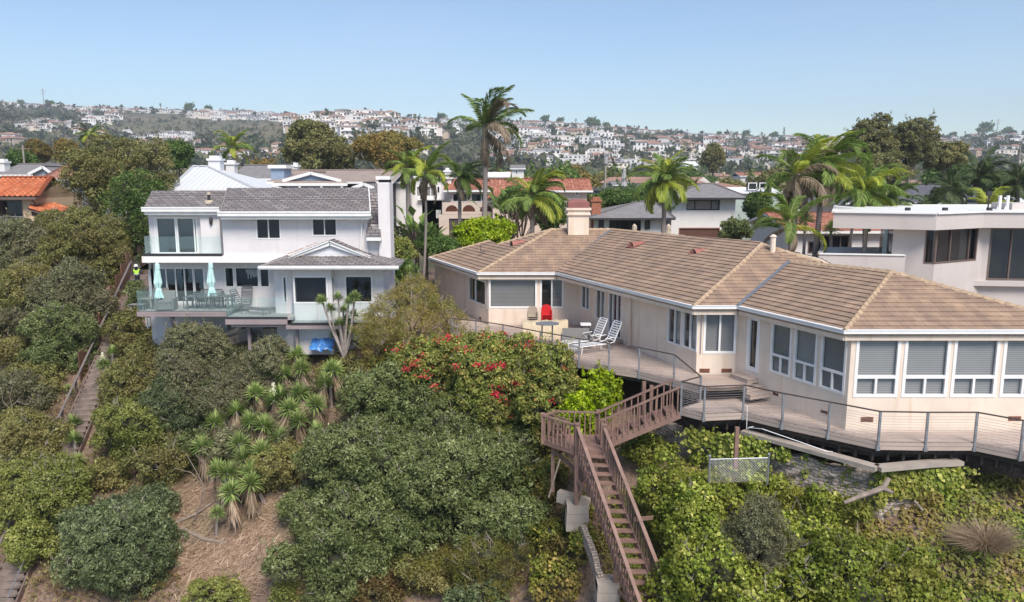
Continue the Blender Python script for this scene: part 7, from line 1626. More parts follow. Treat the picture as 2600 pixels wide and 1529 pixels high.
def palms():
    P_ = palm
    P_('palm_tree', 'very tall palm with windblown crown breaking the skyline', (1222, 640), (1232, 335), 60, 1.5, ('palm', 'palm', 'palmdead', 'palm'), n=13, wind=.3, seed=4, trunk_r=.2, dead=4, el=(.25, 1.5), spear=3)
    P_('palm_tree', 'feathery palm nearest the grey house chimney', (1030, 615), (1034, 428), 60, .95, ('palm', 'palmyellow', 'palm'), n=17, seed=7, trunk_r=.19, dead=2, el=(-.3, 1.2))
    P_('palm_tree', 'thin dark trunked palm, second from the grey house chimney', (1071, 700), (1080, 445), 52, .95, ('palm', 'palmyellow'), n=12, seed=9, trunk_r=.09, dead=6, el=(-.2, 1.3))
    P_('palm_tree', 'palm in front of the arched balcony, left of the tallest palm', (1159, 605), (1166, 455), 64, 1.02, ('palm',), n=15, wind=.9, seed=12, trunk_r=.16, dead=4, el=(-.1, 1.2))
    P_('palm_tree', 'feathery palm with a bushy crown before the peach wing house', (1345, 612), (1350, 505), 62, 1.25, ('palm', 'palm', 'palmyellow'), n=24, wind=.8, seed=15, trunk_r=.2, dead=2, el=(-.2, 1.4), spear=2)
    P_('palm_tree', 'drooping round crowned palm before the single-storey grey roof', (1679, 605), (1686, 462), 66, 1.3, ('palm', 'palmyellow', 'palm'), n=30, wind=.15, seed=18, trunk_r=.2, dead=1, el=(-.6, 1.35), spear=1)
    P_('palm_tree', 'big windblown palm, left one of the pair behind the tan roof', (2000, 665), (2022, 452), 46, 1.15, ('palm', 'palm', 'palmdead', 'palmyellow'), n=18, wind=.7, seed=22, trunk_r=.17, dead=8, el=(-.1, 1.4), spear=3)
    P_('palm_tree', 'big windblown palm, right one of the pair behind the tan roof', (2058, 670), (2088, 430), 47, 1.2, ('palm', 'palm', 'palmyellow'), n=19, wind=.8, seed=25, trunk_r=.17, dead=7, el=(-.3, 1.45), spear=3)
    P_('palm_tree', 'young palm with long arching fronds low beside the tan roof ridge', (2012, 655), (2003, 575), 42, 1.0, ('palmyellow', 'palm', 'palm'), n=9, wind=-.5, seed=28, trunk_r=.13, dead=2, el=(.0, 1.3), spear=3)
    P_('palm_tree', 'broad palm with bright fronds left of the modern flat roof', (2197, 640), (2192, 495), 52, 1.25, ('palmyellow', 'palm', 'palm'), n=22, wind=.3, seed=31, trunk_r=.14, dead=3, el=(-.2, 1.3), spear=1)
    P_('palm_tree', 'second broad palm with bright fronds hanging over the modern flat roof', (2250, 640), (2250, 520), 54, 1.0, ('palm', 'palmdark'), n=16, wind=.3, seed=33, trunk_r=.14, dead=2)
    G = 'dark palms at the right'
    for x, y, Y, s, lab, b in ((2415, 485, 72, 1.1, 'dark palm behind the modern roof, leftmost of the dark palms', 560), (2486, 455, 78, 1.35, 'dark palm behind the modern roof, middle and tallest', 560), (2585, 468, 74, 1.3, 'dark palm at the right border behind the rooftop box', 560)):
        P_('palm_tree', lab, (x, b), (x, y), Y, s, ('palmdark',), n=22, wind=.1, seed=int(x), trunk_r=.16, dead=1, el=(-.5, 1.3), group=G)
    P_('palm_tree', 'small dark stemless palm just left of the dark palms', (2361, 560), (2361, 530), 66, .95, ('palmdark',), n=16, wind=0, seed=40, dead=0, el=(.0, 1.3), group=G)
    P_('palm_tree', 'small yellow-green palm in front of the dark palms', (2512, 570), (2508, 528), 58, .85, ('palmyellow',), n=10, wind=.3, seed=43, dead=1, trunk_r=.1, el=(.0, 1.3))
    P_('palm_tree', 'slim young palm rising beside the white chimney behind the grey house', (589, 470), (590, 378), 90, 1.1, ('palmyellow', 'palm'), n=13, wind=.3, seed=46, dead=1, trunk_r=.12, el=(-.2, 1.4))
    P_('palm_tree', 'leaning shaggy fan palm above the olive-brown tree', (245, 470), (229, 345), 92, .75, ('palmyellow', 'palmdead', 'palm'), n=30, wind=.1, seed=49, dead=22, trunk_r=.35, el=(-1.2, 1.3), spear=0)
    for x, y, Y, s in ((1017, 470, 62, .55), (1130, 520, 70, .5)): pass
    # town palms, copies of one
    e = palm('town_palm', None, (1000, 500), (1000, 420), 160, 1.0, ('palm', 'palmdark'), n=14, wind=.1, seed=52, dead=3, trunk_r=.2, el=(-.6, 1.3)); h0 = e.location.copy(); pr = Proto(e); rr = random.Random(5)
    for x, Y in ((1265, 150), (1345, 210), (1420, 240), (1455, 170), (1560, 190), (1590, 240), (1480, 260), (1905, 180), (1820, 260), (1760, 240), (2440, 200), (25, 140), (65, 150), (150, 170), (135, 180), (1975, 200), (1330, 300), (1395, 320)):
        p = at(x, 500, Y); s = rr.uniform(.65, 1.0); pr.place((p.x, Y, gzf(p.x, Y)), rr.uniform(0, 6), s, 'town palm %s' % ('at the far left' if x < 300 else 'right of the tall palm' if x < 1500 else 'near the transformer pole' if x < 1700 else 'behind the windblown palms'), 'flat town palms')
palms()
def broadleaf(label, px, py, Y, s=1.0):
    p = at(px, py, Y); b = Vector((p.x, Y, gzf(p.x, Y))); e = empty('bird_of_paradise', b, label, 'plant', 'broad-leaved plants'); rr = random.Random(int(px))
    V, tn = [], []; mb = MB()
    for k in range(16):
        az = rr.uniform(0, 6.28); el = rr.uniform(.7, 1.4); ln = s*rr.uniform(1.5, 2.6); d = Vector((math.cos(az)*math.cos(el), math.sin(az)*math.cos(el), math.sin(el))); q = p-Vector((0, 0, s))+d*ln
        mb.tube([p-Vector((0, 0, s*1.2)), q], .04, 5); sd = Vector((-math.sin(az), math.cos(az), 0)); w_ = .27*s; t = q+d*1.1*s+Vector((math.cos(az), math.sin(az), -.6))*.35*s; m_ = q+d*.5*s
        for a, c in ((-1, 0), (1, 0)): V += [q, m_+sd*a*w_-Vector((0, 0, .05)), t, m_]; tn.append(rr.random())
    mb.tube([b-Vector((0, 0, .2)), p-Vector((0, 0, s))], .16*s, 6); mb.build('stems', M['bark'], e)
    V = np.array([tuple(v-b) for v in V]); mesh_obj('leaves', mesh_quads('leaves', V, np.array(tn), [LM['bright'] if False else LM['palm']]), e)
broadleaf('giant bird of paradise with broad leaves before the peach house door', 1300, 560, 68, 1.6); broadleaf('second giant bird of paradise under the feathery palm', 1325, 570, 66, 1.3)
broadleaf('broad-leaved plant at the foot of the palms beside the grey house', 1058, 600, 56, 1.1); broadleaf('broad-leaved plant below the arched garage', 1082, 622, 55, .9)
for x, y, Y in ((2045, 562, 55), (2165, 562, 58), (2110, 585, 57)):
    yucca('spiky %s plant in front of the low red-tiled house, %s' % ('dracaena' if y < 570 else 'bushy', {2045: 'left of its big window', 2165: 'right of its big window', 2110: 'below its big window'}[x]), x, y, Y, size=2.0, skirt=False, group='spiky plants by the red-tiled house', base=Vector((at(x, y, Y).x, Y, -7.6)))
# ---------------------------------------------------------------- bushes on the slope
def slope_plants():
    S = shrub
    lau = dict(clump=.4, per=165, ln=.135, wd=.058); fine = dict(clump=.27, per=110, ln=.1, wd=.042)
    # left column
    S(60, 640, 95, 75, 'greyscrub', 'grey-brown twiggy bush below the orange-tiled house', Y=54, n1=10, **lau); S(165, 590, 80, 55, 'olive', 'olive bush just below the orange porch roof', Y=57, n1=9, **lau)
    S(235, 650, 90, 95, 'olive', 'tall olive-green bush left of the stair fence', Y=53, n1=11, **lau); S(80, 740, 90, 70, 'olive', 'dark olive bush in the shade at the left border', Y=51, n1=9, **lau)
    S(190, 770, 85, 85, 'greyscrub', 'grey-green bush half way down beside the long stairs', Y=49.5, n1=10, **lau); S(150, 870, 85, 80, 'laurel', 'leaning green shrub with bare trunks left of the long stairs', Y=47, n1=10, **lau); S(195, 880, 40, 60, 'laurel', 'narrow green shrub left of the long stairs', Y=47, n1=6, **lau)
    S(45, 1010, 75, 60, 'greyscrub', 'dry grey brush pile at the left border', n1=9, core=False, **lau); S(60, 1120, 85, 75, 'olive', 'mixed olive brush below the dry pile at the left border', n1=10, **lau); S(95, 965, 50, 50, 'olive', 'small reddish olive bush beside the stairs', n1=6, **lau)
    S(325, 850, 48, 60, 'olive', 'olive bush between the long stairs and the grey house', Y=45, n1=7, **lau); S(345, 770, 25, 45, 'laurel', 'dark bush under the corner of the glass railed deck', Y=47.5, n1=5, **lau)
    S(340, 1000, 68, 90, 'olive', 'golden olive bush right of the long stairs, upper part', Y=42, n1=10, **lau); S(345, 1110, 88, 85, 'yellowgreen', 'golden olive bush right of the long stairs, lower part', Y=39, n1=11, **lau); S(420, 1170, 80, 60, 'olive', 'low russet olive bush above the dirt clearing', Y=37.5, n1=8, **lau)
    S(480, 930, 105, 85, 'greyscrub', 'twiggy grey-green bush in front of the grey house foundation', Y=41.0, fix=True, n1=12, core=True, up=.8, spread=.6, **fine); S(560, 1010, 110, 100, 'greyscrub', 'large grey-green bush below the small deck', Y=39.5, n1=13, up=.8, spread=.6, **fine); S(450, 1050, 90, 95, 'bluegreen', 'dark fine-leaved bush in the middle of the left slope', Y=39, n1=10, **fine)
    S(690, 930, 70, 60, 'greyscrub', 'fine grey-green bush below the bay window deck', Y=40.2, fix=True, n1=8, up=.8, **fine); S(500, 1150, 70, 60, 'laurel', 'dark green bush above the dirt clearing', Y=37.2, n1=7, **lau)
    S(120, 1255, 118, 90, 'yellowgreen', 'broad yellow-green bush in the lower left corner', Y=36.2, n1=13, **lau); S(85, 1400, 62, 70, 'yellowgreen', 'yellow-green bush beside the lowest stair rail', Y=34, n1=8, **lau)
    S(310, 1400, 128, 120, 'bluegreen', 'large dark blue-green bush at the lower left', Y=34, n1=15, **lau); S(370, 1290, 70, 50, 'bluegreen', 'upper lobe bush of the dark blue-green group', Y=35.2, n1=8, **lau); S(190, 1330, 60, 45, 'bluegreen', 'small blue-green bush between the yellow-green and dark bushes', Y=34.6, n1=6, **lau)
    # centre
    S(995, 1010, 105, 90, 'laurel', 'grey-green laurel bush with bare inner twigs below the orange shrub', Y=34.5, n1=12, **lau); S(1150, 1090, 100, 70, 'laurel', 'laurel bush under the bougainvillea', Y=32.5, n1=9, **lau)
    S(950, 1190, 150, 110, 'laurel', 'dark laurel bush in the middle of the slope', Y=32.2, n1=14, **lau); S(1180, 1230, 190, 130, 'laurel', 'largest spreading laurel bush left of the staircase', Y=30.8, n1=18, **lau); S(1290, 1340, 110, 80, 'laurel', 'laurel bush nearest the staircase footing', Y=29.8, n1=10, **lau)
    S(850, 1400, 140, 125, 'laurel', 'rounded dark laurel bush at the bottom beside the clearing', Y=30.3, n1=15, **lau); S(1000, 1330, 110, 90, 'laurel', 'laurel bush filling the gap above the bottom clearing', Y=30.4, n1=10, **lau); S(800, 1290, 80, 50, 'laurel', 'grey laurel bush beside the yucca clump', Y=32.6, n1=8, **lau)
    S(1060, 790, 105, 70, 'feathery', 'feathery orange-green shrub left of the tan house', Y=39.5, fix=True, n1=11, core=False, clump=.3, per=80, ln=.13, wd=.022); S(960, 830, 60, 50, 'feathery', 'small orange-green shrub beside the bay window', Y=39.8, fix=True, n1=7, core=False, clump=.28, per=80, ln=.13, wd=.022); S(1150, 840, 60, 40, 'feathery', 'low feathery shrub behind the deck rail end', Y=38.9, n1=6, core=False, clump=.28, per=80, ln=.13, wd=.022) if False else None
    def boug(cx, cy, rx, ry, Y, lab, n, sd):
        e = S(cx, cy, rx, ry, 'bougain', lab, Y=Y, n1=11, clump=.3, per=130, ln=.12, wd=.065, up=.6, fix=True); rr = random.Random(sd); g = np.random.default_rng(sd)
        cr = [c for c in bpy.data.objects if c.parent == e and c.name.startswith('crown')][0]; n_v = len(cr.data.vertices); co = np.empty(n_v*3, np.float32); cr.data.vertices.foreach_get('co', co); co = co.reshape(-1, 3); off = Vector(cr.location)
        hi = co[(co[:, 1] < np.percentile(co[:, 1], 30)) | (co[:, 2] > np.percentile(co[:, 2], 78))]
        for k in range(n):
            c = hi[rr.randrange(len(hi))]; m = rr.randrange(20, 80); r = rr.uniform(.06, .17); pos = c+g.normal(size=(m, 3))*r*np.array([1.3, .6, .7])+np.array([0, -.1, .05]); V = leaf_quads(g, pos, nrm(g.normal(size=(m, 3))+np.array([0, -.5, .5])), .07, .06)
            o = mesh_obj('blossom', mesh_quads('blossom', V, g.random(m), [M['flower_red']]), e, off); 
        return e
    boug(1110, 905, 110, 65, 36.4, 'bougainvillea with crimson blossoms at the left below the deck', 26, 3); boug(1270, 930, 120, 85, 34.6, 'bougainvillea with crimson blossoms climbing the upper deck rail', 34, 4); boug(1400, 960, 85, 80, 33.0, 'bougainvillea with few blossoms right under the deck edge', 14, 5); boug(1230, 1010, 90, 70, 34.0, 'lower dry tangle of bougainvillea', 12, 6)
    # bare arching shoots with leaves above the rail
    S(1505, 1000, 62, 62, 'bright', 'bright yellow-green ivy column beside the upper deck post', Y=30.6, n1=8, clump=.3, per=60, ln=.12, wd=.1); S(1480, 1035, 60, 30, 'bright', 'foot of bright ivy spilling behind the stair landing', Y=30.2, n1=5, clump=.3, per=60, ln=.12, wd=.1)
    bro = dict(clump=.3, per=110, ln=.12, wd=.018, core=True, up=.9)
    S(1270, 1440, 105, 75, 'broom', 'yellow-tipped broom bush at the bottom left of the staircase', Y=28.3, n1=9, **bro); S(1125, 1460, 75, 55, 'broom', 'smaller broom bush at the bottom centre', Y=28.8, n1=7, **bro)
    S(1230, 1515, 85, 45, 'bluegreen', 'grey-green bush cut by the bottom border', Y=27.6, n1=7, **lau); S(1400, 1480, 75, 60, 'ivyground', 'brown and green creeper mound beside the masonry footing', Y=27.2, n1=7, clump=.3, per=50, ln=.12, wd=.09)
    S(550, 1520, 85, 38, 'yellowgreen', 'yellow-green twiggy bush at the bottom of the clearing', Y=31.5, n1=7, up=1.0, **fine); S(720, 1515, 50, 30, 'yellowgreen', 'small twiggy bush at the bottom right of the clearing', Y=31, n1=5, up=1.0, **fine)
    # right: ivy mounds
    iv = dict(clump=.36, per=105, ln=.105, wd=.088, shoots=.08)
    S(1690, 1195, 72, 55, 'ivy', 'ivy mound just right of the staircase top', Y=25.2, n1=9, **iv); S(1780, 1275, 105, 62, 'ivy', 'ivy mound below the chain link fence', Y=24.4, n1=10, **iv); S(1775, 1375, 82, 85, 'ivy', 'tall ivy mound hugging the lower staircase', Y=23.2, n1=11, **iv)
    S(1810, 1460, 150, 85, 'ivy', 'ivy mound at the bottom below the dark grey bush', Y=21.6, n1=12, **iv); S(2060, 1385, 120, 72, 'ivy', 'ivy mound right of the dark grey bush', Y=22.4, n1=12, **iv); S(2180, 1440, 150, 75, 'ivy', 'long low ivy mound running to the bottom border', Y=20.9, n1=12, **iv); S(1960, 1510, 120, 50, 'ivy', 'ivy mound cut by the bottom border', Y=20.6, n1=9, **iv); S(2320, 1520, 90, 40, 'ivy', 'ivy mound at the bottom right of the long low one', Y=20.2, n1=7, **iv)
    S(1925, 1365, 82, 100, 'greyscrub', 'dark grey-green dome-shaped bush among the ivy', Y=21.9, n1=12, clump=.2, per=80, ln=.07, wd=.028)
slope_plants()
def more_bushes():
    S = shrub; lau = dict(clump=.38, per=150, ln=.135, wd=.058)
    for cx, cy, rx, ry, k, lab in ((430, 1110, 60, 55, 'olive', 'olive bush between the golden bush and the dark fine-leaved one'), (715, 1190, 80, 70, 'olive', 'russet olive brush right of the yucca clump'), 
        (610, 1130, 90, 45, 'greyscrub', 'tangled grey brush under the yucca clump'), (700, 1090, 80, 40, 'greyscrub', 'dry brush holding the upper yuccas'), (760, 1010, 80, 45, 'greyscrub', 'dry brush below the topmost yuccas'), (870, 950, 60, 45, 'olive', 'olive brush below the tall multi-stemmed yucca'),
        (30, 900, 60, 40, 'olive', 'low brush on the bare ground at the left border'), (20, 820, 60, 45, 'greyscrub', 'grey brush at the left border in mid slope'), (1080, 990, 80, 60, 'bougain', 'dry leafy creeper left of the hanging bougainvillea'), (1400, 1110, 50, 50, 'ivyground', 'brown creeper beside the stair landing'), (1390, 1230, 50, 55, 'ivyground', 'creeper under the stair landing'), (1330, 1150, 70, 60, 'laurel', 'upper right laurel bush beside the landing'), (1640, 1150, 60, 34, 'ivy', 'low ivy in the hollow under the upper staircase flight'), (1830, 1165, 60, 24, 'ivy', 'ivy at the foot of the brown deck post'), (1960, 1245, 70, 34, 'ivy', 'ivy heap at the left foot of the stone wall'), (2130, 1285, 85, 34, 'ivy', 'ivy heap at the middle foot of the stone wall'), (2290, 1245, 70, 42, 'ivyground', 'yellowing ivy swallowing the right corner of the stone wall'), (2380, 1225, 60, 34, 'ivy', 'ivy heap under the right end of the deck beam'), (1400, 1380, 50, 45, 'ivyground', 'ivy patch beside the leaning concrete strip'),
        (620, 930, 60, 45, 'greyscrub', 'grey-green bush under the small deck'), (350, 920, 45, 45, 'olive', 'olive bush left of the foundation bushes'), (1010, 920, 60, 45, 'bougain', 'leafy bougainvillea edge beside the orange shrub'), (60, 980, 60, 40, 'olive', 'rusty olive brush by the left border'), (20, 1200, 50, 50, 'greyscrub', 'grey scrub at the left border above the yellow-green bush'), (270, 1215, 45, 35, 'olive', 'low olive brush right of the long stairs bottom'), (1492, 1395, 26, 50, 'ivyground', 'creeper spilling over the leaning concrete strip'), (1470, 1320, 26, 34, 'ivyground', 'small creeper below the square footing'), (600, 1075, 60, 40, 'olive', 'low olive brush behind the yucca clump'), (1080, 1460, 70, 50, 'olive', 'brown-green brush on the bottom clearing'), (960, 1500, 70, 40, 'litter', 'russet low brush on the bottom clearing'), (880, 1250, 70, 70, 'laurel', 'laurel bush tucked between the central ones'), (1000, 1230, 100, 80, 'laurel', 'laurel bush in the centre hollow')):
        S(cx, cy, rx, ry, k, lab, Y=None, n1=8, **lau)
more_bushes()
def wall_creeper():
    g = np.random.default_rng(12); P = []
    for px0, w_, h_ in ((1935, 25, 60), (1990, 18, 30), (2045, 10, 55), (2090, 10, 70), (2150, 14, 45), (2270, 50, 50), (2330, 60, 60), (2400, 60, 60), (1880, 50, 70), (1830, 50, 60), (1770, 40, 40), (2240, 20, 75)):
        n = int(w_*h_*.16); x = px0+g.normal(size=n)*w_*.5; t = g.random(n); y = np.interp(px0, [1700, 1911, 2121, 2236, 2364], [1080, 1122, 1187, 1205, 1196])-7+t*h_*1.2
        for a, b in zip(x, y):
            Yw = np.interp(a, [1700, 1911, 2121, 2236, 2364, 2480], [28.6, 27.2, 25.4, 24.5, 24.6, 24.5]); P.append(tuple(at(a, b, Yw-.1-.15*g.random())))
    P = np.array(P); V = leaf_quads(g, P, nrm(np.array([0, -1, .4])+g.normal(size=P.shape)*.4), .13, .11)
    setp(mesh_obj('wall_creeper', mesh_quads('wall_creeper', V, g.random(len(P)), [LM['ivy']])), 'ivy strands creeping over the stone retaining wall', 'ivy', kind='stuff')
wall_creeper()
def dry_grass_tuft():
    p = ground_hit(2500, 1420); g = np.random.default_rng(5); n = 1500; a = g.random(n)*6.28; b = np.array([p.x, p.y, p.z]); r = g.random(n)*.3; k = g.random(n)**.6*.95
    base = b+np.stack([np.cos(a)*r, np.sin(a)*r*.7, 0*a], 1); d = nrm(np.stack([np.cos(a)*k-.25, np.sin(a)*k-.1, .75+0*a], 1)+g.normal(size=(n, 3))*.12); ln = .7+g.random(n)*.8; s = nrm(np.cross(d, g.normal(size=(n, 3))))*.007
    m = base+d*(ln*.5)[:, None]; t = base+d*ln[:, None]+np.stack([np.cos(a)*.2, np.sin(a)*.15, -.22+0*a], 1)*ln[:, None]
    V = np.stack([base-s, m-s, t, m+s], 1).reshape(-1, 3)-b
    e = empty('dry_grass', p, 'large tuft of tan dry grass on the right-hand slope', 'grass tuft'); mesh_obj('blades', mesh_quads('blades', V, g.random(n)*.6+.4, [LM['skirt']]), e)
dry_grass_tuft()
def ground_cover():
    g = np.random.default_rng(8)
    def scatter(name, label, cat, n, xr, yr, kind, ln, wd, mask=None, h=.12, mound=.25):
        X = g.uniform(*xr, n); Y = g.uniform(*yr, n); e = np.interp(X, TX, TE); sx = -26+(52.5-Y)*.1256; keep = (Y < e+1.0) & ((X < sx-.3) | (X > sx+1.6))
        keep &= hashn(X*1.0+3, Y, .9)+g.normal(size=n)*.35 > (-.5 if mask is None else 0)+(0 if mask is None else mask(X, Y))
        X, Y = X[keep], Y[keep]; m = len(X); Z = gz(X, Y)+g.random(m)*h+mound*np.clip(hashn(X, Y, .55)+.3, 0, 1.2); nn = nrm(np.stack([g.normal(size=m)*.5, -.55+g.normal(size=m)*.5, .75+0*X], 1))
        V = leaf_quads(g, np.stack([X, Y, Z], 1), nn, ln, wd); tint = np.clip(.5+.25*hashn(X+9, Y-4, .7)+g.normal(size=m)*.2, 0, 1)
        setp(mesh_obj(name, mesh_quads(name, V, tint, [LM[kind]])), label, cat, kind='stuff')
    px = lambda X, Y: CX+FP*X*.955/Y
    scatter('ivy_ground_cover', 'yellow-green ivy carpeting the slope below the right-hand deck', 'ivy', 115000, (3.4, 19), (14, 28.6), 'ivyground', .11, .09, lambda X, Y: np.where((px(X, Y) > 2290) & (px(X, Y) < 2400) & (Y < 21.6), .8, -.55))
    clear = lambda X, Y: np.where((px(X, Y) > 435) & (px(X, Y) < 745) & (Y < 36.8), 1.6, -.25)
    scatter('leaf_litter', 'russet and olive low brush and leaf litter covering the left slope', 'ground cover', 130000, (-30, 3.6), (26, 50), 'litter', .14, .06, clear, h=.25, mound=.45)
    scatter('undergrowth', 'low green undergrowth between the bushes of the left slope', 'ground cover', 60000, (-30, 3.6), (26, 50), 'olive', .13, .055, lambda X, Y: clear(X, Y)+.35, h=.35, mound=.6)
    # dead twigs of the clearing
    n = 15000; pxs = g.uniform(415, 760, n); X = []; Y = g.uniform(30.5, 37.2, n); X = (pxs-CX)/FP/.955*Y; a = g.normal(size=n)*.7+.3; ln = .15+g.random(n)**2*.9; dz = g.normal(size=n)*.12
    X1 = X+np.cos(a)*ln; Y1 = Y+np.sin(a)*ln*.8; Z = gz(X, Y)+.03+g.random(n)*.12; Z1 = gz(X1, Y1)+.03+g.random(n)*.16; P0 = np.stack([X, Y, Z], 1); P1 = np.stack([X1, Y1, Z1], 1); w_ = .005+g.random(n)[:, None]**3*.022
    s = nrm(np.cross(P1-P0, np.array([0, -.5, 1])))*w_; V = np.stack([P0-s, P1-s*.4, P1+s*.4, P0+s], 1).reshape(-1, 3)
    setp(mesh_obj('dead_twigs', mesh_quads('dead_twigs', V, g.random(n), [LM['drygrass']])), 'pale dead twigs and straw matted over the dirt clearing', 'twigs', kind='stuff')
ground_cover()
def logs():
    for lab, pts, r in (('forked bleached log lying across the dirt clearing', [(z9(1250, 975), .3), (z9(1400, 905), .5), (z9(1530, 800), .35)], .075), ('second bleached log running down the dirt clearing', [(z9(1290, 975), .2), (z9(1450, 1075), .3), (z9(1620, 1090), .2)], .1), ('thin bleached branch low on the dirt clearing', [(z9(1110, 1170), .2), (z9(1190, 1310), .2)], .07), ('short log at the bottom of the clearing', [(z9(930, 1470), .1), (z9(1060, 1445), .2)], .06)):
        P = []
        for (x, y), h in pts: q = ground_hit(x, y); P.append(q+Vector((0, 0, h*.5)))
        mb = MB(); mb.tube(P, [r, r*.85, r*.5][:len(P)] if len(P) == 3 else [r, r*.5], 7); setp(mb.build('dead_log', M['deadwood']), lab, 'log', 'dead logs')
    for lab, pts in (('bare curved sapling leaning over the clearing', [[(1375, 905), (1430, 780), (1450, 660), (1400, 560), (1320, 420)], [(1450, 660), (1360, 560), (1240, 530)], [(1440, 620), (1450, 500), (1390, 430)]]), ('bare white branching shrub at the left border', [[(60, 300), (75, 200), (85, 90), (140, 30)], [(80, 120), (20, 50), (10, -40)], [(120, 50), (190, 80), (215, 65)], [(85, 90), (70, 20), (90, -60)]]), ('bare forked trunk under the leaning green shrub', [[(560/3.3686*2.8, (1250/3.3686-440)*2.8+0), (440/3.3686*2.8, (1050/3.3686-440)*2.8), (430/3.3686*2.8, (930/3.3686-440)*2.8)]])):
        Y = ground_hit(*z9(*pts[0][0])).y-.3; mb = MB()
        for br in pts: mb.tube([at(*z9(*q), Y-.1*i) for i, q in enumerate(br)], [.04-.03*i/len(br) for i in range(len(br))] if br is pts[0] else [.02-.012*i/len(br) for i in range(len(br))], 5)
        setp(mb.build('bare_shrub', M['deadwood']), lab, 'bare shrub')
    mb = MB(); mb.tube([at(*z11(680, 775), 23.6), at(*z11(820, 720), 23.7), at(*z11(960, 670), 23.8), at(*z11(1000, 600), 23.9)], [.06, .08, .1, .07], 7); mb.tube([at(*z11(950, 670), 23.8), at(*z11(1030, 705), 23.6)], [.09, .05], 7); mb.tube([at(*z11(1180, 760), 23.3), at(*z11(1240, 830), 23.1)], .04, 6)
    setp(mb.build('driftwood', M['deadwood']), 'gnarled grey dead trunk at the corner of the stone wall', 'dead trunk')
    P = [at(*z4(150, 600), 28.2), at(*z4(80, 835), 28.2)]; mb = MB(); mb.tube(P, .035, 6); setp(mb.build('prop_stick', M['deadwood']), 'tall thin stick leaning left of the landing post', 'stick')
logs()
def yuccas():
    Y = yucca; L_ = 'yucca head in the clump on the middle slope, '
    spots = [(545, 1073, 'far left with long dead skirt'), (600, 1046, 'upper left with straight skirt'), (593, 1000, 'top left'), (696, 1018, 'with a cream flower spike beginning'), (761, 1071, 'right of centre'), (809, 1100, 'right with sparse blades'), (516, 1134, 'leftmost'), (607, 1128, 'left of centre pair'), (668, 1082, 'centre'), (707, 1114, 'centre with thick pale skirt'), (793, 1139, 'lower right'), (636, 1071, 'upper centre'), (668, 1146, 'low centre'), (554, 1196, 'low left'), (579, 1204, 'low left inner'), (636, 1200, 'low right'), (636, 1229, 'lower middle'), (587, 1250, 'lowest'), (552, 1304, 'small one on the dirt'), (752, 905, 'topmost'), (686, 954, 'high left'), (722, 950, 'high centre'), (765, 938, 'high right'), (846, 940, 'upper right end'), (825, 975, 'right end'), (763, 1001, 'upper middle'), (712, 1006, 'middle'), (800, 1030, 'right middle'), (650, 1000, 'upper left middle'), (735, 1040, 'inner'), (620, 1165, 'inner low')]
    for i, (x, y, w_) in enumerate(spots): Y(L_+w_, x, y, size=1.6 if i != 18 else 1.1, flower=(i in (3,)), lean=((i % 5-2)*.25, -.3), skirt=(i != 18), stem=2.3)
    Y('yucca with an open cream flower spike at the right end of the clump', 832, 1150, size=1.35, flower=True)
    for x, y, w_, s, f in ((188, 1075, 'upper of three beside the long stairs', 1.4, 0), (188, 1118, 'middle of three beside the long stairs', 1.4, 0), (196, 1172, 'lowest of three beside the long stairs', 1.2, 0), (285, 897, 'beside the upper long stairs', 1.3, 0), (262, 925, 'bearing cream flowers beside the upper long stairs', 1.2, 1), (290, 945, 'below the flowering one', 1.1, 0), (135, 860, 'among the left bushes', 1.4, 0), (218, 828, 'under the leaning green shrub', 1.3, 0), (170, 990, 'small, left of the long stairs', .9, 0), (12, 1350, 'at the left border low down', 1.1, 0), (145, 1190, 'left of the long stairs bottom', .8, 0)):
        Y('yucca '+w_, x, y, size=s, skirt=False, flower=bool(f), group='yuccas by the long stairs')
    Y('tall multi-stemmed yucca in front of the bay window deck', 874, 870, Y=40.4, size=1.0, stem=1, skirt=False, base=at(874, 905, 40.4), heads=[(818, 765), (859, 758), (901, 755), (839, 786), (885, 770), (871, 790), (897, 801), (862, 823), (850, 853), (892, 844), (878, 815)], group=None)
    Y('green yucca at the top right of the grey house corner', 1042, 690, Y=47, size=1.1, skirt=False, group=None)
yuccas()
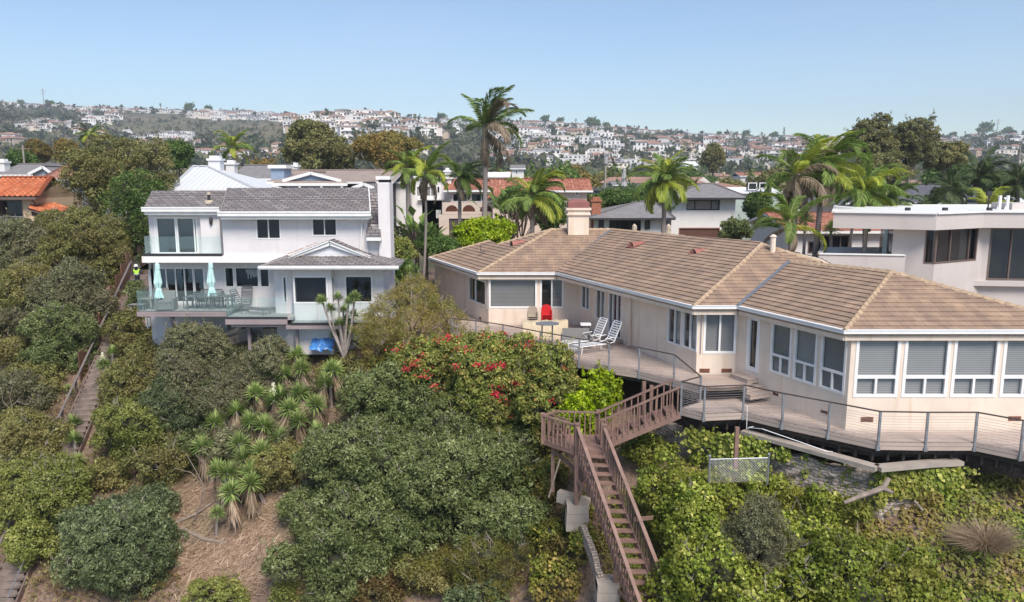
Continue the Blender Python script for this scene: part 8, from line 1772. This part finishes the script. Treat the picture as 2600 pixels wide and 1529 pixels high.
# ---------------------------------------------------------------- long stairs on the left, fence, chain link, person
def long_stairs():
    T0 = Vector((-26.0, 52.5, -6.5)); T1 = Vector((-23.3, 31.0, -19.0)); e = empty('long_staircase', T0, 'long weathered timber staircase with black handrail running down the left slope', 'staircase')
    d = T1-T0; n = 62; wv = Vector((1.2, .12, 0))
    for k in range(n):
        p = T0+d*(k/n); z = p.z; u = Vector((d.x, d.y, 0)).normalized()*.30; mb = MB(); mb.prism([p+Vector((0, 0, 0)), p+wv, p+wv+u, p+u], (0, 0, -.06)); mb.box((p.x+u.x, p.y+u.y-.01, z-.21), (p.x+wv.x, p.y+u.y+.03, z-.06)) if k % 1 == 0 else None
        mb.build('tread', M['old_wood'], e)
    for off in (Vector((-.08, 0, 0)), wv+Vector((.06, 0, 0))):
        mb = MB(); mb.bar(T0+off+Vector((0, 0, -.1)), T1+off+Vector((0, 0, -.1)), .08, .32); mb.build('stringer', M['rail_wood'], e)
    mb = MB(); mb.bar(T0+Vector((-.22, 0, .82)), T1+Vector((-.22, 0, .82)), .1, .07); mb.build('handrail', M['rail_wood'], e)
    mb = MB(); mb.tube([T0+Vector((-.12, 0, .95)), T1+Vector((-.12, 0, .95))], .03, 6); mb.build('metal_rail', M['steel'], e)
    a = T0+d*.78+wv; mb = MB(); mb.tube([a+Vector((.05, 0, .9)), T1+wv+Vector((.05, 0, .9))], .03, 6); mb.build('metal_rail', M['steel'], e)
    for k in range(12):
        p = T0+d*(k/11)+Vector((-.22, 0, 0)); mb = MB(); mb.box((p.x-.05, p.y-.05, p.z-.6), (p.x+.05, p.y+.05, p.z+.82)); mb.build('post', M['rail_wood'], e)
    p0 = T0+wv; mb = MB(); mb.tube([p0+d*.1+Vector((.05, 0, .8)), p0+d*.3+Vector((.05, 0, .8))], .03, 6); mb.build('metal_rail', M['steel'], e)
    f = empty('board_fence', T0+Vector((-.7, 0, 0)), 'rust-brown vertical board fence stepping down beside the long stairs', 'fence'); mb = MB()
    for k in range(9):
        a = T0+d*(-.06+.05*k)+Vector((-.6, 0, -.4)); b = T0+d*(-.01+.05*k)+Vector((-.6, 0, -.4)); mb.obox((a.x, a.y, b.z-.5), (b.x-a.x, b.y-a.y, 0), (.06, 0, 0), (0, 0, a.z-b.z+1.6))
    mb.build('boards', M['fence_rust'], f)
    # worker in a hi-vis vest on the top steps
    P = T0+Vector((.55, -.8, -.25)); P = Vector((at(348, 700, 51.0).x, 51.0, -7.4)); e = empty('person', P, 'worker in white helmet and yellow-green hi-vis vest at the top of the long stairs', 'person')
    def skin(name, js, es, rs, m):
        me = bpy.data.meshes.new(name); me.from_pydata(js, es, []); me.materials.append(m); o = bpy.data.objects.new(name, me); COL.objects.link(o); o.parent = e; ORG[o.name] = P
        md = o.modifiers.new('s', 'SKIN'); md.use_smooth_shade = True
        for i, r in enumerate(rs): me.skin_vertices[0].data[i].radius = (r, r)
        me.skin_vertices[0].data[0].use_root = True; sb = o.modifiers.new('b', 'SUBSURF'); sb.levels = 1; sb.render_levels = 1; return o
    J = [(0, 0, .92), (0, .02, 1.15), (0, 0, 1.38), (0, -.03, 1.50), (0, -.05, 1.58), (0, -.06, 1.68), (-.09, 0, .86), (-.1, -.1, .48), (-.1, 0, .06), (-.1, -.14, .03), (.09, 0, .86), (.1, -.02, .46), (.1, .08, .06), (.1, -.08, .03), (-.19, 0, 1.38), (-.25, -.1, 1.14), (-.16, -.32, 1.08), (-.13, -.4, 1.07), (.19, 0, 1.38), (.26, -.08, 1.13), (.17, -.3, 1.04), (.13, -.38, 1.03)]
    E = [(0, 1), (1, 2), (2, 3), (3, 4), (4, 5), (0, 6), (6, 7), (7, 8), (8, 9), (0, 10), (10, 11), (11, 12), (12, 13), (2, 14), (14, 15), (15, 16), (16, 17), (2, 18), (18, 19), (19, 20), (20, 21)]
    Rr = [.15, .14, .14, .06, .085, .09, .09, .065, .05, .04, .09, .065, .05, .04, .07, .05, .04, .035, .07, .05, .04, .035]
    skin('body', J, E, Rr, M['navy'])
    skin('hi_vis_vest', [(0, .01, .95), (0, .02, 1.2), (0, 0, 1.42), (-.2, 0, 1.4), (.2, 0, 1.4)], [(0, 1), (1, 2), (2, 3), (2, 4)], [.185, .18, .12, .085, .085], M['vest'])
    mb = MB(); mb.lathe(P+Vector((0, .01, 1.12)), [(.2, 0), (.205, .05)], 12); mb.build('reflective_band', M['reflect'], e)
    skin('head', [(0, -.05, 1.55), (0, -.06, 1.66)], [(0, 1)], [.085, .09], M['skin'])
    mb = MB(); mb.lathe(P+Vector((0, -.06, 1.66)), [(.155, 0), (.125, .02), (.12, .08), (.07, .13), (.01, .15)], 12); mb.build('helmet', M['helmet'], e)
long_stairs()
def chain_link():
    a = at(*z4(1075, 600), 25.4); b = at(*z4(1440, 590), 25.0); e = empty('chain_link_fence', a-Vector((0, 0, 1.2)), 'short piece of chain link fence with pale top rail among the ivy', 'fence'); mb = MB(); mb.tube([a, b], .018, 6); mb.build('top_rail', M['white_metal'], e)
    for p in (a, b): mb = MB(); mb.tube([p-Vector((0, 0, .95)), p+Vector((0, 0, .12))], .035, 8); mb.lathe(p+Vector((0, 0, .1)), [(.055, 0), (.055, .03), (.01, .08)], 8); mb.build('post', M['steel'], e)
    mb = MB(); d = b-a; H = .85; n = 22; dx = 1/n
    for k in range(-10, n+10):
        for s in (1, -1):
            x0 = k*dx; x1 = x0+s*H*.9/d.length; z0, z1_ = 0, -H
            if x0 < 0 or x0 > 1: 
                continue
            if x1 < 0 or x1 > 1: f = ((0 if x1 < 0 else 1)-x0)/(x1-x0); x1 = x0+(x1-x0)*f; z1_ = -H*f
            mb.tube([a+d*x0+Vector((0, 0, z0-.03)), a+d*x1+Vector((0, 0, z1_))], .0035, 3, cap=False)
    mb.build('wire_mesh', M['white_metal'], e)
chain_link()
# ---------------------------------------------------------------- air
def haze():
    m = bpy.data.materials.new('haze_air'); m.use_nodes = True; t = m.node_tree; t.nodes.clear(); out = N(t, 'OutputMaterial'); v = N(t, 'VolumePrincipled')
    v.inputs['Density'].default_value = .00028; v.inputs['Color'].default_value = (.86, .92, 1, 1); v.inputs['Anisotropy'].default_value = .2; L(t, v.outputs[0], out.inputs['Volume'])
    mb = MB(); mb.box((-1700, -100, -40), (1700, 2000, 190)); o = mb.build('haze', m); setp(o, 'thin pale coastal haze over the whole scene', 'haze', kind='stuff')
haze()
